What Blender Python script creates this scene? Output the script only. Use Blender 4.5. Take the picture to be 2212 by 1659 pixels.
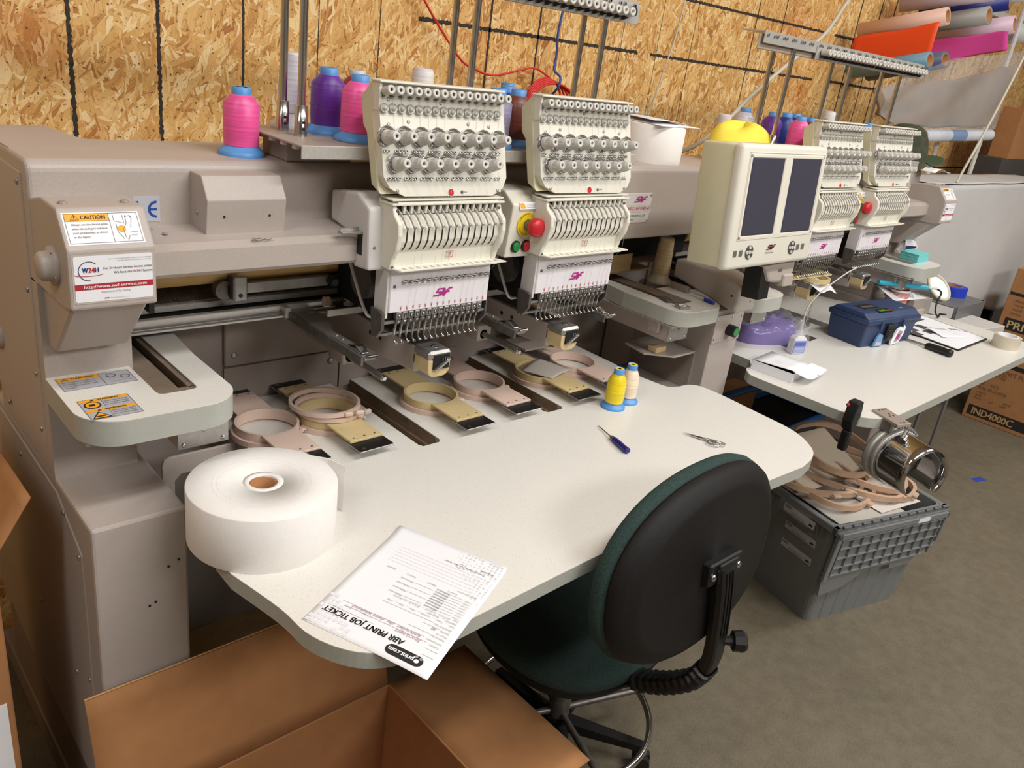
import bpy, bmesh, math, random
from mathutils import Vector, Matrix
random.seed(7)
for o in list(bpy.data.objects): bpy.data.objects.remove(o)
SC = bpy.context.scene
COL = SC.collection
PI = math.pi
# ---------------------------------------------------------------- camera, light, exposure
# Everything below is laid out in layout units (1 unit = 0.86 m, floor at -0.2); finish() turns it into metres.
U = 0.86
FLOOR = -0.2
def m3(x, y, z): return (x * U, y * U, (z - FLOOR) * U)
cam_d = bpy.data.cameras.new('camera'); cam = bpy.data.objects.new('camera', cam_d); COL.objects.link(cam)
cam_d.sensor_width = 36.0; cam_d.lens = 36.0 * 1755.0138 / 2212; cam_d.clip_start = 0.02; cam_d.clip_end = 60
RW = [[0.735222, -0.6654, 0.129196], [-0.168779, -0.364314, -0.915854], [0.656478, 0.65155, -0.380157]]
M = Matrix(((RW[0][0], -RW[1][0], -RW[2][0]), (RW[0][1], -RW[1][1], -RW[2][1]), (RW[0][2], -RW[1][2], -RW[2][2]))).to_4x4()
M.translation = Vector(m3(-0.93073, -1.41924, 1.75157))
cam.matrix_world = M
SC.camera = cam
SC.view_settings.view_transform = 'Standard'; SC.view_settings.look = 'None'
SC.view_settings.gamma = 1.0; SC.view_settings.use_curve_mapping = False
SC.view_settings.exposure = -0.16
w = bpy.data.worlds.new('world'); SC.world = w; w.use_nodes = True
w.node_tree.nodes['Background'].inputs[0].default_value = (1.0, 0.97, 0.93, 1)
w.node_tree.nodes['Background'].inputs[1].default_value = 0.25
def area(name, loc, tgt, sx, sy, power, col=(1, 0.98, 0.95)):
    d = bpy.data.lights.new(name, 'AREA'); d.shape = 'RECTANGLE'; d.size = sx; d.size_y = sy; d.energy = power; d.color = col
    o = bpy.data.objects.new(name, d); COL.objects.link(o); o.location = loc
    o.rotation_euler = (Vector(tgt) - Vector(loc)).to_track_quat('-Z', 'Y').to_euler()
    o['label'] = 'ceiling strip lamp'; o['kind'] = 'structure'
    return o
area('ceiling_lamp', (0.5, -1.75, 3.75), (0.5, -1.65, 0), 2.4, 0.35, 80)
area('ceiling_lamp', (3.8, -1.75, 3.75), (3.8, -1.65, 0), 2.4, 0.35, 85)
area('ceiling_lamp', (-2.4, -1.0, 3.75), (-2.4, -0.9, 0), 1.6, 0.35, 38)
area('ceiling_lamp', (1.6, -4.4, 3.6), (1.2, -1.0, 0.8), 3.4, 0.6, 125)

# ---------------------------------------------------------------- materials
def s2l(c):
    return tuple((v / 12.92 if v <= 0.04045 else ((v + 0.055) / 1.055) ** 2.4) for v in [x / 255 for x in c]) + (1,)
MATS = {}
def mat(name, c, rough=0.5, metal=0.0, noise=0.0, scale=60, bump=0.0, bscale=300, alpha=1.0, trans=0.0, spec=0.5, sheen=0, dirt=None, coat=0):
    if name in MATS: return MATS[name]
    m = bpy.data.materials.new(name); m.use_nodes = True; nt = m.node_tree; n = nt.nodes; l = nt.links
    b = n['Principled BSDF']; col = s2l(c)
    b.inputs['Base Color'].default_value = col; b.inputs['Roughness'].default_value = rough; b.inputs['Metallic'].default_value = metal
    b.inputs['Alpha'].default_value = alpha; b.inputs['Transmission Weight'].default_value = trans
    b.inputs['Specular IOR Level'].default_value = spec; b.inputs['Coat Weight'].default_value = coat
    tc = n.new('ShaderNodeTexCoord')
    if noise:
        t = n.new('ShaderNodeTexNoise'); t.inputs['Scale'].default_value = scale; t.inputs['Detail'].default_value = 4
        l.new(tc.outputs['Object'], t.inputs['Vector'])
        r = n.new('ShaderNodeValToRGB')
        r.color_ramp.elements[0].position = 0.3; r.color_ramp.elements[1].position = 0.7
        r.color_ramp.elements[0].color = tuple(max(0, v * (1 - noise)) for v in col[:3]) + (1,)
        r.color_ramp.elements[1].color = tuple(min(1, v * (1 + noise)) for v in col[:3]) + (1,)
        l.new(t.outputs['Fac'], r.inputs['Fac'])
        out = r.outputs['Color']
        if dirt:
            t2 = n.new('ShaderNodeTexNoise'); t2.inputs['Scale'].default_value = dirt[1]; t2.inputs['Detail'].default_value = 6
            l.new(tc.outputs['Object'], t2.inputs['Vector'])
            r2 = n.new('ShaderNodeValToRGB'); r2.color_ramp.elements[0].position = dirt[2]; r2.color_ramp.elements[1].position = dirt[3]
            l.new(t2.outputs['Fac'], r2.inputs['Fac'])
            mx = n.new('ShaderNodeMix'); mx.data_type = 'RGBA'; l.new(r2.outputs['Color'], mx.inputs['Factor'])
            mx.inputs['A'].default_value = s2l(dirt[0]); l.new(out, mx.inputs['B']); out = mx.outputs['Result']
        l.new(out, b.inputs['Base Color'])
    if bump:
        t = n.new('ShaderNodeTexNoise'); t.inputs['Scale'].default_value = bscale; t.inputs['Detail'].default_value = 3
        l.new(tc.outputs['Object'], t.inputs['Vector'])
        bp = n.new('ShaderNodeBump'); bp.inputs['Strength'].default_value = bump; bp.inputs['Distance'].default_value = 0.002
        l.new(t.outputs['Fac'], bp.inputs['Height']); l.new(bp.outputs['Normal'], b.inputs['Normal'])
    MATS[name] = m; return m

taupe = mat('taupe_enamel', (178, 167, 160), 0.42, noise=0.06, scale=500, bump=0.15, bscale=700)
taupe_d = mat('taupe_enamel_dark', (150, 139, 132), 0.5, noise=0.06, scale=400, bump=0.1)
cream = mat('cream_plastic', (226, 222, 209), 0.4, noise=0.02, scale=30)
yellowed = mat('yellowed_plastic', (216, 211, 180), 0.45, noise=0.02, scale=30)
white_m = mat('white_enamel', (212, 208, 206), 0.4, noise=0.02, scale=300)
lav = mat('white_case', (226, 221, 226), 0.42, noise=0.015, scale=40)
knobg = mat('light_grey_knob', (205, 202, 195), 0.4)
clear = mat('clear_disc', (196, 194, 184), 0.15, spec=0.7, trans=0.25)
chrome = mat('chrome', (200, 200, 200), 0.18, 1.0)
steel = mat('brushed_steel', (172, 169, 166), 0.38, 0.8, noise=0.1, scale=80)
alu = mat('aluminium_rail', (206, 203, 198), 0.4, 0.5, noise=0.06, scale=150)
dsteel = mat('dark_steel', (112, 107, 103), 0.42, 0.6, noise=0.2, scale=60)
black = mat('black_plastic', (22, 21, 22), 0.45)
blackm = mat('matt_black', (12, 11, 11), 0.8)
red = mat('red_plastic', (196, 34, 44), 0.35)
green = mat('green_plastic', (24, 140, 60), 0.35)
magenta = mat('magenta_print', (176, 36, 128), 0.5)
redp = mat('red_print', (176, 40, 52), 0.5)
blackp = mat('black_print', (34, 32, 34), 0.6)
greyp = mat('grey_print', (150, 148, 150), 0.6)
pgrey = mat('pale_grey_print', (206, 205, 210), 0.7)
orange = mat('orange_print', (240, 168, 24), 0.5)
yellowp = mat('yellow_print', (232, 200, 20), 0.5)
bluep = mat('blue_print', (18, 70, 160), 0.5)
navyp = mat('navy_print', (24, 36, 90), 0.5)
white = mat('white_paper', (236, 236, 240), 0.75, noise=0.01, scale=20)
paperw = mat('stabiliser_paper', (238, 234, 230), 0.85, noise=0.015, scale=90, bump=0.1, bscale=500)
silverl = mat('silver_label', (176, 176, 182), 0.4)
cardc = mat('brown_cardboard', (168, 118, 74), 0.85, noise=0.06, scale=25, bump=0.1, bscale=120)
cardd = mat('cardboard_edge', (190, 144, 92), 0.9, noise=0.15, scale=200)
edge = mat('grey_edge_band', (174, 176, 168), 0.4, noise=0.03, scale=80)
plyw = mat('plywood_edge', (140, 118, 96), 0.8, noise=0.2, scale=50)
pinkp = mat('pink_beige_plastic', (216, 190, 176), 0.45, noise=0.02, scale=40)
tanp = mat('tan_plastic', (208, 186, 138), 0.5, noise=0.03, scale=40)
tanl = mat('tan_metal_paint', (206, 182, 138), 0.45, noise=0.03, scale=40)
tubeb = mat('tan_tube', (228, 190, 124), 0.5, noise=0.06, scale=30)
bluec = mat('blue_spool_plastic', (92, 150, 214), 0.4)
greyc = mat('light_spool_plastic', (200, 198, 200), 0.4)
totem = mat('grey_tote_plastic', (122, 124, 124), 0.5, noise=0.04, scale=30, bump=0.1)
toted = mat('dark_grey_tote', (98, 102, 104), 0.5, noise=0.04, scale=30)
chairg = mat('dark_green_fabric', (42, 62, 59), 0.95, noise=0.3, scale=260, bump=0.8, bscale=500)
chairb = mat('black_shell', (20, 18, 18), 0.62, noise=0.15, scale=200, bump=0.3, bscale=900, spec=0.3)
navy = mat('navy_tool_box', (42, 60, 96), 0.45, noise=0.03, scale=300, bump=0.2, bscale=900)
screen = mat('grey_screen', (66, 66, 80), 0.3, noise=0.04, scale=8)
clearp = mat('clear_plastic', (225, 225, 228), 0.12, alpha=0.35, spec=0.8)
film = mat('clear_film', (206, 208, 212), 0.1, alpha=0.30, spec=1.0, bump=1.0, bscale=24)
sheetm = mat('grey_dust_sheet', (196, 194, 192), 0.8, noise=0.03, scale=6, bump=0.4, bscale=10)
brownwrap = mat('brown_wrapping', (148, 126, 102), 0.7, noise=0.14, scale=5, bump=0.8, bscale=12)
filmb = mat('bag_film', (214, 216, 222), 0.08, alpha=0.16, spec=1.0, bump=1.0, bscale=30)
guidem = mat('guide_metal', (146, 130, 114), 0.4, 0.35, noise=0.1, scale=40)
standm = mat('stand_plate', (168, 156, 144), 0.45, 0.1, noise=0.04, scale=60)
rope = mat('white_rope', (200, 196, 182), 0.8)
concrete = None

def thread_mat(name, c, rough=0.38):
    m = bpy.data.materials.new(name); m.use_nodes = True; nt = m.node_tree; n = nt.nodes; l = nt.links
    b = n['Principled BSDF']; b.inputs['Roughness'].default_value = rough; b.inputs['Sheen Weight'].default_value = 0.15
    tc = n.new('ShaderNodeTexCoord'); mp = n.new('ShaderNodeMapping'); mp.inputs['Scale'].default_value = (6, 6, 260); mp.inputs['Rotation'].default_value = (0.06, 0.04, 0)
    t = n.new('ShaderNodeTexNoise'); t.inputs['Scale'].default_value = 1.0; t.inputs['Detail'].default_value = 5
    l.new(tc.outputs['Object'], mp.inputs['Vector']); l.new(mp.outputs['Vector'], t.inputs['Vector'])
    col = s2l(c); r = n.new('ShaderNodeValToRGB'); r.color_ramp.elements[0].position = 0.3; r.color_ramp.elements[1].position = 0.7
    r.color_ramp.elements[0].color = tuple(v * 0.78 for v in col[:3]) + (1,); r.color_ramp.elements[1].color = tuple(min(1, v * 1.12) for v in col[:3]) + (1,)
    l.new(t.outputs['Fac'], r.inputs['Fac']); l.new(r.outputs['Color'], b.inputs['Base Color'])
    bp = n.new('ShaderNodeBump'); bp.inputs['Strength'].default_value = 0.35; bp.inputs['Distance'].default_value = 0.001
    l.new(t.outputs['Fac'], bp.inputs['Height']); l.new(bp.outputs['Normal'], b.inputs['Normal'])
    return m

def speckle_mat(name, base, dots):
    m = bpy.data.materials.new(name); m.use_nodes = True; nt = m.node_tree; n = nt.nodes; l = nt.links
    b = n['Principled BSDF']; b.inputs['Roughness'].default_value = 0.28
    tc = n.new('ShaderNodeTexCoord'); out = None
    mx0 = n.new('ShaderNodeTexNoise'); mx0.inputs['Scale'].default_value = 260; mx0.inputs['Detail'].default_value = 2
    l.new(tc.outputs['Object'], mx0.inputs['Vector'])
    r0 = n.new('ShaderNodeValToRGB'); r0.color_ramp.elements[0].position = 0.30; r0.color_ramp.elements[1].position = 0.42
    r0.color_ramp.elements[0].color = s2l(dots[0]); r0.color_ramp.elements[1].color = s2l(base); l.new(mx0.outputs['Fac'], r0.inputs['Fac'])
    v = n.new('ShaderNodeTexVoronoi'); v.inputs['Scale'].default_value = 130; l.new(tc.outputs['Object'], v.inputs['Vector'])
    r1 = n.new('ShaderNodeValToRGB'); r1.color_ramp.elements[0].position = 0.09; r1.color_ramp.elements[1].position = 0.13
    r1.color_ramp.elements[0].color = (1, 1, 1, 1); r1.color_ramp.elements[1].color = (0, 0, 0, 1); l.new(v.outputs['Distance'], r1.inputs['Fac'])
    mx = n.new('ShaderNodeMix'); mx.data_type = 'RGBA'; l.new(r1.outputs['Color'], mx.inputs['Factor']); l.new(r0.outputs['Color'], mx.inputs['A']); mx.inputs['B'].default_value = s2l(dots[1])
    l.new(mx.outputs['Result'], b.inputs['Base Color'])
    return m
laminate = speckle_mat('speckled_laminate', (224, 221, 214), ((216, 212, 204), (200, 195, 186)))

def osb_mat():
    m = bpy.data.materials.new('oriented_strand_board'); m.use_nodes = True; nt = m.node_tree; n = nt.nodes; l = nt.links
    b = n['Principled BSDF']; b.inputs['Roughness'].default_value = 0.6
    tc = n.new('ShaderNodeTexCoord'); sp = n.new('ShaderNodeSeparateXYZ'); l.new(tc.outputs['Object'], sp.inputs[0])
    cb = n.new('ShaderNodeCombineXYZ'); l.new(sp.outputs['X'], cb.inputs['X']); l.new(sp.outputs['Z'], cb.inputs['Y'])
    def mth(op, a, c=None, d=None):
        k = n.new('ShaderNodeMath'); k.operation = op
        for i, v in enumerate((a, c, d)):
            if v is None: continue
            if isinstance(v, (int, float)): k.inputs[i].default_value = v
            else: l.new(v, k.inputs[i])
        return k.outputs[0]
    def noise(vec, sc, det):
        t = n.new('ShaderNodeTexNoise'); t.noise_dimensions = '2D'; t.inputs['Scale'].default_value = sc; t.inputs['Detail'].default_value = det; l.new(vec, t.inputs['Vector']); return t
    wn = noise(cb.outputs[0], 9, 2)
    wv = n.new('ShaderNodeVectorMath'); wv.operation = 'MULTIPLY_ADD'; l.new(wn.outputs['Color'], wv.inputs[0]); wv.inputs[1].default_value = (0.035, 0.035, 0); l.new(cb.outputs[0], wv.inputs[2])
    rnd = random.Random(3); cur = None
    angs = [1.35, 0.35, 1.9, 2.6, 0.95, 1.62, 2.2, 0.62, 1.2, 2.9, 1.78, 0.8, 1.5]
    for i, a in enumerate(angs):
        mp = n.new('ShaderNodeMapping'); mp.vector_type = 'TEXTURE'; mp.inputs['Rotation'].default_value = (0, 0, a); mp.inputs['Location'].default_value = (-7 + i * 0.37, -9 + i * 0.71, 0)
        small = i > 8
        ln = rnd.uniform(0.022, 0.04) if small else rnd.uniform(0.07, 0.125); wd = rnd.uniform(0.005, 0.009) if small else rnd.uniform(0.015, 0.030)
        mp.inputs['Scale'].default_value = (ln, wd, 1); l.new(wv.outputs[0], mp.inputs['Vector'])
        ss = n.new('ShaderNodeSeparateXYZ'); l.new(mp.outputs[0], ss.inputs[0])
        jg = noise(mp.outputs[0], 1.7, 2)
        v2 = mth('ADD', ss.outputs['Y'], mth('MULTIPLY', jg.outputs['Fac'], 0.5))
        row = mth('FLOOR', v2)
        wr = n.new('ShaderNodeTexWhiteNoise'); wr.noise_dimensions = '1D'; l.new(mth('ADD', row, i * 13.7), wr.inputs['W'])
        slant = mth('MULTIPLY', mth('FRACT', v2), mth('SUBTRACT', wr.outputs['Value'], 0.5))
        u2 = mth('ADD', mth('ADD', ss.outputs['X'], mth('MULTIPLY', wr.outputs['Value'], 17.0)), mth('ADD', slant, mth('MULTIPLY', jg.outputs['Fac'], 0.35)))
        cell = mth('FLOOR', u2)
        cv = n.new('ShaderNodeCombineXYZ'); l.new(cell, cv.inputs['X']); l.new(row, cv.inputs['Y']); cv.inputs['Z'].default_value = i * 5.3
        wc = n.new('ShaderNodeTexWhiteNoise'); wc.noise_dimensions = '3D'; l.new(cv.outputs[0], wc.inputs['Vector'])
        s = n.new('ShaderNodeSeparateColor'); l.new(wc.outputs['Color'], s.inputs[0])
        g = n.new('ShaderNodeMapping'); g.inputs['Scale'].default_value = (0.6, 5.0, 1); l.new(mp.outputs[0], g.inputs['Vector'])
        gn = noise(g.outputs[0], 1.6, 4)
        f = mth('MULTIPLY_ADD', mth('SUBTRACT', gn.outputs['Fac'], 0.5), 0.42, s.outputs[1])
        r = n.new('ShaderNodeValToRGB'); el = r.color_ramp.elements
        el[0].position = 0.0; el[0].color = s2l((170, 112, 52)); el[1].position = 1.0; el[1].color = s2l((246, 218, 164))
        for p_, c_ in ((0.10, (196, 140, 72)), (0.26, (216, 166, 94)), (0.6, (226, 180, 110)), (0.8, (236, 198, 134))):
            e = el.new(p_); e.color = s2l(c_)
        l.new(f, r.inputs['Fac'])
        # thin darker line along the strand borders
        fy = mth('FRACT', v2); fx = mth('FRACT', u2)
        ey = mth('LESS_THAN', fy, 0.045); ex = mth('LESS_THAN', fx, 0.02); e_ = mth('MULTIPLY', mth('MAXIMUM', ex, ey), 0.6)
        dk = n.new('ShaderNodeMix'); dk.data_type = 'RGBA'; dk.blend_type = 'MULTIPLY'; l.new(e_, dk.inputs['Factor']); l.new(r.outputs['Color'], dk.inputs['A']); dk.inputs['B'].default_value = s2l((170, 122, 70))
        if cur is None: cur = dk.outputs['Result']
        else:
            gt = mth('GREATER_THAN', s.outputs[0], 0.86 if small else 0.62)
            mx = n.new('ShaderNodeMix'); mx.data_type = 'RGBA'; l.new(gt, mx.inputs['Factor']); l.new(cur, mx.inputs['A']); l.new(dk.outputs['Result'], mx.inputs['B']); cur = mx.outputs['Result']
    pt = noise(cb.outputs[0], 2.5, 3)
    pr2 = n.new('ShaderNodeValToRGB'); pr2.color_ramp.elements[0].position = 0.62; pr2.color_ramp.elements[1].position = 0.74; l.new(pt.outputs['Fac'], pr2.inputs['Fac'])
    m2 = n.new('ShaderNodeMix'); m2.data_type = 'RGBA'; m2.blend_type = 'MULTIPLY'; l.new(mth('MULTIPLY', pr2.outputs['Color'], 0.55), m2.inputs['Factor']); l.new(cur, m2.inputs['A']); m2.inputs['B'].default_value = s2l((222, 160, 96)); cur = m2.outputs['Result']
    pn = noise(cb.outputs[0], 110, 3)
    pr = n.new('ShaderNodeValToRGB'); pr.color_ramp.elements[0].position = 0.27; pr.color_ramp.elements[1].position = 0.32; l.new(pn.outputs['Fac'], pr.inputs['Fac'])
    mx = n.new('ShaderNodeMix'); mx.data_type = 'RGBA'; l.new(pr.outputs['Color'], mx.inputs['Factor']); mx.inputs['A'].default_value = s2l((110, 74, 42)); l.new(cur, mx.inputs['B'])
    l.new(mx.outputs['Result'], b.inputs['Base Color'])
    return m

def floor_mat():
    m = bpy.data.materials.new('stained_concrete'); m.use_nodes = True; nt = m.node_tree; n = nt.nodes; l = nt.links
    b = n['Principled BSDF']; b.inputs['Roughness'].default_value = 0.62
    tc = n.new('ShaderNodeTexCoord')
    def noise(s, d, p0, p1, c0, c1):
        t = n.new('ShaderNodeTexNoise'); t.inputs['Scale'].default_value = s; t.inputs['Detail'].default_value = d; t.inputs['Roughness'].default_value = 0.65; l.new(tc.outputs['Object'], t.inputs['Vector'])
        r = n.new('ShaderNodeValToRGB'); r.color_ramp.elements[0].position = p0; r.color_ramp.elements[1].position = p1
        r.color_ramp.elements[0].color = c0; r.color_ramp.elements[1].color = c1; l.new(t.outputs['Fac'], r.inputs['Fac']); return r.outputs['Color']
    a = noise(1.1, 10, 0.3, 0.7, s2l((106, 97, 80)), s2l((128, 118, 99)))
    c = noise(22, 6, 0.35, 0.65, s2l((226, 224, 218)), s2l((255, 255, 255)))
    mx = n.new('ShaderNodeMix'); mx.data_type = 'RGBA'; mx.blend_type = 'MULTIPLY'; mx.inputs['Factor'].default_value = 0.8; l.new(a, mx.inputs['A']); l.new(c, mx.inputs['B'])
    d = noise(180, 3, 0.3, 0.6, s2l((205, 205, 205)), s2l((255, 255, 255)))
    m2 = n.new('ShaderNodeMix'); m2.data_type = 'RGBA'; m2.blend_type = 'MULTIPLY'; m2.inputs['Factor'].default_value = 0.7; l.new(mx.outputs['Result'], m2.inputs['A']); l.new(d, m2.inputs['B'])
    l.new(m2.outputs['Result'], b.inputs['Base Color'])
    return m

# ---------------------------------------------------------------- mesh builder
def V(*a): return Vector(a)
TEXTC = {}
def text_mesh(body, align='LEFT'):
    k = (body, align)
    if k in TEXTC: return TEXTC[k]
    cu = bpy.data.curves.new('t', 'FONT'); cu.body = body; cu.size = 1; cu.resolution_u = 2; cu.align_x = align
    ob = bpy.data.objects.new('t', cu); COL.objects.link(ob)
    dg = bpy.context.evaluated_depsgraph_get(); me = bpy.data.meshes.new_from_object(ob.evaluated_get(dg))
    vs = [tuple(v.co) for v in me.vertices]; fs = [tuple(p.vertices) for p in me.polygons]
    bpy.data.objects.remove(ob); bpy.data.curves.remove(cu); bpy.data.meshes.remove(me)
    TEXTC[k] = (vs, fs); return TEXTC[k]

class MB:
    def __init__(self): self.v = []; self.f = []; self.mi = []; self.sm = []; self.mats = []; self.off = Vector((0, 0, 0))
    def m(self, mt):
        if mt not in self.mats: self.mats.append(mt)
        return self.mats.index(mt)
    def add(self, vs, fs, mt, smooth=False):
        b = len(self.v); self.v += [Vector(p) for p in vs]; k = self.m(mt)
        for f in fs: self.f.append(tuple(i + b for i in f)); self.mi.append(k); self.sm.append(smooth)
        return self
    def box(self, x0, x1, y0, y1, z0, z1, mt, bev=0, M=None, seg=1):
        bm = bmesh.new(); bmesh.ops.create_cube(bm, size=1)
        for v in bm.verts: v.co = V((x0 + x1) / 2 + v.co.x * (x1 - x0), (y0 + y1) / 2 + v.co.y * (y1 - y0), (z0 + z1) / 2 + v.co.z * (z1 - z0))
        if bev: bmesh.ops.bevel(bm, geom=bm.edges[:], offset=bev, segments=seg, affect='EDGES', profile=0.5)
        return self.bm(bm, mt, M, bev > 0 and seg > 1)
    def bm(self, bm, mt, M=None, smooth=False):
        bm.verts.index_update()
        vs = [(M @ v.co if M else v.co.copy()) for v in bm.verts]; fs = [tuple(v.index for v in f.verts) for f in bm.faces]; bm.free()
        return self.add(vs, fs, mt, smooth)
    def prism(self, pts, axis, a, b, mt, bev=0, M=None, seg=2, capmt=None):
        # pts: closed polygon in the two other axes (x: (y,z); y: (x,z); z: (x,y))
        def p3(p, t): return {'x': V(t, p[0], p[1]), 'y': V(p[0], t, p[1]), 'z': V(p[0], p[1], t)}[axis]
        bm = bmesh.new(); n = len(pts)
        A = [bm.verts.new(p3(p, a)) for p in pts]; B = [bm.verts.new(p3(p, b)) for p in pts]
        f1 = bm.faces.new(A); f2 = bm.faces.new(B[::-1])
        for i in range(n): bm.faces.new((A[i], B[i], B[(i + 1) % n], A[(i + 1) % n]))
        bmesh.ops.recalc_face_normals(bm, faces=bm.faces[:])
        if bev:
            es = [e for e in bm.edges if e.calc_face_angle(0) > 0.5]
            bmesh.ops.bevel(bm, geom=es, offset=bev, segments=seg, affect='EDGES', profile=0.5)
        return self.bm(bm, mt, M)
    def lathe(self, prof, c, mt, axis='z', n=24, smooth=True, caps=True):
        # prof list of (r, h)
        ax = {'x': (V(0, 1, 0), V(0, 0, 1), V(1, 0, 0)), 'y': (V(1, 0, 0), V(0, 0, 1), V(0, 1, 0)), 'z': (V(1, 0, 0), V(0, 1, 0), V(0, 0, 1))}[axis] if isinstance(axis, str) else frame(axis)
        vs = []; fs = []; c = Vector(c)
        for r, h in prof:
            for k in range(n):
                t = 2 * PI * k / n; vs.append(c + ax[0] * (r * math.cos(t)) + ax[1] * (r * math.sin(t)) + ax[2] * h)
        for j in range(len(prof) - 1):
            for k in range(n): fs.append((j * n + k, j * n + (k + 1) % n, (j + 1) * n + (k + 1) % n, (j + 1) * n + k))
        self.add(vs, fs, mt, smooth)
        if caps:
            if prof[0][0] > 1e-6: self.add(vs[:n], [tuple(range(n))[::-1]], mt)
            if prof[-1][0] > 1e-6: self.add(vs[-n:], [tuple(range(n))], mt)
        return self
    def cyl(self, p0, p1, r, mt, r1=None, n=16):
        p0 = Vector(p0); p1 = Vector(p1); d = p1 - p0
        return self.lathe([(r, 0), (r if r1 is None else r1, d.length)], p0, mt, axis=d, n=n)
    def tube(self, pts, r, mt, n=8, closed=False, smooth_pts=0):
        pts = [Vector(p) for p in pts]
        if smooth_pts: pts = spline(pts, smooth_pts, closed)
        vs = []; fs = []; N = len(pts); up = None
        for i, p in enumerate(pts):
            a = pts[(i - 1) % N] if (closed or i > 0) else p; b = pts[(i + 1) % N] if (closed or i < N - 1) else p
            d = (b - a).normalized()
            if up is None: up = V(0, 0, 1) if abs(d.z) < 0.9 else V(1, 0, 0)
            s = d.cross(up).normalized(); up = s.cross(d).normalized()
            for k in range(n): t = 2 * PI * k / n; vs.append(p + s * (r * math.cos(t)) + up * (r * math.sin(t)))
        for i in range(N if closed else N - 1):
            for k in range(n): j = (i + 1) % N; fs.append((i * n + k, i * n + (k + 1) % n, j * n + (k + 1) % n, j * n + k))
        self.add(vs, fs, mt, True)
        if not closed: self.add(vs[:n], [tuple(range(n))], mt); self.add(vs[-n:], [tuple(range(n))], mt)
        return self
    def quad(self, pts, mt): return self.add(pts, [tuple(range(len(pts)))], mt)
    def ring(self, c, r0, r1, z0, z1, mt, n=48):
        return self.lathe([(r0, z0), (r1, z0), (r1, z1), (r0, z1), (r0, z0)], c, mt, n=n, smooth=False, caps=False)
    def grid(self, fn, nu, nv, mt, thick=0.0, smooth=True):
        vs = [Vector(fn(i / nu, j / nv)) for j in range(nv + 1) for i in range(nu + 1)]
        fs = [(j * (nu + 1) + i, j * (nu + 1) + i + 1, (j + 1) * (nu + 1) + i + 1, (j + 1) * (nu + 1) + i) for j in range(nv) for i in range(nu)]
        if thick:
            bm = bmesh.new(); bv = [bm.verts.new(v) for v in vs]
            for f in fs: bm.faces.new([bv[i] for i in f])
            bmesh.ops.recalc_face_normals(bm, faces=bm.faces[:]); bmesh.ops.solidify(bm, geom=bm.faces[:], thickness=thick)
            return self.bm(bm, mt, None, smooth)
        return self.add(vs, fs, mt, smooth)
    def text(self, body, o, u, v, h, mt, width=None, align='LEFT', shear=0.0, lift=0.0006, bold=0.0):
        vs, fs = text_mesh(body, align)
        if not vs: return self
        o = Vector(o); u = Vector(u).normalized(); v = Vector(v).normalized(); nrm = u.cross(v)
        sx = h / 0.7; 
        if width:
            ex = max(p[0] for p in vs) - min(p[0] for p in vs); sx = width / ex
        for dx in ([0] if not bold else [-bold, 0, bold]):
            self.add([o + u * ((p[0] * sx) + shear * p[1] * h / 0.7 + dx) + v * (p[1] * h / 0.7) + nrm * (lift + dx * 0.05) for p in vs], fs, mt)
        return self
    def build(self, name, parent=None, loc=None, **kw):
        me = bpy.data.meshes.new(name)
        off = Vector(loc) if loc else Vector((0, 0, 0))
        r = parent
        while r is not None and r.parent is not None: r = r.parent
        if r is not None and r.get('_abs'): off = Vector(r['_abs'])
        me.from_pydata([tuple(p - off) for p in self.v], [], self.f)
        for mt in self.mats: me.materials.append(mt)
        me.polygons.foreach_set('material_index', self.mi); me.polygons.foreach_set('use_smooth', self.sm); me.update()
        o = bpy.data.objects.new(name, me); COL.objects.link(o)
        if parent is not None: o.parent = parent
        elif loc: o.location = off
        for k, x in kw.items(): o[k] = x
        return o

def frame(d):
    d = Vector(d).normalized(); a = V(0, 0, 1) if abs(d.z) < 0.9 else V(1, 0, 0)
    s = a.cross(d).normalized(); return (s, d.cross(s), d)
def spline(P, k, closed=False):
    out = []; N = len(P)
    rng = range(N) if closed else range(N - 1)
    for i in rng:
        p0 = P[(i - 1) % N] if closed or i > 0 else P[i]; p1 = P[i]; p2 = P[(i + 1) % N]; p3 = P[(i + 2) % N] if closed or i + 2 < N else p2
        for j in range(k):
            t = j / k; out.append(0.5 * ((2 * p1) + (p2 - p0) * t + (2 * p0 - 5 * p1 + 4 * p2 - p3) * t * t + (3 * p1 - p0 - 3 * p2 + p3) * t ** 3))
    if not closed: out.append(P[-1])
    return out
def thing(name, label, cat, loc=(0, 0, 0), rotz=0, group=None, absolute=False):
    o = bpy.data.objects.new(name, None); COL.objects.link(o); o.location = loc; o.rotation_euler = (0, 0, rotz); o.empty_display_size = 0.02
    o['label'] = label; o['category'] = cat
    if group: o['group'] = group
    if absolute: o['_abs'] = tuple(loc)
    return o
def copy_tree(o, parent=None):
    c = o.copy(); COL.objects.link(c); c.parent = parent
    for ch in list(o.children): copy_tree(ch, c)
    return c
def dup(o, loc, rot=None, label=None, group=None):
    c = copy_tree(o); c.location = loc
    if rot is not None: c.rotation_euler = (0, 0, rot) if not isinstance(rot, tuple) else rot
    if label: c['label'] = label
    if group: c['group'] = group
    return c
def single(mb, name, label, cat, loc=None, group=None):
    o = mb.build(name, None, loc); o['label'] = label; o['category'] = cat
    if group: o['group'] = group
    return o
def bolts(parent, pts, d, r=0.006, mt=None):
    out = []
    for p in pts:
        b = MB(); screw(b, p, d, r, mt or steel); out.append(b.build('screw', parent))
    return out
def screw(b, c, d, r=0.005, mt=None):
    c = Vector(c); d = Vector(d).normalized()
    b.lathe([(r, 0), (r, r * 0.25), (r * 0.75, r * 0.55), (r * 0.3, r * 0.62), (0.0001, r * 0.4)], c, mt or chrome, axis=d, n=10)
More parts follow.
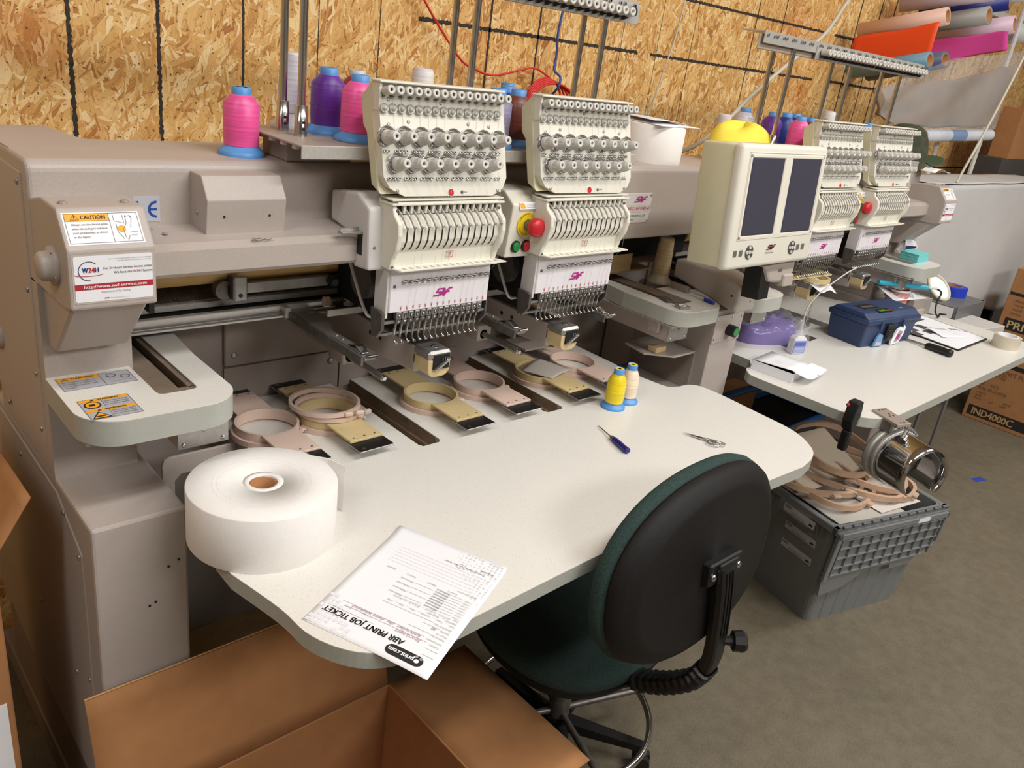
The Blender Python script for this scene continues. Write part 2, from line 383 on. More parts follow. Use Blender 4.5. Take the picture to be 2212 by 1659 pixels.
def lcopy(o, parent, loc):
    c = o.copy(); COL.objects.link(c); c.parent = parent; c.location = loc; return c
def rrect(x0, x1, y0, y1, r, n=6):
    if not isinstance(r, (tuple, list)): r = [r] * 4
    out = []
    for (cx, cy, a0, rr) in ((x0, y0, PI, r[0]), (x1, y0, 1.5 * PI, r[1]), (x1, y1, 0, r[2]), (x0, y1, 0.5 * PI, r[3])):
        if rr == 0: out.append((cx, cy)); continue
        ox = cx + (rr if cx == x0 else -rr); oy = cy + (rr if cy == y0 else -rr)
        for k in range(n + 1): t = a0 + k / n * PI / 2; out.append((ox + rr * math.cos(t), oy + rr * math.sin(t)))
    return out
# ---------------------------------------------------------------- setting
WY = 1.1
def struct(mb, name, parent=None):
    o = mb.build(name, parent)
    if parent is None: o['kind'] = 'structure'
    return o
b = MB(); b.box(-5, 9.5, -7, WY, FLOOR - 0.1, FLOOR, floor_mat()); struct(b, 'floor')
osb = osb_mat()
b = MB(); b.box(-5, 9.5, WY, WY + 0.1, FLOOR, 4.3, osb); wall = struct(b, 'wall_back')
plaster = mat('painted_wall', (176, 168, 156), 0.8, noise=0.03, scale=5)
b = MB(); b.box(-5.1, -5, -7, WY, FLOOR, 4.3, plaster); struct(b, 'wall_left')
b = MB(); b.box(9.5, 9.6, -7, WY, FLOOR, 4.3, plaster); struct(b, 'wall_right')
b = MB(); b.box(-5, 9.5, -7.1, -7, FLOOR, 4.3, plaster); struct(b, 'wall_front')
b = MB(); b.box(-5, 9.5, -7, WY, 4.3, 4.4, mat('ceiling_white', (206, 202, 194), 0.9)); struct(b, 'ceiling')
seam = mat('black_marker_line', (52, 44, 38), 0.85, noise=0.5, scale=90)
def wline(a, c, w):   # ragged painted line on the wall, from a=(x,z) to c=(x,z)
    b = MB(); n = max(6, int(math.hypot(c[0] - a[0], c[1] - a[1]) / 0.006)); L = []; R = []
    d = V(c[0] - a[0], 0, c[1] - a[1]).normalized(); s = V(-d.z, 0, d.x)
    for i in range(n + 1):
        p = V(a[0], WY, a[1]) + d * (i / n * math.hypot(c[0] - a[0], c[1] - a[1]))
        L.append(p + s * (w * random.uniform(0.25, 0.62))); R.append(p - s * (w * random.uniform(0.25, 0.62)))
    y0, y1 = WY - 0.0012, WY + 0.001
    vs = []; fs = []
    for i in range(n + 1): vs += [V(L[i].x, y0, L[i].z), V(R[i].x, y0, R[i].z), V(L[i].x, y1, L[i].z), V(R[i].x, y1, R[i].z)]
    for i in range(n):
        k = i * 4; j = k + 4
        fs += [(k, k + 1, j + 1, j), (k + 2, j + 2, j + 3, k + 3), (k, j, j + 2, k + 2), (k + 1, k + 3, j + 3, j + 1)]
    b.add(vs, fs, seam); return b
bb = MB()
for x, w, z0, z1 in ((-0.225, .0125, 0.9, 2.6), (0.008, .0115, .9, 2.6), (0.259, .008, .9, 2.6), (0.512, .003, .9, 2.6), (0.742, .0035, 1, 2.6), (1.227, .010, 1, 2.6), (1.48, .009, 1, 2.6), (1.98, .002, 1, 2.6), (2.23, .002, .9, 2.6), (2.48, .003, .9, 2.6), (2.98, .006, 1, 2.6), (3.23, .006, 1, 2.6), (4.03, .012, .5, 3), (4.28, .01, .5, 3), (4.46, .012, .5, 3), (4.9, .006, .5, 3), (5.6, .006, .5, 3), (6.1, .006, .5, 3)):
    m_ = wline((x, z0), (x, z1), w); bb.add(m_.v, m_.f, seam)
for a, c, w in (((0.9, 1.8), (2.10, 1.8), .015), ((2.19, 1.8), (3.67, 1.802), .013), ((3.83, 1.806), (4.5, 1.8), .015), ((1.9, 2.052), (3.68, 2.052), .013), ((1.0, 2.06), (1.5, 2.06), .006), ((5.3, 1.323), (6.9, 1.323), .012), ((3.8, 2.05), (5.0, 2.05), .015)):
    m_ = wline(a, c, w); bb.add(m_.v, m_.f, seam)
struct(bb, 'marker_lines', wall)
# ---------------------------------------------------------------- embroidery machine body (one frame carrying four heads)
MC = thing('embroidery_machine', 'long taupe multi-head embroidery machine frame running along the wall', 'sewing machine', (1.34, 0.2, FLOOR), absolute=True)
# beam: rounded upper box plus ledge below (profile in y,z)
prof = [(0.43, 1.23), (0.43, 1.467)] + [(0.18 + 0.02 * (1 - math.sin(t)), 1.467 - 0.02 * (1 - math.cos(t))) for t in [k * PI / 10 for k in range(0, 6)]] + [(0.18, 1.346), (0.07, 1.338), (0.05, 1.328), (0.05, 1.285), (0.06, 1.276), (0.18, 1.268)]
prof2 = [(0.43, 1.23), (0.43, 1.467)] + [(0.18 + 0.02 * (1 - math.sin(t)), 1.467 - 0.02 * (1 - math.cos(t))) for t in [k * PI / 10 for k in range(0, 6)]] + [(0.18, 1.24)]
b = MB(); b.prism(prof2, 'x', -0.567, 3.247, taupe, bev=0.008, seg=3)
low = [(0.20, 1.27), (0.20, 1.3455), (0.18, 1.345), (0.07, 1.338), (0.05, 1.328), (0.05, 1.285), (0.06, 1.276)]
b.prism(low, 'x', -0.43, 0.82, taupe); b.prism(low, 'x', 1.86, 3.11, taupe)
for sg in (0, 1):
    o_ = [(-0.563, 0.30), (-0.567, 0.44), (-0.567, 0.58), (-0.431, 0.58), (-0.405, 0.42), (-0.42, 0.30)]
    b.prism([(p[0] if not sg else 2.68 - p[0], p[1]) for p in o_], 'z', 1.23, 1.4674, taupe)
beam = b.build('beam', MC)
# end columns (left and its mirror on the right)
def end_column(side):
    def X(x): return x if side < 0 else 2.68 - x
    def bx(b, x0, x1, *a, **k): x0, x1 = sorted((X(x0), X(x1))); b.box(x0, x1, *a, **k)
    def pr(b, pts, x0, x1, mt, **k): x0, x1 = sorted((X(x0), X(x1))); b.prism(pts, 'x', x0, x1, mt, **k)
    b = MB()
    pr(b, [(0.18, 0.835), (0.58, 0.835), (0.58, 1.25), (0.18, 1.25)], -0.567, -0.408, taupe)
    # side cover with a visible seam
    pr(b, [(0.215, 0.9), (0.60, 0.9), (0.60, 1.44), (0.215, 1.44)], -0.5695, -0.56, taupe, bev=0.002, seg=1)
    col = b.build('end_column', MC)
    bolts(col, [(X(-0.5695), y, z) for y, z in ((0.235, 1.42), (0.235, 1.22), (0.235, 1.05), (0.235, 0.93), (0.5, 0.88), (0.5, 1.42))], (side, 0, 0))
    # lower cabinet, its front rounded, sloping seam on the side
    b = MB()
    pr(b, [(-0.035, 0.08), (-0.035, 0.838), (0.20, 0.838), (0.66, 0.838), (0.9, 0.6), (0.9, 0.14), (0.6, 0.1)], -0.567, -0.39, taupe, bev=0.006)
    pr(b, [(0.03, 0.1), (0.03, 0.745), (0.175, 0.815), (0.64, 0.815), (0.86, 0.58), (0.86, 0.16), (0.6, 0.12)], -0.5695, -0.56, taupe, bev=0.002, seg=1)
    for x, z in ((-0.43, 0.71), (-0.41, 0.72), (-0.47, 0.63), (-0.458, 0.635)): b.cyl((X(x), -0.0358, z), (X(x), -0.034, z), 0.0028, black, n=8)
    cb = b.build('base_cabinet', MC)
    bolts(cb, [(X(-0.5695), y, z) for y, z in ((0.045, 0.735), (0.13, 0.79), (0.045, 0.43), (0.14, 0.38), (0.4, 0.4), (0.45, 0.77))], (side, 0, 0))
    b = MB(); c = V(X(-0.5695), 0.52, 1.03); b.lathe([(0.03, 0), (0.03, 0.004), (0.016, 0.010), (0.013, 0.016), (0.0001, 0.018)], c, taupe, axis=(side, 0, 0), n=24); b.build('lock_boss', cb)
    # foot rail
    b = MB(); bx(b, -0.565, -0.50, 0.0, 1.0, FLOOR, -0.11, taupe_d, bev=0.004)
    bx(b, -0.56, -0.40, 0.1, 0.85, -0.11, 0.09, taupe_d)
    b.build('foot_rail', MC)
    # drive cover box protruding in front of the column
    b = MB()
    pr(b, [(-0.017, 1.257), (-0.017, 1.359), (0.03, 1.418), (0.115, 1.418), (0.19, 1.40), (0.19, 1.245), (0.02, 1.249)], -0.565, -0.425, taupe, bev=0.004)
    # tapered bottom
    pr(b, [(0.004, 1.262), (0.012, 1.25), (0.135, 1.128), (0.185, 1.12), (0.185, 1.262)], -0.556, -0.430, taupe, bev=0.005)
    for x in (-0.545, -0.447): screw(b, (X(x), 0.06, 1.418), (0, 0, 1), 0.0075, taupe_d)
    box = b.build('drive_cover', MC)
    b = MB(); c = V(X(-0.565), 0.06, 1.314); b.lathe([(0.034, 0), (0.034, 0.006), (0.026, 0.008), (0.0255, 0.02), (0.02, 0.026), (0.0001, 0.027)], c, taupe, axis=(side, 0, 0), n=32)
    for k in range(4):
        t = k * PI / 2 + 0.5; screw(b, c + V(side * 0.006, 0.03 * math.cos(t), 0.03 * math.sin(t)), (side, 0, 0), 0.0035, steel)
    b.build('side_knob', box)
    # stickers on the box (front face and sloped face)
    O = V(X(-0.5565) if side < 0 else X(-0.432), -0.0172, 1.2705); u = V(1, 0, 0); v = V(0, 0, 1); n = V(0, -1, 0)
    b = MB(); W_, H_ = 0.1245, 0.0785
    def rect(b, o, u, v, x0, y0, x1, y1, mt, lift): 
        nn = u.cross(v); b.quad([o + u * x0 + v * y0 + nn * lift, o + u * x1 + v * y0 + nn * lift, o + u * x1 + v * y1 + nn * lift, o + u * x0 + v * y1 + nn * lift], mt)
    def rrectq(b, o, u, v, x0, y0, x1, y1, r, mt, lift):
        nn = u.cross(v); b.quad([o + u * p[0] + v * p[1] + nn * lift for p in rrect(x0, x1, y0, y1, r)], mt)
    rrectq(b, O, u, v, -0.003, -0.003, W_ + 0.003, H_ + 0.003, 0.005, mat('sticker_border', (190, 178, 168), 0.5), 0.0004)
    rrectq(b, O, u, v, 0, 0, W_, H_, 0.004, white, 0.0008)
    rect(b, O, u, v, 0, 0.021, W_, 0.031, redp, 0.0012)
    T = lambda s, x, y, h, mt, w=None, **k: b.text(s, O + u * x + v * y, u, v, h, mt, w, lift=0.0016, **k)
    T('http://www.swf-service.com', 0.013, 0.0238, 0.0052, white, 0.1, bold=0.0002)
    T('W', 0.0125, 0.0505, 0.0085, mat('w_blue', (28, 52, 120)), 0.0085, bold=0.0004); T('24', 0.0215, 0.0505, 0.0085, redp, 0.0095, bold=0.0004); T('H', 0.0315, 0.0505, 0.0085, MATS['w_blue'], 0.0055, bold=0.0004)
    cc = O + u * 0.0225 + v * 0.053 + n * 0.0012
    b.tube([cc + u * (0.016 * math.cos(t)) + v * (0.016 * math.sin(t)) for t in [0.8 + k * 0.2 for k in range(0, 21)]], 0.0006, navyp, n=4)
    b.tube([cc + u * (0.022 * math.cos(t)) + v * (-0.0055 + 0.003 * math.sin(t)) for t in [PI * 0.98 + k * 0.2 for k in range(0, 17)]], 0.0005, redp, n=4)
    T('You can determine the value of our company', 0.053, 0.0712, 0.0022, greyp, 0.07); T('by the level of Service we provide.', 0.068, 0.0675, 0.0022, greyp, 0.055)
    T('For 24 Hours Service Access online', 0.045, 0.0545, 0.0042, blackp, 0.078); T('We have the', 0.061, 0.0465, 0.0042, blackp, 0.0295); T('W24H', 0.092, 0.0465, 0.0042, redp, 0.0145); T('System', 0.1082, 0.0465, 0.0042, blackp, 0.0155)
    T('Experience it by visiting', 0.04, 0.0148, 0.0033, greyp, 0.046); T('SWF', 0.0445, 0.0038, 0.0022, redp, 0.0075, bold=0.0002); T('SunStar Precision Co., Ltd', 0.054, 0.0038, 0.0019, greyp, 0.03)
    b.build('service_sticker', box, label='white service sticker with a red web address band')
    # caution label on the sloped face
    sl = V(0, 0.03 + 0.017, 1.418 - 1.359).normalized(); nn = V(1, 0, 0).cross(sl)
    O = V(X(-0.559) if side < 0 else X(-0.439), -0.017, 1.359) + sl * 0.008; u = V(1, 0, 0); v = sl; W_, H_ = 0.12, 0.058
    b = MB(); rect(b, O, u, v, 0, 0, W_, H_, white, 0.0005)
    rect(b, O, u, v, 0.004, 0.0425, 0.071, 0.0555, orange, 0.0009)
    for x0, y0, x1, y1 in ((0.003, 0.003, 0.117, 0.0035), (0.003, 0.055, 0.117, 0.0556), (0.003, 0.003, 0.0035, 0.0555), (0.1165, 0.003, 0.117, 0.0555), (0.071, 0.003, 0.0715, 0.0555), (0.003, 0.042, 0.071, 0.0424)): rect(b, O, u, v, x0, y0, x1, y1, blackp, 0.0012)
    T = lambda s, x, y, h, mt, w=None, **k: b.text(s, O + u * x + v * y, u, v, h, mt, w, lift=0.0014, **k)
    T('CAUTION', 0.027, 0.0455, 0.0068, blackp, 0.038, bold=0.00025)
    tri = [(0.0115, 0.0445), (0.0245, 0.0445), (0.018, 0.054)]
    b.tube([O + u * p[0] + v * p[1] + nn * 0.0014 for p in tri], 0.0004, blackp, n=4, closed=True); T('!', 0.0168, 0.0455, 0.006, blackp, bold=0.0003)
    for k, s in enumerate(('Always use the thread guide', 'when threading to enhance', 'your productivity as shown', 'in the figure')): T(s, 0.011, 0.0345 - k * 0.0073, 0.0036, greyp, (0.056, 0.054, 0.053, 0.024)[k], bold=0.0001)
    T('THREAD', 0.1, 0.019, 0.0026, greyp, 0.0125); T('GUIDE', 0.1, 0.0135, 0.0026, greyp, 0.01)
    b.lathe([(0.0062, 0), (0.0062, 0.0003)], O + u * 0.0875 + v * 0.0265 + nn * 0.001, orange, axis=nn, n=20)
    for ps in (((0.078, 0.052), (0.078, 0.041), (0.093, 0.036), (0.093, 0.051)), ((0.0975, 0.051), (0.0965, 0.036), (0.09, 0.026), (0.0905, 0.012), (0.094, 0.006), (0.0975, 0.014)), ((0.105, 0.05), (0.107, 0.046), (0.102, 0.028)), ((0.08, 0.036), (0.08, 0.022), (0.0875, 0.008)), ((0.0965, 0.048), (0.104, 0.05), (0.106, 0.046))):
        b.tube([O + u * p[0] + v * p[1] + nn * 0.0013 for p in ps], 0.0003, blackp, n=4)
    b.build('caution_label', box, label='white label with an orange caution heading and a thread guide drawing')
end_column(-1); end_column(1)
# CE mark and scuff on the beam
b = MB(); b.box(-0.392, -0.343, 0.1793, 0.181, 1.353, 1.402, mat('ce_patch', (182, 184, 192), 0.4))
for cx in (-0.383, -0.3495):
    pts = [V(cx + 0.0165 * math.cos(t), 0.1788, 1.3765 + 0.0165 * math.sin(t)) for t in [PI / 2 + k * PI / 16 for k in range(17)]]
    for i in range(16):
        p, q_ = pts[i], pts[i + 1]; c = V(cx, 0.1788, 1.3765); k = 0.72
        b.quad([p, c + (p - c) * k, c + (q_ - c) * k, q_], bluep)
b.quad([V(-0.362, 0.1788, 1.3745), V(-0.349, 0.1788, 1.3745), V(-0.349, 0.1788, 1.3785), V(-0.362, 0.1788, 1.3785)], bluep)
b.build('ce_mark', MC, label='blue conformity mark on the beam')
b = MB()
for k in range(16):
    x = -0.19 + random.uniform(-0.020, 0.020); y = 0.060 + random.uniform(-0.003, 0.004); a_ = random.uniform(-0.5, 0.5); l_ = random.uniform(0.003, 0.008)
    z = 1.3336 + (y - 0.05) * 0.5 * (y < 0.07)
    b.tube([V(x - l_ * math.cos(a_), y - l_ * 0.4 * math.sin(a_), z - 0.2 * l_ * math.sin(a_)), V(x + l_ * math.cos(a_), y + l_ * 0.4 * math.sin(a_), z + 0.2 * l_ * math.sin(a_))], 0.0004, seam, n=4)
b.build('scuff_mark', beam)
# motor cover on the ledge
def motor_cover(x0, x1):
    b = MB(); b.prism([(0.110, 1.335), (0.102, 1.408), (0.130, 1.45), (0.185, 1.45), (0.185, 1.335)], 'x', x0, x1, taupe, bev=0.002)
    for x in (x0 + 0.035, x1 - 0.035): b.cyl((x, 0.1075, 1.375), (x, 0.1045, 1.375), 0.0025, black, n=8)
    screw(b, (x0, 0.15, 1.375), (-1, 0, 0), 0.005, steel)
    b.build('motor_cover', MC)
motor_cover(-0.283, -0.118); motor_cover(2.80, 2.965)
bolts(beam, [(x, y, 1.343) for x, y in ((-0.372, 0.155), (-0.357, 0.12))], (0, 0, 1), 0.0055, taupe_d)
# name plate between the groups
b = MB(); b.box(1.03, 1.186, 0.1775, 0.181, 1.293, 1.386, white_m, bev=0.001); O = V(1.03, 0.1772, 1.293); u = V(1, 0, 0); v = V(0, 0, 1)
SWFP = [[(0, 0), (.30, 0), (.36, .42), (.10, .42), (.16, .86), (.42, .86), (.42, 1), (.02, 1), (-.06, .30), (.20, .30), (.18, .14), (-.02, .14)]]
def logo(b, o, u, v, w, h, mt, lift=0.0012):
    o = Vector(o); u = Vector(u); v = Vector(v); n = u.cross(v)
    cnt = [0]
    def stroke(ps, t=0.13):
        for (a, c) in zip(ps, ps[1:]):
            cnt[0] += 1; lf = n * (lift + 0.00006 * cnt[0])
            A = o + u * ((a[0] + 0.28 * a[1]) * w) + v * (a[1] * h) + lf; B = o + u * ((c[0] + 0.28 * c[1]) * w) + v * (c[1] * h) + lf
            d = (B - A).normalized(); s = n.cross(d) * (t * h * 0.55)
            b.quad([A - s - d * t * h * 0.3, B - s + d * t * h * 0.3, B + s + d * t * h * 0.3, A + s - d * t * h * 0.3], mt)
    t = 0.19
    stroke([(0, 0.06), (0.27, 0.06), (0.29, 0.5), (0.03, 0.5), (0.03, 0.94), (0.36, 0.94)], t)
    stroke([(0.38, 0.94), (0.36, 0.06), (0.47, 0.7), (0.52, 0.06), (0.62, 0.94)], t)
    stroke([(0.62, 0.94), (0.78, 0.94)], t); stroke([(0.62, 0.5), (0.76, 0.5)], t); stroke([(0.63, 0.94), (0.60, 0.0)], t)
logo(b, O + u * 0.068 + v * 0.066, u, v, 0.06, 0.017, magenta)
b.quad([O + u * 0.01 + v * 0.035 - V(0, .001, 0), O + u * 0.15 + v * 0.035 - V(0, .001, 0), O + u * 0.15 + v * 0.056 - V(0, .001, 0), O + u * 0.01 + v * 0.056 - V(0, .001, 0)], mat('plate_band', (206, 196, 190), 0.5))
b.text('SWF/C-UH1504D-45', O + u * 0.03 + v * 0.040, u, v, 0.011, redp, 0.118, lift=0.0015, shear=0.2)
b.text('SUNSTAR PRECISION CO., LTD.', O + u * 0.035 + v * 0.02, u, v, 0.006, blackp, 0.1); b.text('MADE IN KOREA', O + u * 0.035 + v * 0.009, u, v, 0.004, blackp, 0.045)
for x, z in ((1.179, 1.380), (1.179, 1.299)): screw(b, (x, 0.1775, z), (0, -1, 0), 0.004, steel)
b.build('name_plate', MC, label='white metal plate with magenta lettering and model number')
# rear panels under the beam
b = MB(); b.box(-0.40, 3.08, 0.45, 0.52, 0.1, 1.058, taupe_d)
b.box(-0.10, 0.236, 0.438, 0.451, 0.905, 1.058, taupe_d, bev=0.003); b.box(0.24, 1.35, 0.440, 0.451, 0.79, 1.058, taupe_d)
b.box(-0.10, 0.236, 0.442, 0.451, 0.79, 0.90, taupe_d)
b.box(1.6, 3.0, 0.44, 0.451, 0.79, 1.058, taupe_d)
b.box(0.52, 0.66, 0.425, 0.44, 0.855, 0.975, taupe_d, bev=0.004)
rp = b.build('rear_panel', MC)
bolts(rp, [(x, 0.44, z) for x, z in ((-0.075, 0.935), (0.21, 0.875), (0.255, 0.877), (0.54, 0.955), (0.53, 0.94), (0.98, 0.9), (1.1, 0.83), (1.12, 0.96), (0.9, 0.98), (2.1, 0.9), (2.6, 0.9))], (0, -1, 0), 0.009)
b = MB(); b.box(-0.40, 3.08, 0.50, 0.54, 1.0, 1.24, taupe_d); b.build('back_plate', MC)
# X drive rails
def rails(x0, x1):
    b = MB()
    b.box(x0, x1, 0.30, 0.315, 1.083, 1.107, alu, bev=0.0015); b.box(x0, x1, 0.288, 0.305, 1.080, 1.0855, alu, bev=0.001); b.box(x0, x1, 0.293, 0.31, 1.0895, 1.093, dsteel)
    b.build('front_rail', MC)
    b = MB(); b.box(x0, x1, 0.315, 0.36, 1.088, 1.10, blackm); b.build('rail_slot', MC)
    b = MB(); b.box(x0, x1, 0.345, 0.36, 1.105, 1.120, alu, bev=0.0015); b.box(x0, x1, 0.352, 0.44, 1.118, 1.124, dsteel)
    b.prism([(0.352, 1.121), (0.40, 1.150), (0.405, 1.150), (0.358, 1.121)], 'x', x0, x1, dsteel)
    for k in range(int((x1 - x0) / 0.01)):
        x = x0 + 0.01 * k; l_ = 0.3 if k % 5 else 0.55
        b.quad([V(x, 0.352 - 0.0006, 1.1222), V(x + 0.0008, 0.352 - 0.0006, 1.1222), V(x + 0.0008, 0.352 + 0.048 * l_ - 0.0006, 1.1222 + 0.029 * l_), V(x, 0.352 + 0.048 * l_ - 0.0006, 1.1222 + 0.029 * l_)], greyp)
    b.build('ruler_rail', MC)
    b = MB(); b.cyl((x0, 0.345, 1.200), (x1, 0.350, 1.203), 0.036, tubeb, n=32); b.box(x0, x1, 0.385, 0.41, 1.152, 1.20, tubeb); b.build('drive_tube', MC)
rails(-0.40, 1.10); rails(1.62, 3.08)
b = MB(); b.box(-0.336, -0.325, 0.28, 0.40, 1.13, 1.20, black); b.build('tube_end_bracket', MC)
def linkage(dx):
    b = MB(); b.box(-0.155 + dx, 0.115 + dx, 0.30, 0.318, 1.145, 1.172, steel, bev=0.002); b.cyl((-0.16 + dx, 0.322, 1.158), (-0.16 + dx, 0.30, 1.158), 0.022, dsteel, n=20)
    bar = b.build('linkage_bar', MC)
    b = MB(); b.box(-0.148 + dx, -0.116 + dx, 0.278, 0.286, 1.135, 1.195, steel, bev=0.003); b.box(-0.15 + dx, -0.144 + dx, 0.28, 0.36, 1.14, 1.19, dsteel); b.cyl((-0.133 + dx, 0.2775, 1.15), (-0.133 + dx, 0.2765, 1.15), 0.005, black, n=12); b.build('clamp_plate', bar)
    b = MB(); b.cyl((0.115 + dx, 0.285, 1.158), (0.115 + dx, 0.305, 1.158), 0.016, black, n=6); b.cyl((0.115 + dx, 0.281, 1.158), (0.115 + dx, 0.285, 1.158), 0.009, dsteel, n=12); b.build('clamp_knob', bar)
    b = MB(); b.cyl((0.125 + dx, 0.309, 1.158), (0.165 + dx, 0.309, 1.158), 0.010, chrome)
    b.cyl((0.165 + dx, 0.309, 1.158), (0.185 + dx, 0.309, 1.158), 0.014, black)
    b.tube([V(0.185 + dx + k * 0.0012, 0.309 + 0.010 * math.cos(k * 0.9), 1.158 + 0.010 * math.sin(k * 0.9)) for k in range(60)], 0.0015, dsteel, n=5)
    b.cyl((0.185 + dx, 0.309, 1.158), (0.26 + dx, 0.309, 1.158), 0.004, black); b.cyl((0.255 + dx, 0.309, 1.158), (0.285 + dx, 0.309, 1.158), 0.026, black, n=20)
    b.build('spring_coupling', bar)
linkage(0.0)
# sewing arms
def arm(x):
    b = MB(); x0, x1 = x - 0.033, x + 0.033
    b.prism([(0.03, 1.064), (0.30, 1.064), (0.44, 1.066), (0.44, 0.955), (0.32, 0.965), (0.24, 0.985), (0.03, 1.0)], 'x', x0, x1, taupe, bev=0.004)
    b.box(x0 + 0.004, x1 - 0.004, 0.03, 0.44, 1.0635, 1.0675, dsteel)
    for y in (0.226, 0.181): b.cyl((x0 - 0.0006, y, 1.035), (x0 + 0.001, y, 1.035), 0.006, black, n=12)
    a = b.build('sewing_arm', MC)
    b = MB()
    pts = [(x0, 1.0)] ; r = 0.022
    pr = [(x0, 1.048), (x1, 1.048)] + [(x1 - r + r * math.cos(t), 1.024 + r * 1.0 * math.sin(t) - 0.0) for t in [0 - k * PI / 12 for k in range(7)]] + [(x0 + r + r * math.cos(t), 1.024 + r * math.sin(t)) for t in [-PI / 2 - k * PI / 12 for k in range(7)]]
    b.prism(pr, 'y', -0.022, 0.04, tanl, bev=0.003)
    cpb = b.build('bobbin_housing', a)
    b = MB(); b.box(x0 - 0.001, x1 + 0.001, -0.024, 0.042, 1.046, 1.069, steel, bev=0.006)
    b.cyl((x + 0.004, 0.008, 1.069), (x + 0.004, 0.008, 1.0705), 0.009, chrome); b.box(x - 0.004, x + 0.012, 0.006, 0.010, 1.0704, 1.0712, dsteel)
    b.build('needle_plate', a)
    b = MB(); b.box(x - 0.02, x + 0.026, -0.0262, -0.018, 1.024, 1.06, blackm); b.prism([(x - 0.018, 1.026), (x + 0.024, 1.05), (x + 0.024, 1.046), (x - 0.012, 1.022)], 'y', -0.034, -0.026, steel, bev=0.001)
    for k in range(3): b.box(x + 0.002 + k * 0.007, x + 0.0045 + k * 0.007, -0.030, -0.026, 1.046, 1.054, chrome)
    b.build('hook_opening', a)
AX = (0.224, 0.676, 2.036, 2.486)
for x in AX: arm(x)
# pantograph frame arms with hoop clips, and round support rods
def frame_arm(x, full=True):
    b = MB(); b.prism([(x - 0.022, 0.34), (x + 0.05, 0.34), (x + 0.045, 0.2), (x + 0.012, 0.13), (x + 0.012, -0.05), (x - 0.015, -0.05)], 'z', 1.090, 1.096, steel, bev=0.001, seg=1)
    b.box(x - 0.022, x - 0.016, -0.045, 0.34, 1.078, 1.098, dsteel); b.box(x - 0.030, x - 0.016, 0.275, 0.30, 1.082, 1.108, alu, bev=0.001)
    a = b.build('frame_arm', MC)
    b = MB(); b.box(x - 0.012, x + 0.010, -0.02, 0.10, 1.096, 1.099, steel, bev=0.001)
    b.grid(lambda s, t: V(x - 0.010 + 0.018 * s, -0.03 + 0.06 * t, 1.1 + 0.009 * math.sin(t * PI) ** 2), 4, 14, chrome, thick=0.0015)
    b.box(x - 0.012, x + 0.015, -0.055, -0.047, 1.096, 1.102, chrome, bev=0.001)
    for yy in (0.09, 0.065, -0.04): screw(b, (x, yy, 1.099), (0, 0, 1), 0.003)
    b.build('hoop_clip', a)
for x in (0.009, 0.459, 0.80, 1.821, 2.271): frame_arm(x)
def rod(x):
    b = MB(); b.box(x - 0.022, x + 0.03, 0.235, 0.31, 0.95, 1.0, taupe, bev=0.006, seg=2); b.cyl((x, 0.235, 0.972), (x, 0.44, 0.972), 0.014, taupe, n=20); br = b.build('rod_bracket', MC)
    b = MB(); b.cyl((x, 0.26, 0.972), (x, 0.085, 0.972), 0.0085, steel, n=16); b.cyl((x, 0.085, 0.972), (x, 0.078, 0.972), 0.0085, chrome, r1=0.005); b.build('support_rod', br)
for x in (0.203, 0.653): rod(x - 0.062)
# sash under heads: clear arc track with rollers
b = MB(); b.prism([(0.03, 0.26), (0.11, 0.262), (0.12, 0.30), (1.06, 0.30), (1.06, 0.24), (0.08, 0.24)], 'z', 1.096, 1.1, dsteel); b.box(0.07, 1.06, 0.236, 0.242, 1.088, 1.104, alu); sash = b.build('sash_frame', MC)
for x in (0.10, 0.55):
    b = MB(); b.lathe([(0.014, 0), (0.014, 0.005), (0.007, 0.007), (0.007, 0.011), (0.012, 0.013), (0.012, 0.017), (0.003, 0.02)], (x + 0.05, 0.27, 1.1), white_m, n=18); b.tube([V(x + 0.07, 0.27, 1.104), V(x + 0.075, 0.262, 1.112), V(x + 0.066, 0.25, 1.112)], 0.0015, steel); b.box(x - 0.02, x + 0.0, 0.27, 0.285, 1.1, 1.125, pinkp, bev=0.003); b.build('roller', sash)
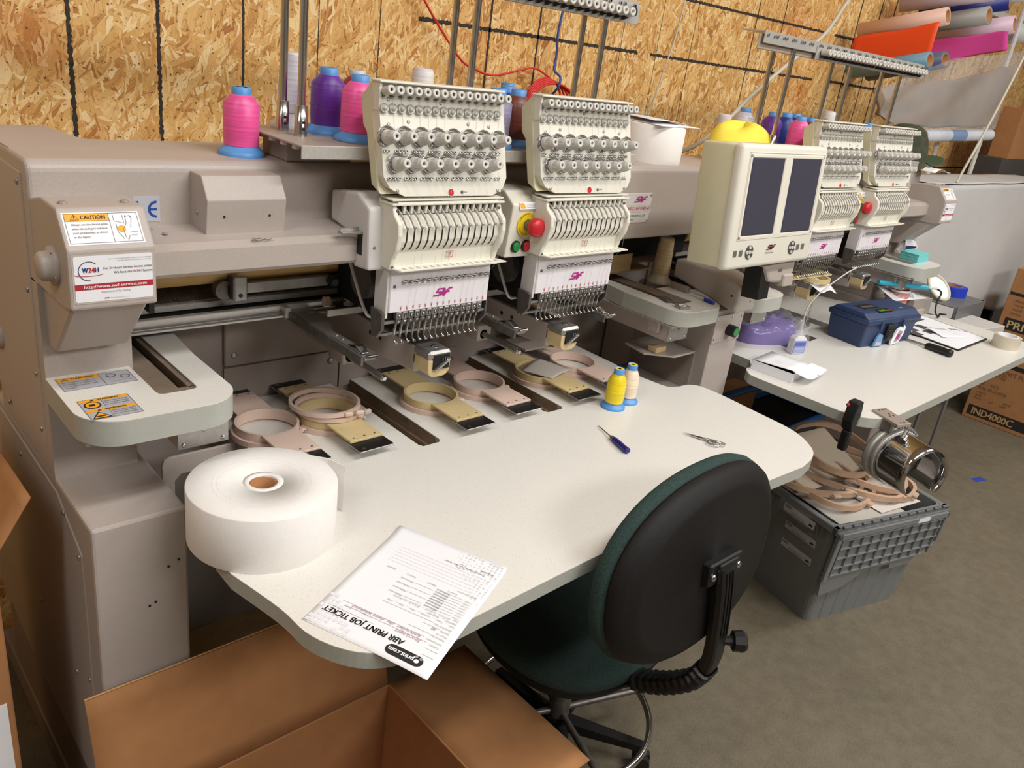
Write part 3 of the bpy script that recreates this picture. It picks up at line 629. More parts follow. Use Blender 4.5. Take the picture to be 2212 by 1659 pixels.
# bed plates beside the heads
def bed_plate(x0, x1, slot, lab, left):
    yb = 0.42; s0, s1 = slot; c1, c2 = (x0, 0.18) , None
    pts = [(x0, 0.18)] + [p for p in rrect(x0, x1, -0.056, yb, (0.075, 0.075, 0, 0), 8)][:18] 
    o = [(x0, 0.18)] + [(x0 + 0.075 + 0.075 * math.cos(t), -0.056 + 0.075 + 0.075 * math.sin(t)) for t in [PI + k * PI / 48 for k in range(25)]] + [(x1 - 0.075 + 0.075 * math.cos(t), 0.019 + 0.075 * math.sin(t)) for t in [1.5 * PI + k * PI / 48 for k in range(25)]]
    if left: o += [(x1, 0.19), (x1 + 0.016, yb), (s1, yb), (s1, 0.036), (s1 - 0.0035, 0.0275), (s1 - 0.012, 0.024), (s0 + 0.012, 0.024), (s0 + 0.0035, 0.0275), (s0, 0.036), (s0, 0.18)]
    else:
        o = [(x1, 0.18)] + [(x1, yb)] * 0 + [(s1, 0.18), (s1, 0.036), (s1 - 0.0035, 0.0275), (s1 - 0.012, 0.024), (s0 + 0.012, 0.024), (s0 + 0.0035, 0.0275), (s0, 0.036), (s0, yb), (x0 + 0.04, yb), (x0, 0.19)] + [(x0 + 0.075 + 0.075 * math.cos(t), 0.019 + 0.075 * math.sin(t)) for t in [PI + k * PI / 48 for k in range(25)]] + [(x1 - 0.075 + 0.075 * math.cos(t), 0.019 + 0.075 * math.sin(t)) for t in [1.5 * PI + k * PI / 48 for k in range(25)]]
    b = MB(); b.prism(o, 'z', 1.0585, 1.06, laminate); b.prism(o, 'z', 1.010, 1.0585, edge); 
    cx = sum(p[0] for p in o) / len(o)
    pl = b.build('bed_plate', MC, label=lab)
    b = MB(); b.box(s0 - 0.002, s1 + 0.002, 0.02, yb, 1.03, 1.034, guidem)
    inner = s1 - 0.028 if left else s0 + 0.02
    b.box(inner, s1 - 0.012 if left else s0 + 0.032, 0.06, yb, 1.0342, 1.0345, blackm)
    b.box(s0, s0 + (inner - s0) * 0.98 if left else s0 + 0.018, 0.045, yb, 1.034, 1.054, guidem); b.box(s1 - 0.012 if left else s0 + 0.034, s1, 0.045, yb, 1.034, 1.056, guidem); b.box(s0, s1, 0.026, 0.048, 1.034, 1.056, guidem)
    screw(b, ((s0 + s1) / 2 + 0.015, 0.032, 1.054), (0, 0, 1), 0.004)
    b.build('slot_guide', pl)
    b = MB(); xa, xb_ = (x1 - 0.105, x1 - 0.005) if left else (x0 + 0.05, x0 + 0.15)
    b.box(xa, xb_, 0.02, 0.44, 0.935, 1.008, taupe, bev=0.002); b.box(xa - 0.002, xb_ + 0.002, 0.017, 0.021, 0.935, 0.995, steel, bev=0.001)
    for sx, sz in ((xa + 0.01, 0.985), (xb_ - 0.01, 0.985), (xa + 0.01, 0.945), (xb_ - 0.01, 0.945), ((xa + xb_) / 2, 0.972)): screw(b, (sx, 0.017, sz), (0, -1, 0), 0.005)
    b.box(x0 + 0.01, x1 - 0.01, -0.02, 0.42, 1.0, 1.0095, taupe, bev=0.004)
    sd = xb_ + 0.001 if left else xa - 0.016
    b.box(sd, sd + 0.015, 0.05, 0.10, 0.955, 1.002, taupe, bev=0.005)
    b.build('support_bracket', pl)
    return pl
bp = bed_plate(-0.568, -0.278, (-0.415, -0.338), 'speckled white bed plate with three warning labels', True)
bed_plate(1.150, 1.398, (1.215, 1.31), 'speckled white bed plate left of the control column', False)
bed_plate(1.56, 1.80, (1.62, 1.69), 'speckled white bed plate behind the monitor', True)
bed_plate(2.965, 3.255, (3.03, 3.10), 'speckled white bed plate at the far end', False)
# warning labels on the left bed plate
def warn(x0, y0, x1, y1, two):
    b = MB(); z = 1.0603; O = V(x0, y0, z); u = V(1, 0, 0); v = V(0, 1, 0); W_ = x1 - x0; H_ = y1 - y0
    Q = lambda a, c, d, e, mt, l: b.quad([O + u * a + v * c + V(0, 0, l), O + u * d + v * c + V(0, 0, l), O + u * d + v * e + V(0, 0, l), O + u * a + v * e + V(0, 0, l)], mt)
    T = lambda s, x, y, h, mt, w=None, **k: b.text(s, O + u * x + v * y, u, v, h, mt, w, lift=0.0008, **k)
    Q(0, 0, W_, H_, silverl, 0)
    for a, c, d, e in ((0.001, 0.001, W_ - 0.001, 0.0015), (0.001, H_ - 0.0015, W_ - 0.001, H_ - 0.001), (0.001, 0.001, 0.0015, H_ - 0.001), (W_ - 0.0015, 0.001, W_ - 0.001, H_ - 0.001)): Q(a, c, d, e, blackp, 0.0004)
    if not two:
        Q(0.002, H_ - 0.016, W_ * 0.57, H_ - 0.002, orange, 0.0003); Q(W_ * 0.57, 0.001, W_ * 0.575, H_ - 0.001, blackp, 0.0004)
        T('WARNING', 0.024, H_ - 0.0125, 0.0075, blackp, 0.042); b.tube([O + u * p[0] + v * p[1] + V(0, 0, 0.0006) for p in ((0.008, H_ - 0.014), (0.02, H_ - 0.014), (0.014, H_ - 0.004))], 0.0004, blackp, n=4, closed=True); T('!', 0.0128, H_ - 0.013, 0.006, blackp)
        for k, s in enumerate(('Do not use near needle and', 'remaining in the needle bar', 'Lower replacement of a knife', 'of bobbin.')): T(s, 0.006, H_ - 0.026 - k * 0.009, 0.0042, blackp, 0.058 if k < 3 else 0.02)
        for cx in (0.095, 0.118):
            b.tube([O + u * (cx + 0.008 * math.cos(t)) + v * (0.04 + (0.1 - cx) * 0.5 + 0.009 * math.sin(t)) + V(0, 0, 0.0006) for t in [k * PI / 6 for k in range(12)]], 0.0005, blackp, n=4, closed=True)
        T('Caution safe', 0.085, 0.012, 0.0035, greyp, 0.04)
    else:
        h2 = H_ / 2
        for j in (0, 1):
            y = j * h2; Q(0.002, y + h2 - 0.012, W_ - 0.002, y + h2 - 0.002, orange, 0.0003); T('WARNING', 0.034, y + h2 - 0.0098, 0.006, blackp, 0.036, bold=0.0002)
            b.quad([O + u * p[0] + v * (p[1] + y) + V(0, 0, 0.0005) for p in ((0.020, h2 - 0.010), (0.028, h2 - 0.010), (0.024, h2 - 0.004))], blackp)
            for k in range(3): T(('Injury may be caused by', 'moving needle. Ensure', 'to avoid any contact.')[k] if j else ('Personal damage may be', 'caused by contact. Check', 'and your finger is clear.')[k], 0.042, y + h2 - 0.020 - k * 0.0075, 0.004, blackp, 0.040)
            Q(0.039, y + 0.002, 0.0395, y + h2 - 0.012, blackp, 0.0004)
        c = O + u * 0.02 + v * (h2 + 0.017)
        b.lathe([(0.0145, 0), (0.0145, 0.0004)], c, blackp, n=24); b.lathe([(0.0115, 0.0004), (0.0115, 0.0007)], c, orange, n=24); b.box(c.x - 0.006, c.x + 0.004, c.y - 0.005, c.y + 0.003, c.z + 0.0007, c.z + 0.001, blackp)
        b.quad([O + u * p[0] + v * p[1] + V(0, 0, 0.0004) for p in ((0.003, 0.003), (0.037, 0.003), (0.02, 0.031))], blackp); b.quad([O + u * p[0] + v * p[1] + V(0, 0, 0.0007) for p in ((0.0075, 0.0055), (0.0325, 0.0055), (0.02, 0.026))], orange)
        b.box(O.x + 0.013, O.x + 0.027, O.y + 0.009, O.y + 0.013, z + 0.0007, z + 0.001, blackp)
    b.build('warning_label', bp)
warn(-0.556, 0.104, -0.424, 0.166, False); warn(-0.551, -0.034, -0.462, 0.054, True)
# control column between the tables
b = MB(); b.prism([(-0.018, FLOOR), (-0.018, 1.03), (0.19, 1.03), (0.44, 0.9), (0.44, FLOOR)], 'x', 1.402, 1.566, taupe, bev=0.003); colm = b.build('control_column', MC)
b = MB(); b.box(1.402, 1.567, -0.0215, -0.017, 0.913, 1.012, taupe, bev=0.001)
for x, z in ((1.412, 0.998), (1.50, 1.0), (1.555, 0.998), (1.412, 0.93), (1.555, 0.93), (1.555, 0.965)): screw(b, (x, -0.0215, z), (0, -1, 0), 0.0055)
bpn = b.build('button_panel', colm)
b = MB(); b.cyl((1.49, -0.0215, 0.955), (1.49, -0.052, 0.955), 0.020, black, n=24); b.cyl((1.49, -0.052, 0.955), (1.49, -0.0535, 0.955), 0.0145, green, n=24); colm_k = b.build('green_button', colm)
b = MB(); b.prism([(-0.07, 1.035), (-0.07, 1.13), (0.02, 1.152), (0.20, 1.152), (0.20, 1.09)], 'x', 1.418, 1.535, taupe, bev=0.008); b.cyl((1.4172, -0.045, 1.09), (1.419, -0.045, 1.09), 0.004, black, n=10); b.cyl((1.5, -0.0708, 1.07), (1.5, -0.069, 1.07), 0.003, black, n=10)
b.build('column_shroud', colm)
# shelf brackets on the column's left
b = MB(); b.prism([(1.20, 0.10), (1.28, 0.03), (1.402, 0.03), (1.402, 0.22), (1.22, 0.20)], 'z', 0.862, 0.868, taupe, bev=0.002); b.box(1.394, 1.402, 0.03, 0.3, 0.72, 0.866, taupe_d); b.box(1.22, 1.402, 0.03, 0.3, 0.72, 0.727, taupe_d); sb = b.build('bracket_shelf', colm)
b = MB(); b.box(1.235, 1.29, 0.075, 0.115, 0.868, 0.888, tanl, bev=0.003); b.build('tan_block', sb)
b = MB(); b.box(0.80, 0.96, 0.28, 0.44, 0.965, 0.971, taupe, bev=0.002); b.box(0.83, 0.95, 0.33, 0.44, 0.90, 0.965, taupe_d, bev=0.004); b.box(0.95, 0.958, 0.28, 0.44, 0.86, 0.965, taupe_d); b.box(0.84, 0.958, 0.3, 0.44, 0.855, 0.862, taupe_d)
sb = b.build('bracket_shelf', MC)
b = MB(); b.box(0.86, 0.89, 0.31, 0.34, 0.971, 0.975, tanl); b.box(0.86, 0.868, 0.31, 0.34, 0.975, 1.0, tanl); b.box(0.882, 0.89, 0.31, 0.34, 0.975, 1.0, tanl); b.build('tan_block', sb)
# panel holding emergency stop between heads of each pair, and white side cover
def mid_box(x0, x1, first):
    b = MB(); pr = [(0.022, 1.268), (0.012, 1.402), (0.05, 1.43), (0.18, 1.432), (0.18, 1.268)]
    b.prism(pr, 'x', x0, x1, white_m if first else cream, bev=0.004); mbx = b.build('stop_panel', MC)
    cx = (x0 + x1) / 2 + 0.004; yf = 0.0145
    b = MB(); b.cyl((cx - 0.008, yf, 1.353), (cx - 0.008, yf - 0.002, 1.353), 0.0305, yellowp, n=36)
    for s, a0 in (('EMERGENCY STOP', 2.7), ):
        for k, ch in enumerate(s):
            t = a0 - k * 0.165; o = V(cx - 0.008 + 0.0245 * math.cos(t), yf - 0.0022, 1.353 + 0.0245 * math.sin(t)); uu = V(math.sin(t), 0, -math.cos(t)); vv = V(math.cos(t), 0, math.sin(t))
            b.text(ch, o - uu * 0.0014, uu, vv, 0.004, blackp)
    for k, ch in enumerate('EMERGENCY'):
        t = PI + 0.35 + k * 0.2; o = V(cx - 0.008 + 0.0265 * math.cos(t), yf - 0.0022, 1.353 + 0.0265 * math.sin(t)); uu = V(-math.sin(t), 0, math.cos(t)); vv = V(-math.cos(t), 0, -math.sin(t))
        b.text(ch, o - uu * 0.0014 - vv * 0.001, uu, vv, 0.004, blackp)
    b.build('yellow_ring', mbx)
    b = MB(); c = V(cx - 0.004, yf - 0.002, 1.352); b.lathe([(0.014, 0), (0.0135, 0.014), (0.012, 0.018)], c, dsteel, axis=(0, -1, 0), n=28); b.lathe([(0.012, 0.018), (0.0225, 0.022), (0.0240, 0.031), (0.0230, 0.039), (0.017, 0.044), (0.0001, 0.045)], c, red, axis=(0, -1, 0), n=32); b.build('emergency_stop_button', mbx)
    for dx, mt, nm in ((-0.026, green, 'start_button'), (0.009, red, 'stop_button')):
        b = MB(); c = V(cx - 0.005 + dx, yf + 0.006, 1.297); b.lathe([(0.0150, 0), (0.0150, 0.005), (0.0130, 0.007), (0.0122, 0.006)], c, black, axis=(0, -1, 0), n=24); b.lathe([(0.0118, 0.004), (0.0118, 0.0085), (0.0105, 0.0095), (0.0001, 0.0098)], c, mt, axis=(0, -1, 0), n=24); b.build(nm, mbx)
    b = MB(); O = V(x0 + 0.020, 0.0105, 1.392); u = V(1, 0, 0); v = V(0, 0.35, 0.9).normalized()
    b.quad([O - V(0, .003, 0), O + u * 0.055 - V(0, .003, 0), O + u * 0.055 + v * 0.017 - V(0, .003, 0), O + v * 0.017 - V(0, .003, 0)], white); b.quad([O + u * 0.002 + v * 0.002 - V(0, .0035, 0), O + u * 0.02 + v * 0.002 - V(0, .0035, 0), O + u * 0.014 + v * 0.015 - V(0, .0035, 0), O + u * 0.002 + v * 0.015 - V(0, .0035, 0)], orange)
    for k, s in enumerate(('Do not touch moving', 'processing or charging', 'thread or needles')): b.text(s, O + u * 0.022 + v * (0.0115 - k * 0.004) - V(0, .0035, 0), u, v, 0.0025, blackp, 0.03)
    b.build('hazard_label', mbx)
mid_box(0.432, 0.545, False); mid_box(2.244, 2.357, False)
def side_cover(x):
    b = MB(); b.prism([(0.012, 1.405), (0.002, 1.273), (0.062, 1.268), (0.083, 1.337), (0.163, 1.350), (0.163, 1.415), (0.06, 1.43)], 'x', x, x + 0.066, white_m, bev=0.006)
    for dx, z in ((0.014, 1.322), (0.036, 1.322)): b.cyl((x + dx, 0.007, z), (x + dx, 0.0045, z), 0.0035, steel, n=12)
    b.cyl((x + 0.055, 0.004, 1.29), (x + 0.055, 0.002, 1.29), 0.0025, black, n=10)
    b.box(x - 0.0006, x + 0.001, 0.03, 0.05, 1.30, 1.35, black); b.box(x - 0.05, x + 0.002, 0.03, 0.05, 1.346, 1.352, steel, bev=0.001); b.box(x - 0.045, x + 0.002, 0.046, 0.05, 1.352, 1.358, steel)
    b.build('head_side_cover', MC)
side_cover(0.022)
# dark drive mechanism behind heads
for x in AX:
    b = MB(); b.box(x - 0.09, x + 0.10, 0.06, 0.30, 1.12, 1.40, blackm); b.cyl((x - 0.115, 0.16, 1.20), (x - 0.095, 0.16, 1.20), 0.045, dsteel, n=28); b.cyl((x - 0.095, 0.16, 1.20), (x - 0.085, 0.16, 1.20), 0.04, white_m, n=28)
    b.tube([V(x - 0.13, 0.2, 1.26), V(x - 0.135, 0.15, 1.2), V(x - 0.12, 0.12, 1.13), V(x - 0.09, 0.12, 1.12)], 0.004, white_m, smooth_pts=5)
    b.build('drive_unit', MC)
# beige thread path plate (linen shelf) right of head 1 and brackets
b = MB(); b.box(0.86, 1.42, 0.30, 0.44, 1.085, 1.091, mat('tan_plate', (176, 146, 112), 0.5, noise=0.05, scale=10)); b.prism([(1.02, 0.30), (1.3, 0.30), (1.3, 0.302), (1.02, 0.302)], 'z', 1.09, 1.15, tanl); b.build('cover_plate', MC)
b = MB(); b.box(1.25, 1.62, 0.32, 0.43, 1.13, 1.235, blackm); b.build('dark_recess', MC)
# monitor hanging in front of the beam
MON = thing('control_monitor', 'cream control monitor with two dark screens and round keypads', 'monitor', (1.084, -0.2, 1.244))
MON.rotation_euler = (-0.083, 0, 0)
W_, H_, D_ = 0.48, 0.352, 0.14
b = MB(); b.box(0, W_, 0, 0.035, 0, H_, cream, bev=0.014, seg=4); b.box(0.006, W_ - 0.006, 0.02, D_, 0.005, H_ - 0.003, yellowed, bev=0.006, seg=2); b.build('housing', MON)
b = MB()
def frm(x0, x1, z0, z1, t, y, mt): 
    for a, c, d, e in ((x0, x1, z0, z0 + t), (x0, x1, z1 - t, z1), (x0, x0 + t, z0, z1), (x1 - t, x1, z0, z1)): b.box(a, c, y - 0.004, y, d, e, mt, bev=0.001)
frm(0.035, W_ - 0.02, 0.085, H_ - 0.022, 0.003, 0.002, cream)
frm(0.04, W_ - 0.023, 0.088, H_ - 0.028, 0.009, 0.0015, cream); b.box(0.225, 0.265, -0.003, 0.0015, 0.09, H_ - 0.03, cream, bev=0.003)
b.build('screen_frame', MON)
for x0, x1, nm in ((0.052, 0.222, 'left'), (0.272, 0.442, 'right')):
    b = MB(); b.box(x0, x1, -0.0016, 0.001, 0.098, H_ - 0.038, screen); b.box(x0 + 0.004, x1 - 0.004, -0.002, -0.001, 0.102, H_ - 0.042, screen); b.build('screen', MON)
for xs in (0.052, 0.385):
    b = MB(); c = V(xs + 0.06 if xs < 0.2 else xs - 0.03, 0, 0.048)
    b.lathe([(0.021, 0), (0.021, 0.0015)], c, dsteel, axis=(0, -1, 0), n=32)
    for k in range(4):
        t = k * PI / 2; b.lathe([(0.0052, 0.001), (0.0045, 0.004)], c + V(0.0135 * math.cos(t), 0, 0.0135 * math.sin(t)), knobg, axis=(0, -1, 0), n=14)
    b.lathe([(0.006, 0.001), (0.005, 0.0045)], c, knobg, axis=(0, -1, 0), n=16); b.build('keypad', MON)
    for k in range(2):
        x = (0.032 + 0.03 * k) if xs < 0.2 else (0.395 + 0.03 * k - 0.008)
        b = MB(); b.box(x - 0.004, x + 0.014, -0.002, 0.001, 0.038, 0.058, steel, bev=0.002); b.build('key', MON)
b = MB(); logo(b, V(0.205, -0.0005, 0.05), V(1, 0, 0), V(0, 0, 1), 0.045, 0.014, blackp); b.quad([V(0.222, -0.0022, 0.058), V(0.24, -0.0022, 0.058), V(0.24, -0.0022, 0.061), V(0.222, -0.0022, 0.061)], redp); b.text('Dual Function', V(0.203, -0.0006, 0.038), V(1, 0, 0), V(0, 0, 1), 0.006, blackp, 0.045); b.build('badge', MON)
b = MB(); b.box(0.275, 0.335, 0.04, 0.10, -0.12, 0.02, black)
b.prism([(0.27, -0.01), (0.46, 0.0), (0.46, -0.045), (0.40, -0.075), (0.31, -0.065)], 'y', 0.03, 0.12, taupe, bev=0.01)
for x in (0.36, 0.372): b.cyl((x, 0.03, -0.03), (x, 0.028, -0.03), 0.005, steel)
b.box(0.385, 0.445, 0.02, 0.05, -0.085, -0.045, taupe, bev=0.004); b.build('mounting_arm', MON)
# ---------------------------------------------------------------- embroidery heads
def py(z): return 0.033 - 0.24 * (1.66 - z)      # front of the tilted tension panel
def pz(x, z, d=0.0): return V(x, py(z) - d, z)
PN = V(0, -1, 0.24).normalized()
def make_head(num):
    t = bpy.data.objects.new('embroidery_head', None); COL.objects.link(t); t.empty_display_size = 0.02
    # tension case
    b = MB()
    out = [(0.036, 1.655), (0.036, 1.475), (0.05, 1.452), (0.085, 1.436), (0.33, 1.434), (0.362, 1.45), (0.374, 1.472), (0.372, 1.62), (0.366, 1.655)]
    n = len(out)
    F = [pz(x, z) for x, z in out]; B = [pz(x, z) + V(0, 0.022, 0) for x, z in out]
    b.add(F + B, [tuple(range(n))[::-1], tuple(range(n, 2 * n))] + [(i, (i + 1) % n, n + (i + 1) % n, n + i) for i in range(n)], cream)
    case = b.build('tension_case', t, label='cream front with rows of thread tensioners')
    b = MB()
    b.prism([(0.052, 1.652), (0.085, 1.622), (0.074, 1.566), (0.058, 1.552), (0.03, 1.452), (-0.005, 1.437), (0.005, 1.452)], 'x', 0.034, 0.373, yellowed, bev=0.003)
    b.build('case_side', t, label='yellowed plastic side')
    b = MB(); b.box(0.030, 0.362, 0.012, 0.05, 1.654, 1.6585, cream, bev=0.0015); b.box(0.034, 0.04, 0.02, 0.04, 1.60, 1.656, cream); b.build('top_lip', t)
    # thread tubes, discs, tension knobs, each one a part
    tube = MB(); c = V(0, 0, 0); tube.lathe([(0.0085, -0.004), (0.0095, 0), (0.0095, 0.004), (0.0078, 0.008)], c, dsteel, axis=PN, n=16)
    tube.lathe([(0.0080, 0.008), (0.0092, 0.011), (0.0092, 0.030), (0.0088, 0.033), (0.0036, 0.033), (0.0034, 0.028)], c, knobg, axis=PN, n=20, caps=False); tube.lathe([(0.0034, 0.029), (0.0025, 0.032), (0.0001, 0.0325)], c, black, axis=PN, n=10)
    def rowparts(mb, name, pts):
        first = None
        for p in pts:
            if first is None: first = mb.build(name, t); first.location = p
            else: lcopy(first, t, p)
        return first
    rowparts(tube, 'thread_tube', [pz(0.046 + i * 0.02235, 1.636) for i in range(15)])
    disc = MB(); disc.lathe([(0.0102, 0), (0.0102, 0.003), (0.0085, 0.004)], c, knobg, axis=PN, n=20); disc.lathe([(0.0092, 0.004), (0.0096, 0.007), (0.0088, 0.0075), (0.0078, 0.0062), (0.0045, 0.0062), (0.0042, 0.010), (0.0012, 0.0105)], c, clear, axis=PN, n=22)
    rowparts(disc, 'guide_disc', [pz(0.044 + i * 0.0217, 1.605) for i in range(15)])
    kn = MB(); kn.lathe([(0.0165, 0), (0.0172, 0.002), (0.0165, 0.004), (0.011, 0.006), (0.015, 0.008), (0.0155, 0.010)], c, chrome, axis=PN, n=26)
    kn.lathe([(0.0140, 0.008), (0.0146, 0.011), (0.0144, 0.020), (0.0130, 0.022)], c, knobg, axis=PN, n=28)
    # ribbed grip
    fr = frame(PN); vs = []; N = 48
    for h, r in ((0.022, 0.0130), (0.035, 0.0118)):
        for k in range(N):
            a = 2 * PI * k / N; rr = r * (1 + (0.035 if k % 2 else -0.035)); vs.append(c + fr[0] * rr * math.cos(a) + fr[1] * rr * math.sin(a) + fr[2] * h)
    kn.add(vs, [(k, (k + 1) % N, N + (k + 1) % N, N + k) for k in range(N)], knobg)
    kn.lathe([(0.0118, 0.035), (0.0105, 0.038), (0.0098, 0.043), (0.0092, 0.0445), (0.0036, 0.0445), (0.0034, 0.040)], c, knobg, axis=PN, n=24, caps=False); kn.lathe([(0.0034, 0.041), (0.0001, 0.0412)], c, black, axis=PN, n=10)
    # chrome check-spring hood and wire
    kn.grid(lambda s, q_: c + fr[0] * ((0.0208 + 0.0035 * q_) * math.cos(PI * 0.15 + s * PI * 0.75)) + fr[1] * ((0.0208 + 0.0035 * q_) * math.sin(PI * 0.15 + s * PI * 0.75)) + fr[2] * (0.001 + 0.010 * q_), 12, 2, chrome, thick=0.001)
    kn.tube([c + fr[0] * (0.0205 * math.cos(a)) + fr[1] * (0.0205 * math.sin(a)) + fr[2] * 0.004 for a in [PI * 0.95 + k * 0.15 for k in range(10)]], 0.0012, chrome, n=5)
    rowparts(kn, 'tension_knob', [pz(0.044 + i * 0.0428, 1.549) for i in range(8)] + [pz(0.066 + i * 0.0418, 1.498) for i in range(7)])
    ey = MB()
    for z, xs in ((1.5235, [0.041, 0.049] + [0.069 + 0.0428 * k + d for k in range(7) for d in (0, 0.0085, 0.017, 0.0255)]), (1.4705, [0.047 + 0.0418 * k + d for k in range(7) for d in (0, 0.0085, 0.017, 0.0255)] + [0.339, 0.348])):
        for x in xs:
            p = pz(x, z); ey.lathe([(0.0038, 0), (0.0036, 0.004), (0.0018, 0.005), (0.0016, 0.002)], p, chrome, axis=PN, n=10); ey.lathe([(0.0017, 0.0032), (0.0001, 0.0034)], p, black, axis=PN, n=6)
    ey.build('thread_eyelets', t, kind='stuff')
    bolts(t, [pz(x, z) for x, z in ((0.058, 1.622), (0.192, 1.622), (0.055, 1.575), (0.105, 1.582), (0.265, 1.583), (0.325, 1.58), (0.068, 1.447), (0.345, 1.445))], PN, 0.004)
    bd = MB(); p = pz(0.209, 1.4425, 0.0003); bd.lathe([(0.0085, 0), (0.0085, 0.0004)], p, white, axis=PN, n=24); bd.lathe([(0.0076, 0.0004), (0.0076, 0.0009)], p, red, axis=PN, n=24)
    bd.box(p.x - 0.0004, p.x + 0.0004, p.y - 0.0015, p.y - 0.001, p.z - 0.006, p.z + 0.006, orange); bd.build('round_badge', t)
    sw = MB(); p = pz(0.24, 1.443); sw.lathe([(0.0035, 0), (0.0035, 0.002), (0.0015, 0.002)], p, dsteel, axis=PN, n=10); sw.cyl(p, p + PN * 0.012 + V(0.004, 0, -0.001), 0.0012, chrome, n=6); sw.build('toggle_switch', t)
    # take-up lever section
    b = MB(); x0, x1 = 0.055, 0.357
    prof = [(0.03, 1.425), (-0.026, 1.425), (-0.026, 1.420), (-0.018, 1.418), (-0.018, 1.396), (-0.034, 1.388), (-0.040, 1.372), (-0.040, 1.345), (-0.034, 1.331), (-0.0245, 1.320), (-0.0225, 1.292), (-0.022, 1.2865), (-0.048, 1.284), (-0.048, 1.280), (-0.018, 1.2795), (0.03, 1.28)]
    b.prism(prof, 'x', x0 + 0.012, x1 - 0.012, cream)
    cheek = [(0.03, 1.425), (-0.022, 1.42), (-0.03, 1.40), (-0.048, 1.385), (-0.052, 1.36), (-0.046, 1.33), (-0.032, 1.305), (-0.026, 1.28), (0.03, 1.28)]
    b.prism(cheek, 'x', x0, x0 + 0.012, cream, bev=0.003); b.prism(cheek, 'x', x1 - 0.012, x1, cream, bev=0.003)
    b.box(x0 - 0.004, x1 + 0.006, -0.030, 0.02, 1.418, 1.4225, cream, bev=0.001); b.box(x0 - 0.002, x1 + 0.004, -0.026, 0.02, 1.427, 1.4305, cream, bev=0.001)
    b.prism([(x0 + 0.002, -0.02), (x0 + 0.014, -0.052), (x1 + 0.018, -0.048), (x1 + 0.006, -0.02)], 'z', 1.2815, 1.285, cream, bev=0.001)
    for i in range(15): b.box(0.082 + i * 0.0187, 0.089 + i * 0.0187, -0.045, -0.032, 1.285, 1.2856, clear, bev=0.0)
    lv = b.build('lever_case', t)
    b = MB(); b.box(x0 + 0.012, x1 - 0.012, -0.0185, -0.01, 1.397, 1.418, blackm)
    for i in range(14): b.box(0.0815 + i * 0.01895, 0.089 + i * 0.01895, -0.026, -0.012, 1.400, 1.418, cream, bev=0.001)
    for i in range(14):
        x = 0.0855 + i * 0.0187; path = [(-0.0405, 1.372), (-0.0406, 1.345), (-0.0346, 1.331), (-0.0275, 1.3225)]
        vs = []; 
        for y, z in path: vs += [V(x - 0.0017 - (1.372 - z) * 0.03, y - 0.0003, z), V(x + 0.0017 - (1.372 - z) * 0.03, y - 0.0003, z)]
        b.add(vs, [(0, 1, 3, 2), (2, 3, 5, 4), (4, 5, 7, 6)], blackm)
    b.build('lever_slots', t)
    lever = MB(); lever.grid(lambda s, q_: V(-0.0075 + 0.0012 * q_ + 0.0085 * s ** 1.6, -0.016 - 0.034 * math.sin(s * 1.35), 1.4095 - 0.036 * s ** 1.6) + V(-0.002 * q_, 0, 0.0085 * (q_ - 0.5)), 12, 1, mat('lever_steel', (186, 182, 176), 0.35, 0.5), thick=0.002)
    lever.lathe([(0.0028, 0), (0.0034, 0.002), (0.0028, 0.004), (0.001, 0.004)], V(0.0012, -0.0475, 1.376), steel, axis=V(0, -1, 0), n=12)
    rowparts(lever, 'take_up_lever', [V(0.0775 + i * 0.0188, 0, 0) for i in range(15)])
    bolts(t, [(x, -0.026, z) for x, z in ((0.066, 1.407), (0.349, 1.407), (0.062, 1.287), (0.352, 1.30))], (0, -1, 0), 0.0045, dsteel)
    b = MB(); o = V(0.217 - 0.0095, -0.0256, 1.2995); u = V(1, 0, 0); v = V(0, -0.06, 1).normalized()
    fr_ = [(0, 0), (0.019, 0), (0.019, 0.014), (0, 0.014)]; b.tube([o + u * p[0] + v * p[1] for p in fr_], 0.0006, redp, n=4, closed=True); b.text(str(num), o + u * 0.0065 + v * 0.003, u, v, 0.0085, redp, bold=0.0004, lift=0.0008); b.build('head_number', t)
    # needle case below
    b = MB(); b.box(0.070, 0.356, -0.0165, 0.03, 1.178, 1.2795, lav, bev=0.002); b.box(0.064, 0.0705, -0.012, 0.035, 1.165, 1.2795, white_m, bev=0.001); nc = b.build('needle_case', t)
    b = MB(); logo(b, V(0.189, -0.0166, 1.206), V(1, 0, 0), V(0, 0, 1), 0.051, 0.0175, magenta, lift=0.0008)
    for i in range(15):
        x = 0.101 + i * 0.01714; b.quad([V(x - 0.0022, -0.0172, 1.1885), V(x, -0.0172, 1.1815), V(x + 0.0022, -0.0172, 1.1885), V(x + 0.0018, -0.0172, 1.191), V(x - 0.0018, -0.0172, 1.191)], redp); b.quad([V(x - 0.0010, -0.0175, 1.1875), V(x + 0.0010, -0.0175, 1.1875), V(x + 0.001, -0.0175, 1.190), V(x - 0.001, -0.0175, 1.190)], lav)
    b.build('case_print', t)
    eyl = MB(); eyl.grid(lambda s, q_: V(-0.0075 + 0.015 * s, -0.0165 - 0.008 * math.sin(s * PI), 0.001 + 0.0065 * math.sin(q_ * PI / 2) * math.sin(s * PI)), 8, 3, chrome, thick=0.001)
    eyl.tube([V(0.0078 * math.cos(a) + 0.002, -0.0200, 0.0042 * math.sin(a)) for a in [k * PI / 5 for k in range(10)]], 0.0013, chrome, n=5, closed=True); eyl.box(-0.004, 0.005, -0.0172, -0.016, -0.0025, 0.001, blackm)
    rowparts(eyl, 'needle_eyelet', [V(0.105 + i * 0.0168, 0, 1.2475) for i in range(15)])
    bolts(t, [(x, -0.0165, z) for x, z in ((0.0805, 1.239), (0.352, 1.244))], (0, -1, 0), 0.004, dsteel)
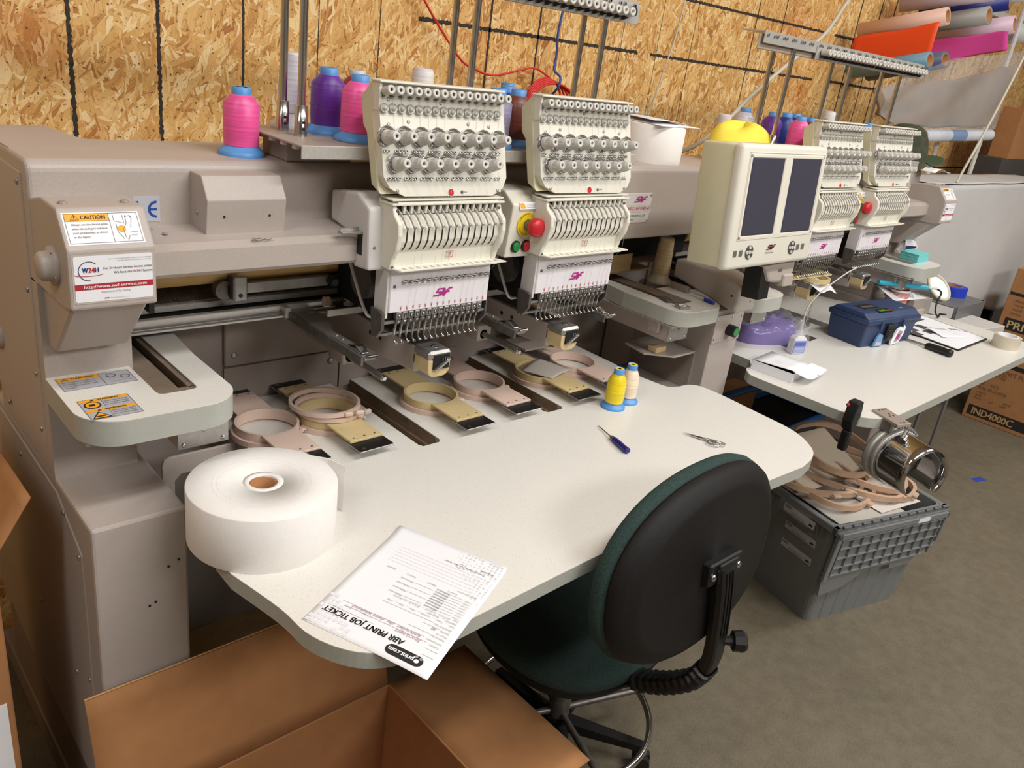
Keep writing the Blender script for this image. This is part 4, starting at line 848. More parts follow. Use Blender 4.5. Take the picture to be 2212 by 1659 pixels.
    # clamp bar with one clamp and presser foot per needle
    b = MB(); b.box(0.066, 0.36, 0.0, 0.03, 1.158, 1.18, blackm); b.box(0.066, 0.358, -0.008, -0.002, 1.150, 1.156, steel); b.prism([(0.0, 1.18), (-0.012, 1.175), (-0.012, 1.14), (0.008, 1.115), (0.026, 1.115), (0.035, 1.18)], 'x', 0.056, 0.064, dsteel, bev=0.001); b.prism([(0.0, 1.18), (-0.012, 1.175), (-0.012, 1.14), (0.008, 1.115), (0.026, 1.115), (0.035, 1.18)], 'x', 0.358, 0.363, dsteel, bev=0.001)
    b.box(0.058, 0.36, 0.018, 0.024, 1.112, 1.118, steel)
    b.build('clamp_bar', t)
    nd = MB(); nd.box(-0.0072, 0.0072, -0.0155, -0.001, 1.160, 1.1775, steel, bev=0.002); nd.box(-0.004, 0.004, -0.0155, -0.014, 1.164, 1.172, black); screw(nd, (0.0, -0.0155, 1.168), (0, -1, 0), 0.003); nd.box(-0.005, 0.005, -0.012, -0.002, 1.148, 1.160, dsteel, bev=0.0012); screw(nd, (0.002, -0.012, 1.154), (0, -1, 0), 0.0028)
    nd.box(-0.0025, 0.0025, -0.006, -0.002, 1.138, 1.148, steel, bev=0.0008); nd.tube([V(0, -0.004, 1.14), V(0, -0.003, 1.122), V(0.0005, -0.001, 1.108), V(0.002, -0.006, 1.101), V(0.0055, -0.008, 1.1005)], 0.0018, chrome, n=6); nd.cyl((0.004, -0.005, 1.0985), (0.004, -0.005, 1.1015), 0.0042, chrome, n=12); nd.cyl((0.0, 0.002, 1.135), (0.0, 0.002, 1.112), 0.0011, chrome, n=5)
    rowparts(nd, 'presser_foot', [V(0.100 + i * 0.01685, 0, 0) for i in range(15)])
    return t
threadm = mat('pale_thread', (200, 196, 190), 0.6)
def threads(t, seed):
    r = random.Random(seed); b = MB()
    for i in range(15):
        if r.random() < 0.35: continue
        x = 0.046 + i * 0.02235; x2 = 0.05 + i * 0.0208; x3 = 0.0855 + i * 0.0187; x4 = 0.105 + i * 0.0168
        pts = [pz(x, 1.658, 0.001), pz(x, 1.605, 0.001), pz(x2, 1.5235, 0.001), pz(x2 + 0.01, 1.4705, 0.001), V(x3, -0.030, 1.43), V(x3 + 0.001, -0.049, 1.38), V(x3, -0.047, 1.287), V(x4, -0.0215, 1.247), V(x4 - 0.003, -0.0175, 1.18)]
        b.tube(pts, 0.00022, threadm, n=3)
    o = b.build('threads'); o.parent = t
HG = 'embroidery heads along the machine'
specs = ((0.0, 2, 'nearest embroidery head, its case numbered 2, left of the emergency stop'), (0.45, 1, 'embroidery head numbered 1 just right of the large emergency stop'), (1.812, 1, 'far embroidery head numbered 1, partly hidden behind the monitor'), (2.262, 2, 'farthest embroidery head numbered 2, beside the small emergency stop'))
protos = {}; HEADS = []
for x, num, lab in specs:
    if num not in protos: h = make_head(num); protos[num] = h
    else: h = copy_tree(protos[num])
    h.parent = MC; h.location = V(x, 0, 0) - Vector(MC['_abs']); h['label'] = lab; HEADS.append(h)
for o_, s_ in zip(HEADS, (1, 2, 3, 4)): threads(o_, s_)

# ---------------------------------------------------------------- thread stands
def stand(x0, x1, dx, lab, tubes_from, group):
    t = thing('thread_stand', lab, 'thread stand', (x0, 0.2, 1.467), absolute=True, group=group)
    b = MB(); b.box(x0, x1, 0.072, 0.36, 1.515, 1.519, standm, bev=0.001); b.box(x0 + 0.0, x1, 0.070, 0.074, 1.493, 1.520, alu, bev=0.0015)
    for x in (x0 + 0.03, x1 - 0.2): b.box(x, x + 0.16, 0.19, 0.30, 1.467, 1.515, taupe_d, bev=0.003)
    for k in range(4): b.box(x0 + 0.008, x0 + 0.016, 0.11 + 0.05 * k, 0.125 + 0.05 * k, 1.506, 1.515, knobg)
    b.build('base_plate', t)
    for x in dx:
        for y in (0.20, 0.28):
            p = MB(); p.cyl((x, y, 1.518), (x, y, 1.906 if y > 0.25 else 1.872), 0.0085, chrome, n=20); po = p.build('post', t)
            p = MB(); p.lathe([(0.0135, 0), (0.0135, 0.062), (0.009, 0.063)], (x, y, 1.519), chrome, n=20); p.box(x - 0.004, x + 0.002, y - 0.0145, y - 0.013, 1.533, 1.538, black); p.box(x - 0.004, x + 0.002, y - 0.0145, y - 0.013, 1.546, 1.551, black); p.build('collar', po)
    b = MB(); xa, xb = x0 - 0.14, x1 + 0.05
    b.box(xa, xb, 0.192, 0.196, 1.872, 1.910, alu, bev=0.001); b.box(xa, xb, 0.196, 0.29, 1.906, 1.910, alu); b.box(xa - 0.01, xb - 0.05, 0.205, 0.21, 1.852, 1.900, standm, bev=0.002)
    b.box(tubes_from[0] - 0.03, xb, 0.186, 0.192, 1.852, 1.900, alu, bev=0.001)
    for i in range(int((xb - xa) / 0.03)):
        for dz in (0.0, 0.0): b.lathe([(0.005, 0), (0.005, 0.005), (0.003, 0.006)], (xa + 0.02 + i * 0.03 + (0.008 if i % 2 else -0.004), 0.1925 if xa + i * 0.03 < tubes_from[0] - 0.05 else 0.187, 1.898), clear, axis=(0, -1, 0), n=10)
    gb = b.build('guide_bar', t)
    tb = MB(); tb.lathe([(0.0105, 0), (0.0115, 0.003), (0.0115, 0.030), (0.0108, 0.033), (0.0048, 0.033), (0.0045, 0.026)], V(0, 0, 0), knobg, axis=(0, -1, 0.12), n=18, caps=False); tb.lathe([(0.0045, 0.028), (0.0001, 0.0282)], V(0, 0, 0), black, axis=(0, -1, 0.12), n=10); tb.prism([(-0.008, -0.018), (0.006, -0.012), (0.008, -0.006), (-0.008, -0.008)], 'y', -0.012, 0, black)
    first = None
    for s in tubes_from:
        for i in range(15):
            p = V(s + i * 0.0292, 0.181, 1.876) - V(x0, 0.2, 1.467)
            if first is None: first = tb.build('guide_tube', t); first.data.transform(Matrix.Translation(Vector((x0, 0.2, 1.467)))); first.location = p
            else: lcopy(first, t, p)
        k = MB(); k.cyl((s + 15 * 0.0292 - 0.005, 0.181, 1.881), (s + 15 * 0.0292 - 0.005, 0.165, 1.883), 0.013, black, n=14); k.build('end_cap', t)
    return t
stand(-0.105, 0.93, (-0.037, 0.413, 0.862), 'thread stand of the nearer head pair, its guide bar cropped by the top edge', (0.04, 0.50), 'thread stands')
stand(1.78, 2.89, (1.855, 2.30, 2.75), 'thread stand of the far head pair with its whole guide bar in view', (2.02, 2.47), 'thread stands')

# ---------------------------------------------------------------- thread cones
TH = {k: thread_mat('thread_' + k, c) for k, c in dict(pink=(238, 84, 156), purple=(98, 40, 150), silver=(206, 203, 212), lilac=(150, 144, 176), red=(150, 20, 40), green=(24, 96, 48), navy=(28, 40, 110), brown=(112, 54, 40), yellow=(240, 214, 20), cream=(240, 222, 200), beige=(212, 190, 150), darkblue=(20, 50, 130), black=(28, 28, 34), lightblue=(90, 150, 210), white=(232, 230, 228)).items()}
def cone(kind, col, loc, label, base=bluec, s=1.0, group=None, rot=None):
    t = thing('thread_cone', label, 'thread spool', loc, group=group)
    if rot: t.rotation_euler = rot
    if kind == 'king':
        R, r, h0, h1, h2, rt = 0.048, 0.037, 0.020, 0.104, 0.122, 0.0195
        foot = [(R, 0), (R, 0.007), (R * 0.93, 0.010), (R * 0.8, 0.016), (r * 0.9, 0.021)]
        body = [(r * 0.96, 0.020), (r * 0.98, 0.03), (r, 0.06), (r * 1.0, h1), (rt * 1.08, h2)]
        cap = [(rt, h2 - 0.002), (rt, h2 + 0.0135), (rt * 0.9, h2 + 0.0155), (rt * 0.82, h2 + 0.0145)]
    else:
        R, r, h1, h2, rt = 0.036, 0.026, 0.086, 0.105, 0.0155
        foot = [(R, 0), (R, 0.005), (R * 0.92, 0.008), (R * 0.75, 0.012), (r * 0.9, 0.019)]
        body = [(r * 1.03, 0.018), (r * 1.06, 0.03), (r * 1.04, h1 - 0.005), (r * 0.95, h1 + 0.003), (rt * 1.05, h2)]
        cap = [(rt, h2 - 0.002), (rt, h2 + 0.0145), (rt * 0.92, h2 + 0.0165), (rt * 0.85, h2 + 0.0155)]
    sc = lambda P_: [(a * s, z * s) for a, z in P_]
    b = MB(); b.lathe(sc(foot), (0, 0, 0), base, n=40); b.build('spool_base', t)
    b = MB(); b.lathe(sc(body), (0, 0, 0), TH[col], n=40); b.build('wound_thread', t)
    b = MB(); b.lathe(sc(cap), (0, 0, 0), base, n=32)
    if kind != 'king':
        b.lathe([(rt * 0.85 * s, cap[-1][1] * s), (0.005 * s, cap[-1][1] * s + 0.0002)], (0, 0, 0), yellowp, n=24, caps=False); b.lathe([(0.005 * s, cap[-1][1] * s + 0.0003), (0.0001, cap[-1][1] * s + 0.0003)], (0, 0, 0), black, n=12)
    else: b.lathe([(rt * 0.82 * s, cap[-1][1] * s), (0.006 * s, cap[-1][1] * s)], (0, 0, 0), mat('cap_label', (186, 196, 90), 0.5), n=24, caps=False); b.lathe([(0.006 * s, cap[-1][1] * s - 0.001), (0.0001, cap[-1][1] * s - 0.001)], (0, 0, 0), black, n=12)
    b.build('spool_cap', t); return t
GB = 'thread cones on the machine'
cone('king', 'pink', (-0.137, 0.268, 1.467), 'pink thread cone standing alone on the taupe beam', group=GB)
Z1 = 1.519
cone('king', 'pink', (0.072, 0.155, Z1), 'pink thread cone on the stand, next to the purple one', group=GB, rot=(0, 0.02, 0))
cone('king', 'purple', (0.058, 0.255, Z1), 'purple thread cone behind the left front post of the stand', group=GB, s=1.02)
def tall(col, loc, label, base=greyc, group=GB, s=1.0):
    t = thing('thread_cone', label, 'thread spool', loc, group=group)
    b = MB(); b.lathe([(0.045 * s, 0), (0.045 * s, 0.008), (0.03 * s, 0.02), (0.028 * s, 0.036)], (0, 0, 0), base, n=32); b.build('spool_base', t)
    b = MB(); b.lathe([(0.031 * s, 0.034), (0.0275 * s, 0.12), (0.025 * s, 0.155)], (0, 0, 0), TH[col], n=32); b.build('wound_thread', t)
    b = MB(); b.lathe([(0.024 * s, 0.153), (0.0235 * s, 0.158), (0.018 * s, 0.160), (0.007 * s, 0.16), (0.007 * s, 0.15)], (0, 0, 0), base, n=24); b.build('spool_cap', t); return t
tall('silver', (0.012, 0.335, Z1), 'tall silver thread cone between the two left posts', base=white_m)
cone('king', 'red', (0.165, 0.31, Z1), 'dark red thread cone behind the second pink one', base=greyc, group=GB, s=1.0)
cone('king', 'lilac', (0.455, 0.14, Z1), 'greyish lilac thread cone at the right edge of the nearest head', group=GB)
cone('king', 'green', (0.66, 0.335, Z1), 'green thread cone between the two nearer heads, at the back', group=GB, s=1.02)
cone('king', 'navy', (0.59, 0.255, Z1), 'navy thread cone between the two nearer heads, before the green one', group=GB)
cone('king', 'brown', (0.545, 0.165, Z1), 'brown thread cone between the two nearer heads, at the front', group=GB)
tall('white', (0.30, 0.24, Z1), 'white thread cone hidden but for its top behind the nearest head')
cone('king', 'silver', (1.87, 0.345, Z1), 'silver thread cone at the left end of the far stand', base=bluec, group=GB)
tall('silver', (1.765, 0.36, 1.467), 'tall pale thread cone left of the far stand', base=white_m)
cone('king', 'purple', (1.91, 0.25, Z1), 'purple thread cone above the monitor', group=GB)
cone('king', 'darkblue', (2.06, 0.28, Z1), 'dark blue thread cone above the monitor, behind the pink one', group=GB)
cone('king', 'pink', (1.935, 0.15, Z1), 'pink thread cone above the monitor', group=GB)
cone('king', 'navy', (2.16, 0.30, Z1), 'navy thread cone behind and right of the far pink one', group=GB)
cone('king', 'brown', (2.14, 0.22, Z1), 'brown thread cone just left of the far head 1', group=GB, s=0.95)
cone('king', 'black', (2.24, 0.20, Z1), 'black thread cone with a pale cap left of the far head 1', base=greyc, group=GB)
tall('white', (2.42, 0.30, Z1), 'white thread cone showing its top above the far head 1', s=1.05)
cone('king', 'lightblue', (2.46, 0.14, Z1), 'light thread cone between the two far heads', group=GB)
tall('beige', (1.392, 0.235, 1.06), 'beige thread cone on the bed plate left of the monitor', base=mat('spool_plastic_clear', (214, 204, 188), 0.4), s=1.0, group='loose thread cones')
TZ = 0.8055
cone('small', 'yellow', (0.872, -0.062, TZ), 'yellow thread cone on the table', group='loose thread cones', s=1.02)
cone('small', 'cream', (0.946, -0.052, TZ), 'cream thread cone on the table right behind the yellow one', group='loose thread cones', s=1.0)
# ---------------------------------------------------------------- work tables
TT = 0.805
def arc(cx, cy, r, a0, a1, n=8): return [(cx + r * math.cos(a0 + (a1 - a0) * k / n), cy + r * math.sin(a0 + (a1 - a0) * k / n)) for k in range(n + 1)]
def pspl(P, k=5): return [(p.x, p.y) for p in spline([V(a[0], a[1], 0) for a in P], k)]
def table(outline, label, legs, off):
    t = thing('work_table', label, 'table', off, absolute=True, group='work tables in front of the machine')
    b = MB(); b.prism(outline, 'z', TT - 0.034, TT - 0.0015, edge); b.build('edge_band', t)
    c = V(sum(p[0] for p in outline) / len(outline), sum(p[1] for p in outline) / len(outline), 0)
    b = MB(); b.prism(outline, 'z', TT - 0.0015, TT, laminate); b.build('table_top', t, label='speckled white laminate top')
    for (x, y) in legs:
        b = MB(); b.box(x - 0.022, x + 0.022, y - 0.022, y + 0.022, FLOOR + 0.02, TT - 0.034, mat('leg_grey', (120, 118, 116), 0.5), bev=0.003); lg = b.build('leg', t)
        b = MB(); b.cyl((x, y, FLOOR), (x, y, FLOOR + 0.02), 0.022, black); b.build('foot', lg)
    return t
front_l = [(-0.393, -0.24), (-0.366, -0.37), (-0.359, -0.449), (-0.338, -0.504), (-0.303, -0.547), (-0.249, -0.572), (-0.166, -0.578), (-0.02, -0.574), (0.3, -0.566), (0.7, -0.570)]
right_l = [(1.07, -0.586), (1.141, -0.573), (1.187, -0.553), (1.22, -0.524), (1.255, -0.474), (1.275, -0.412), (1.284, -0.298), (1.293, -0.175), (1.288, -0.09), (1.256, -0.059), (1.209, -0.054), (1.172, -0.035), (1.158, 0.033)]
o1 = pspl(front_l, 4) + pspl(right_l, 4) + [(1.150, 0.10), (1.16, 0.18), (1.165, 0.438), (0.728, 0.438), (0.728, 0.012), (0.718, 0.0), (0.662, 0.0), (0.655, 0.012), (0.655, 0.36), (0.655, 0.438), (0.278, 0.438), (0.278, 0.012), (0.268, 0.0), (0.218, 0.0), (0.211, 0.012), (0.211, 0.436), (-0.12, 0.438), (-0.15, 0.42), (-0.16, 0.08)] + arc(-0.26, 0.0, 0.1, 0.4, PI / 2 - 0.9, 2)[:1] + [(-0.2, 0.02), (-0.28, -0.03), (-0.36, -0.11), (-0.392, -0.17)]
TB1 = table(o1, 'large white work table with rounded corners in the foreground', [(1.1, -0.2), (1.1, 0.3)], (0.4, 0, FLOOR))
for x in (0.278, 0.728):
    b = MB(); b.prism([(0.012, TT - 0.036), (0.436, TT - 0.036), (0.436, TT - 0.002), (0.03, TT - 0.002)], 'x', x - 0.0008, x + 0.002, plyw)
    b.prism([(x - 0.008, 0.03), (x - 0.001, 0.012), (x - 0.001, 0.436), (x - 0.008, 0.436)], 'z', TT - 0.075, TT - 0.034, plyw)
    b.build('slot_side', TB1, label='bare plywood side of a slot')
b = MB(); b.prism([(-0.333, 0.35), (-0.333, 0.772), (-0.328, 0.785), (-0.315, 0.79), (-0.10, 0.79), (-0.10, 0.74), (-0.29, 0.74), (-0.305, 0.725), (-0.305, 0.35)], 'y', 0.25, 0.258, taupe, bev=0.002); b.build('table_bracket', MC)
left2 = [(1.594, -0.500), (1.576, -0.455), (1.572, -0.408), (1.566, -0.27), (1.561, -0.124), (1.579, -0.085), (1.608, -0.061), (1.644, -0.055), (1.70, -0.017)]
o2 = [(1.70, 0.05), (1.70, 0.438), (1.99, 0.438), (1.99, 0.0), (2.08, 0.0), (2.08, 0.438), (2.44, 0.438), (2.44, 0.0), (2.52, 0.0), (2.52, 0.438), (2.95, 0.438), (2.98, 0.30), (3.27, -0.03)] + arc(3.17, -0.46, 0.1, 0, -PI / 2, 8) + [(1.80, -0.56), (1.751, -0.561), (1.684, -0.552), (1.617, -0.525)]
o2 = o2[:13] + [(3.33, -0.10), (3.335, -0.30)] + arc(3.20, -0.42, 0.135, 0, -PI / 2, 8) + [(1.751, -0.561), (1.684, -0.552), (1.640, -0.537), (1.614, -0.520)] + pspl(left2, 4)
TB2 = table(o2, 'farther white work table carrying the navy tool box', [(2.83, 0.3), (1.9, 0.3)], (2.5, 0, FLOOR))

# ---------------------------------------------------------------- hoops on the table
def hoop(loc, rotz, mt, mt2, label, ring_under=True, r=0.0745):
    t = thing('embroidery_hoop', label, 'embroidery hoop', loc, rotz, 'tubular hoops on the work table')
    b = MB(); b.ring((0, 0, 0), r - 0.004, r + 0.002, 0.006, 0.034, mt, 56); b.build('inner_ring', t)
    if ring_under: 
        b = MB(); b.ring((0, 0, 0), r + 0.003, r + 0.010, 0.0, 0.014, mt2, 56)
        b.box(r - 0.005, r + 0.018, -0.040, -0.024, 0.001, 0.013, mt2, bev=0.003); b.cyl((r + 0.006, -0.045, 0.007), (r + 0.006, -0.015, 0.007), 0.003, steel, n=8); b.build('outer_ring', t)
    for s in (-1, 1):
        b = MB(); y0, y1 = r * 0.80, r + 0.101
        w0 = 0.046
        pts = [(-w0, s * y0 * 1.0), (-w0, s * y1), (w0, s * y1), (w0, s * y0 * 1.0)] + [((r + 0.001) * math.cos(a), s * (r + 0.001) * math.sin(a)) for a in [math.acos(0.56) + k * (PI - 2 * math.acos(0.56)) / 8 for k in range(9)]]
        pts = [(-w0, s * y1), (w0, s * y1), (w0, s * y0)] + [((r + 0.0005) * math.cos(a), s * (r + 0.0005) * math.sin(a)) for a in [0.95 + k * (PI - 1.9) / 8 for k in range(9)]] + [(-w0, s * y0)]
        b.prism(pts, 'z', 0.028, 0.034, mt, bev=0.001, seg=1)
        a = b.build('bracket', t)
        b = MB(); b.box(-w0 - 0.002, w0 + 0.004, *sorted((s * (y1 - 0.02), s * (y1 + 0.045))), 0.0235, 0.0262, steel, bev=0.0006); b.box(-w0, w0 + 0.002, *sorted((s * y1, s * (y1 + 0.043))), 0.0262, 0.027, black)
        for x in (-0.03, 0.0, 0.03): screw(b, (x, s * (y1 - 0.012), 0.034), (0, 0, 1), 0.0028, dsteel)
        b.lathe([(0.004, 0), (0.004, 0.0008)], (-0.03, s * (y1 + 0.032), 0.027), chrome, n=12); b.build('metal_clip', a)
    return t
hoop((0.078, 0.225, TT), 0.02, tanp, pinkp, 'tan embroidery hoop under two loose pink rings, second from the left')
hoop((0.388, 0.200, TT), 0.0, tanp, pinkp, 'tan embroidery hoop below the nearest head, with a pink lower ring')
hoop((0.575, 0.212, TT), 0.0, pinkp, pinkp, 'pink embroidery hoop beside the second table slot')
hoop((0.812, 0.200, TT), 0.0, tanp, pinkp, 'tan embroidery hoop with a grey backing sheet lying across it')
hoop((0.978, 0.212, TT), 0.0, pinkp, pinkp, 'pink embroidery hoop farthest right, behind the yellow cone')
hoop((-0.085, 0.235, TT), 0.0, pinkp, pinkp, 'pink embroidery hoop at the left end, partly under the bed plate')
def loose_ring(loc, r, tilt, label):
    t = thing('hoop_ring', label, 'hoop ring', loc, 0, 'loose pink hoop rings'); t.rotation_euler = tilt
    b = MB(); b.ring((0, 0, 0), r, r + 0.0075, 0, 0.011, pinkp, 60); b.build('ring', t)
    b = MB(); b.box(r * 0.30 - 0.0, r * 0.30 + 0.022, -r - 0.010, -r + 0.0, 0, 0.012, pinkp, bev=0.003); b.box(r * 0.30 + 0.030, r * 0.30 + 0.052, -r - 0.006, -r + 0.006, 0, 0.012, pinkp, bev=0.003); b.cyl((r * 0.3 + 0.018, -r - 0.003, 0.006), (r * 0.3 + 0.035, -r - 0.001, 0.006), 0.0022, steel, n=8); b.build('clamp', t)
loose_ring((0.078, 0.226, TT + 0.0352), 0.076, (0, 0.03, 0.2), 'loose pink ring lying on the tan hoop, lower of two')
loose_ring((0.071, 0.232, TT + 0.049), 0.082, (-0.03, 0.0, -0.25), 'loose pink ring on top of the tan hoop, upper of two')
b = MB(); b.grid(lambda s, q_: V(0.744, 0.213, 0) * (1 - s) * (1 - q_) + V(0.788, 0.117, 0) * s * (1 - q_) + V(0.899, 0.144, 0) * s * q_ + V(0.869, 0.263, 0) * (1 - s) * q_ + V(0, 0, TT + 0.0365 + 0.004 * math.sin(q_ * 3)), 8, 8, mat('grey_backing', (188, 180, 172), 0.9), thick=0.001)
single(b, 'backing_sheet', 'square grey backing sheet lying across a tan hoop', 'backing sheet')

# ---------------------------------------------------------------- paper rolls
def paper_roll(loc, r, h, core, label, lst=True):
    t = thing('paper_roll', label, 'paper roll', loc, group='rolls of white stabiliser paper')
    b = MB(); b.lathe([(r - 0.001, 0), (r, 0.002), (r, h - 0.002), (r - 0.0015, h), (core + 0.012, h), (core + 0.012, h - 0.001), (core + 0.011, h - 0.001), (core + 0.011, h), (core + 0.001, h), (core, h - 0.001), (core, 0)], (0, 0, 0), paperw, n=96); 
    for rr, x_ in ((0.56, 0.006), (0.645, 0.003)): b.lathe([(r * rr, h + 0.0001), (r * rr + 0.0004, h + 0.0001)], (-x_, 0, 0), pgrey, n=72, caps=False)
    b.build('wound_paper', t)
    b = MB(); b.lathe([(core - 0.0005, 0), (core - 0.0005, h - 0.004), (core - 0.005, h - 0.004), (core - 0.005, 0)], (0, 0, 0), cardc, n=40); b.build('cardboard_core', t); return t
rl = paper_roll((-0.284, -0.143, TT), 0.142, 0.114, 0.0265, 'big white paper roll lying flat at the left edge of the near table')
b = MB(); b.prism([(0.118, 0.078), (0.160, 0.03), (0.1725, -0.017), (0.1715, -0.018), (0.158, 0.028), (0.117, 0.076)], 'z', 0.0005, 0.109, paperw); b.build('loose_end', rl)
r2 = paper_roll((1.285, 0.305, 1.467), 0.108, 0.118, 0.027, 'white paper roll standing on the beam right of head 1')
b = MB(); b.grid(lambda s, q_: V(1.20 + 0.20 * s, 0.20 + 0.22 * q_, 1.587 + 0.012 * math.sin(3 * s) * q_), 8, 6, white, thick=0.0008); single(b, 'paper_sheet', 'white sheet on top of the roll on the beam, lower one', 'paper sheet', group='sheets on the roll')
b = MB(); b.grid(lambda s, q_: V(1.19 + 0.17 * s + 0.03 * q_, 0.23 + 0.16 * q_, 1.600 + 0.006 * s - 0.012 * s * s), 8, 6, white, thick=0.0008); single(b, 'paper_sheet', 'white sheet on top of the roll on the beam, upper one', 'paper sheet', group='sheets on the roll')

# ---------------------------------------------------------------- job ticket hanging over the table edge
A0 = V(-0.042, -0.270, 0); U_ = (V(-0.349, -0.418, 0) - A0); V_ = (V(0.053, -0.503, 0) - A0)   # long side (left edge), short side
Lp, Wp = U_.length, V_.length; Ud = U_.normalized(); Vd = V_.normalized()
def pap(a, c):   # a along the long side from the far edge, c across
    p = A0 + Ud * a + Vd * c; z = TT + 0.0008
    ov = max(0, (a / Lp) * 0.6 + (c / Wp) - 1.12)
    z -= 0.02 * ov * ov; 
    if p.y < -0.57: z += 0.0
    return V(p.x, p.y, z + 0.0045 * max(0, (1 - a / Lp) - 0.9) * 10)
b = MB(); b.grid(lambda s, q_: pap(s * Lp, q_ * Wp), 24, 18, white, thick=0.0004)
tk = single(b, 'job_ticket', 'white printed job ticket sheet hanging over the table edge', 'paper sheet')
b = MB()
def ptxt(s, a, c, h, mt, w=None, bold=0, shear=0.0):   # text reads with its up direction towards far edge reversed (upside down)
    vs, fs = text_mesh(s); sx = h / 0.7
    if w: sx = w / (max(p[0] for p in vs) - min(p[0] for p in vs))
    for dx in ([0] if not bold else [-bold, bold]): b.add([pap(Lp - a - h * 0 - p[1] * h / 0.7 * -1 * -1 if False else Lp - a - (p[1]) * h / 0.7, Wp - c - p[0] * sx - dx - shear * p[1] * h) + V(0, 0, 0.0012) for p in vs], fs, mt)
def pbar(a, c, da, dc, mt, l=0.001): 
    n = max(1, int(abs(dc) / 0.02)); 
    for k in range(n): b.quad([pap(Lp - a, Wp - c - dc * k / n) + V(0, 0, l), pap(Lp - a - da, Wp - c - dc * k / n) + V(0, 0, l), pap(Lp - a - da, Wp - c - dc * (k + 1) / n) + V(0, 0, l), pap(Lp - a, Wp - c - dc * (k + 1) / n) + V(0, 0, l)], mt)
# a: distance from the sheet's printed top (near edge), growing away; text up = towards near edge
def line(s, top, left, h, mt, w=None, bold=0, shear=0.0):
    vs, fs = text_mesh(s); sx = h / 0.7
    if w: sx = w / (max(p[0] for p in vs) - min(p[0] for p in vs))
    for dx in ([0] if not bold else [-bold, bold]): b.add([pap(Lp - (top + h - p[1] * h / 0.7), Wp - (left + p[0] * sx + dx + shear * p[1] * h)) + V(0, 0, 0.0012) for p in vs], fs, mt)
def pq(x0, y0, x1, y1, mt, l=0.0009): # x from left, y from printed top
    b.quad([pap(Lp - y0, Wp - x0) + V(0, 0, l), pap(Lp - y0, Wp - x1) + V(0, 0, l), pap(Lp - y1, Wp - x1) + V(0, 0, l), pap(Lp - y1, Wp - x0) + V(0, 0, l)], mt)
rr = rrect(0.022, 0.094, 0.012, 0.036, 0.012)
b.quad([pap(Lp - y, Wp - x) + V(0, 0, 0.0009) for x, y in rr], blackp)
line('print.com', 0.0175, 0.040, 0.0105, white, 0.048, bold=0.0005)
for cx, cy, r_ in ((0.034, 0.023, 0.0045), (0.029, 0.031, 0.003), (0.038, 0.032, 0.003)):
    b.quad([pap(Lp - (cy + r_ * math.sin(t)), Wp - (cx + r_ * math.cos(t))) + V(0, 0, 0.0013) for t in [k * PI / 8 for k in range(16)]], white if r_ > 0.004 else greyp)
line('i', 0.020, 0.0332, 0.006, blackp, bold=0.0003)
line('ABR PRINT JOB TICKET', 0.040, 0.072, 0.0135, blackp, 0.165, bold=0.0005, shear=0.15)
pq(0.012, 0.043, 0.035, 0.0436, greyp); pq(0.012, 0.0585, 0.23, 0.0592, greyp)
rows = [(0.066, 'Customer:', 0.02), (0.076, 'Job Description:', 0.03), (0.088, 'Finished Size:', 0.028), (0.097, 'Mock: Y / N', 0.02), (0.106, 'Quantity:', 0.018), (0.116, 'Specify Stock Type:', 0.036), (0.127, 'Finish: ____  Coated, ____  Uncoated, ____  Matte, ____  Gloss, ____  Other,', 0.14), (0.135, 'Single Sided, ____   Double Sided', 0.06), (0.144, 'Ink:', 0.01)]
for y, s, w in rows: line(s, y, 0.015, 0.0042, greyp, w)
for y, x0, x1 in ((0.071, 0.04, 0.15), (0.081, 0.05, 0.22), (0.092, 0.045, 0.09), (0.111, 0.035, 0.07), (0.121, 0.052, 0.16), (0.0715, 0.16, 0.21)): pq(x0, y, x1, y + 0.0006, greyp)
hand = mat('pencil_writing', (176, 140, 156), 0.8)
line('SportLogics', 0.062, 0.05, 0.0075, hand, 0.05, shear=0.2); line('Embroider  dks  mens weekend', 0.073, 0.055, 0.008, hand, 0.14, shear=0.2); line('40', 0.103, 0.04, 0.007, greyp); line('white logos - Black jackets', 0.140, 0.03, 0.0075, pgrey, 0.12, shear=0.2)
line('Log in date:  ______   Due by:', 0.068, 0.15, 0.004, greyp, 0.06)
for k in range(8):
    y = 0.150 + k * 0.0075; line('1 Color:', y, 0.015, 0.0038, greyp, 0.016); pq(0.035, y + 0.003, 0.06, y + 0.0036, greyp); line('PMS/Pantone#', y, 0.062, 0.0042, blackp, 0.028)
    if k % 2 == 0: pq(0.095, y + 0.003, 0.135, y + 0.0036, greyp); line('PMS/Pantone#', y, 0.137, 0.0042, greyp, 0.028)
for k, s in enumerate(('Color%', 'Magenta%', 'Yellow%', 'Black%')): line(s, 0.21, 0.05 + 0.045 * k, 0.004, greyp, 0.02)
line('Special Instructions:', 0.220, 0.015, 0.0045, greyp, 0.04)
for k in range(6): pq(0.03, 0.232 + k * 0.010, 0.215, 0.2325 + k * 0.010, pgrey)
line('Turnaround Required:  Proof   Email   Signature', 0.292, 0.03, 0.0042, blackp, 0.09); line('Job Quoted By:', 0.302, 0.015, 0.0042, blackp, 0.03)
b.tube([pap(Lp - (0.294 + 0.007 * math.sin(t)), Wp - (0.082 + 0.011 * math.cos(t))) + V(0, 0, 0.001) for t in [k * PI / 10 for k in range(20)]], 0.0003, greyp, n=3, closed=True)
rp_ = random.Random(5)
for i in range(17):
    for j in range(12):
        x = 0.006 + j * 0.0085; y = Lp - 0.006 - i * 0.0082
        if (j + i * 0.75) < 13 and rp_.random() < 0.9:
            s_ = 0.0055 * rp_.uniform(0.5, 1.0) * (1 - (j + i) / 34)
            pq(x, y - s_, x + s_, y, mat('pattern_grey', (214, 212, 216), 0.7), 0.0007)
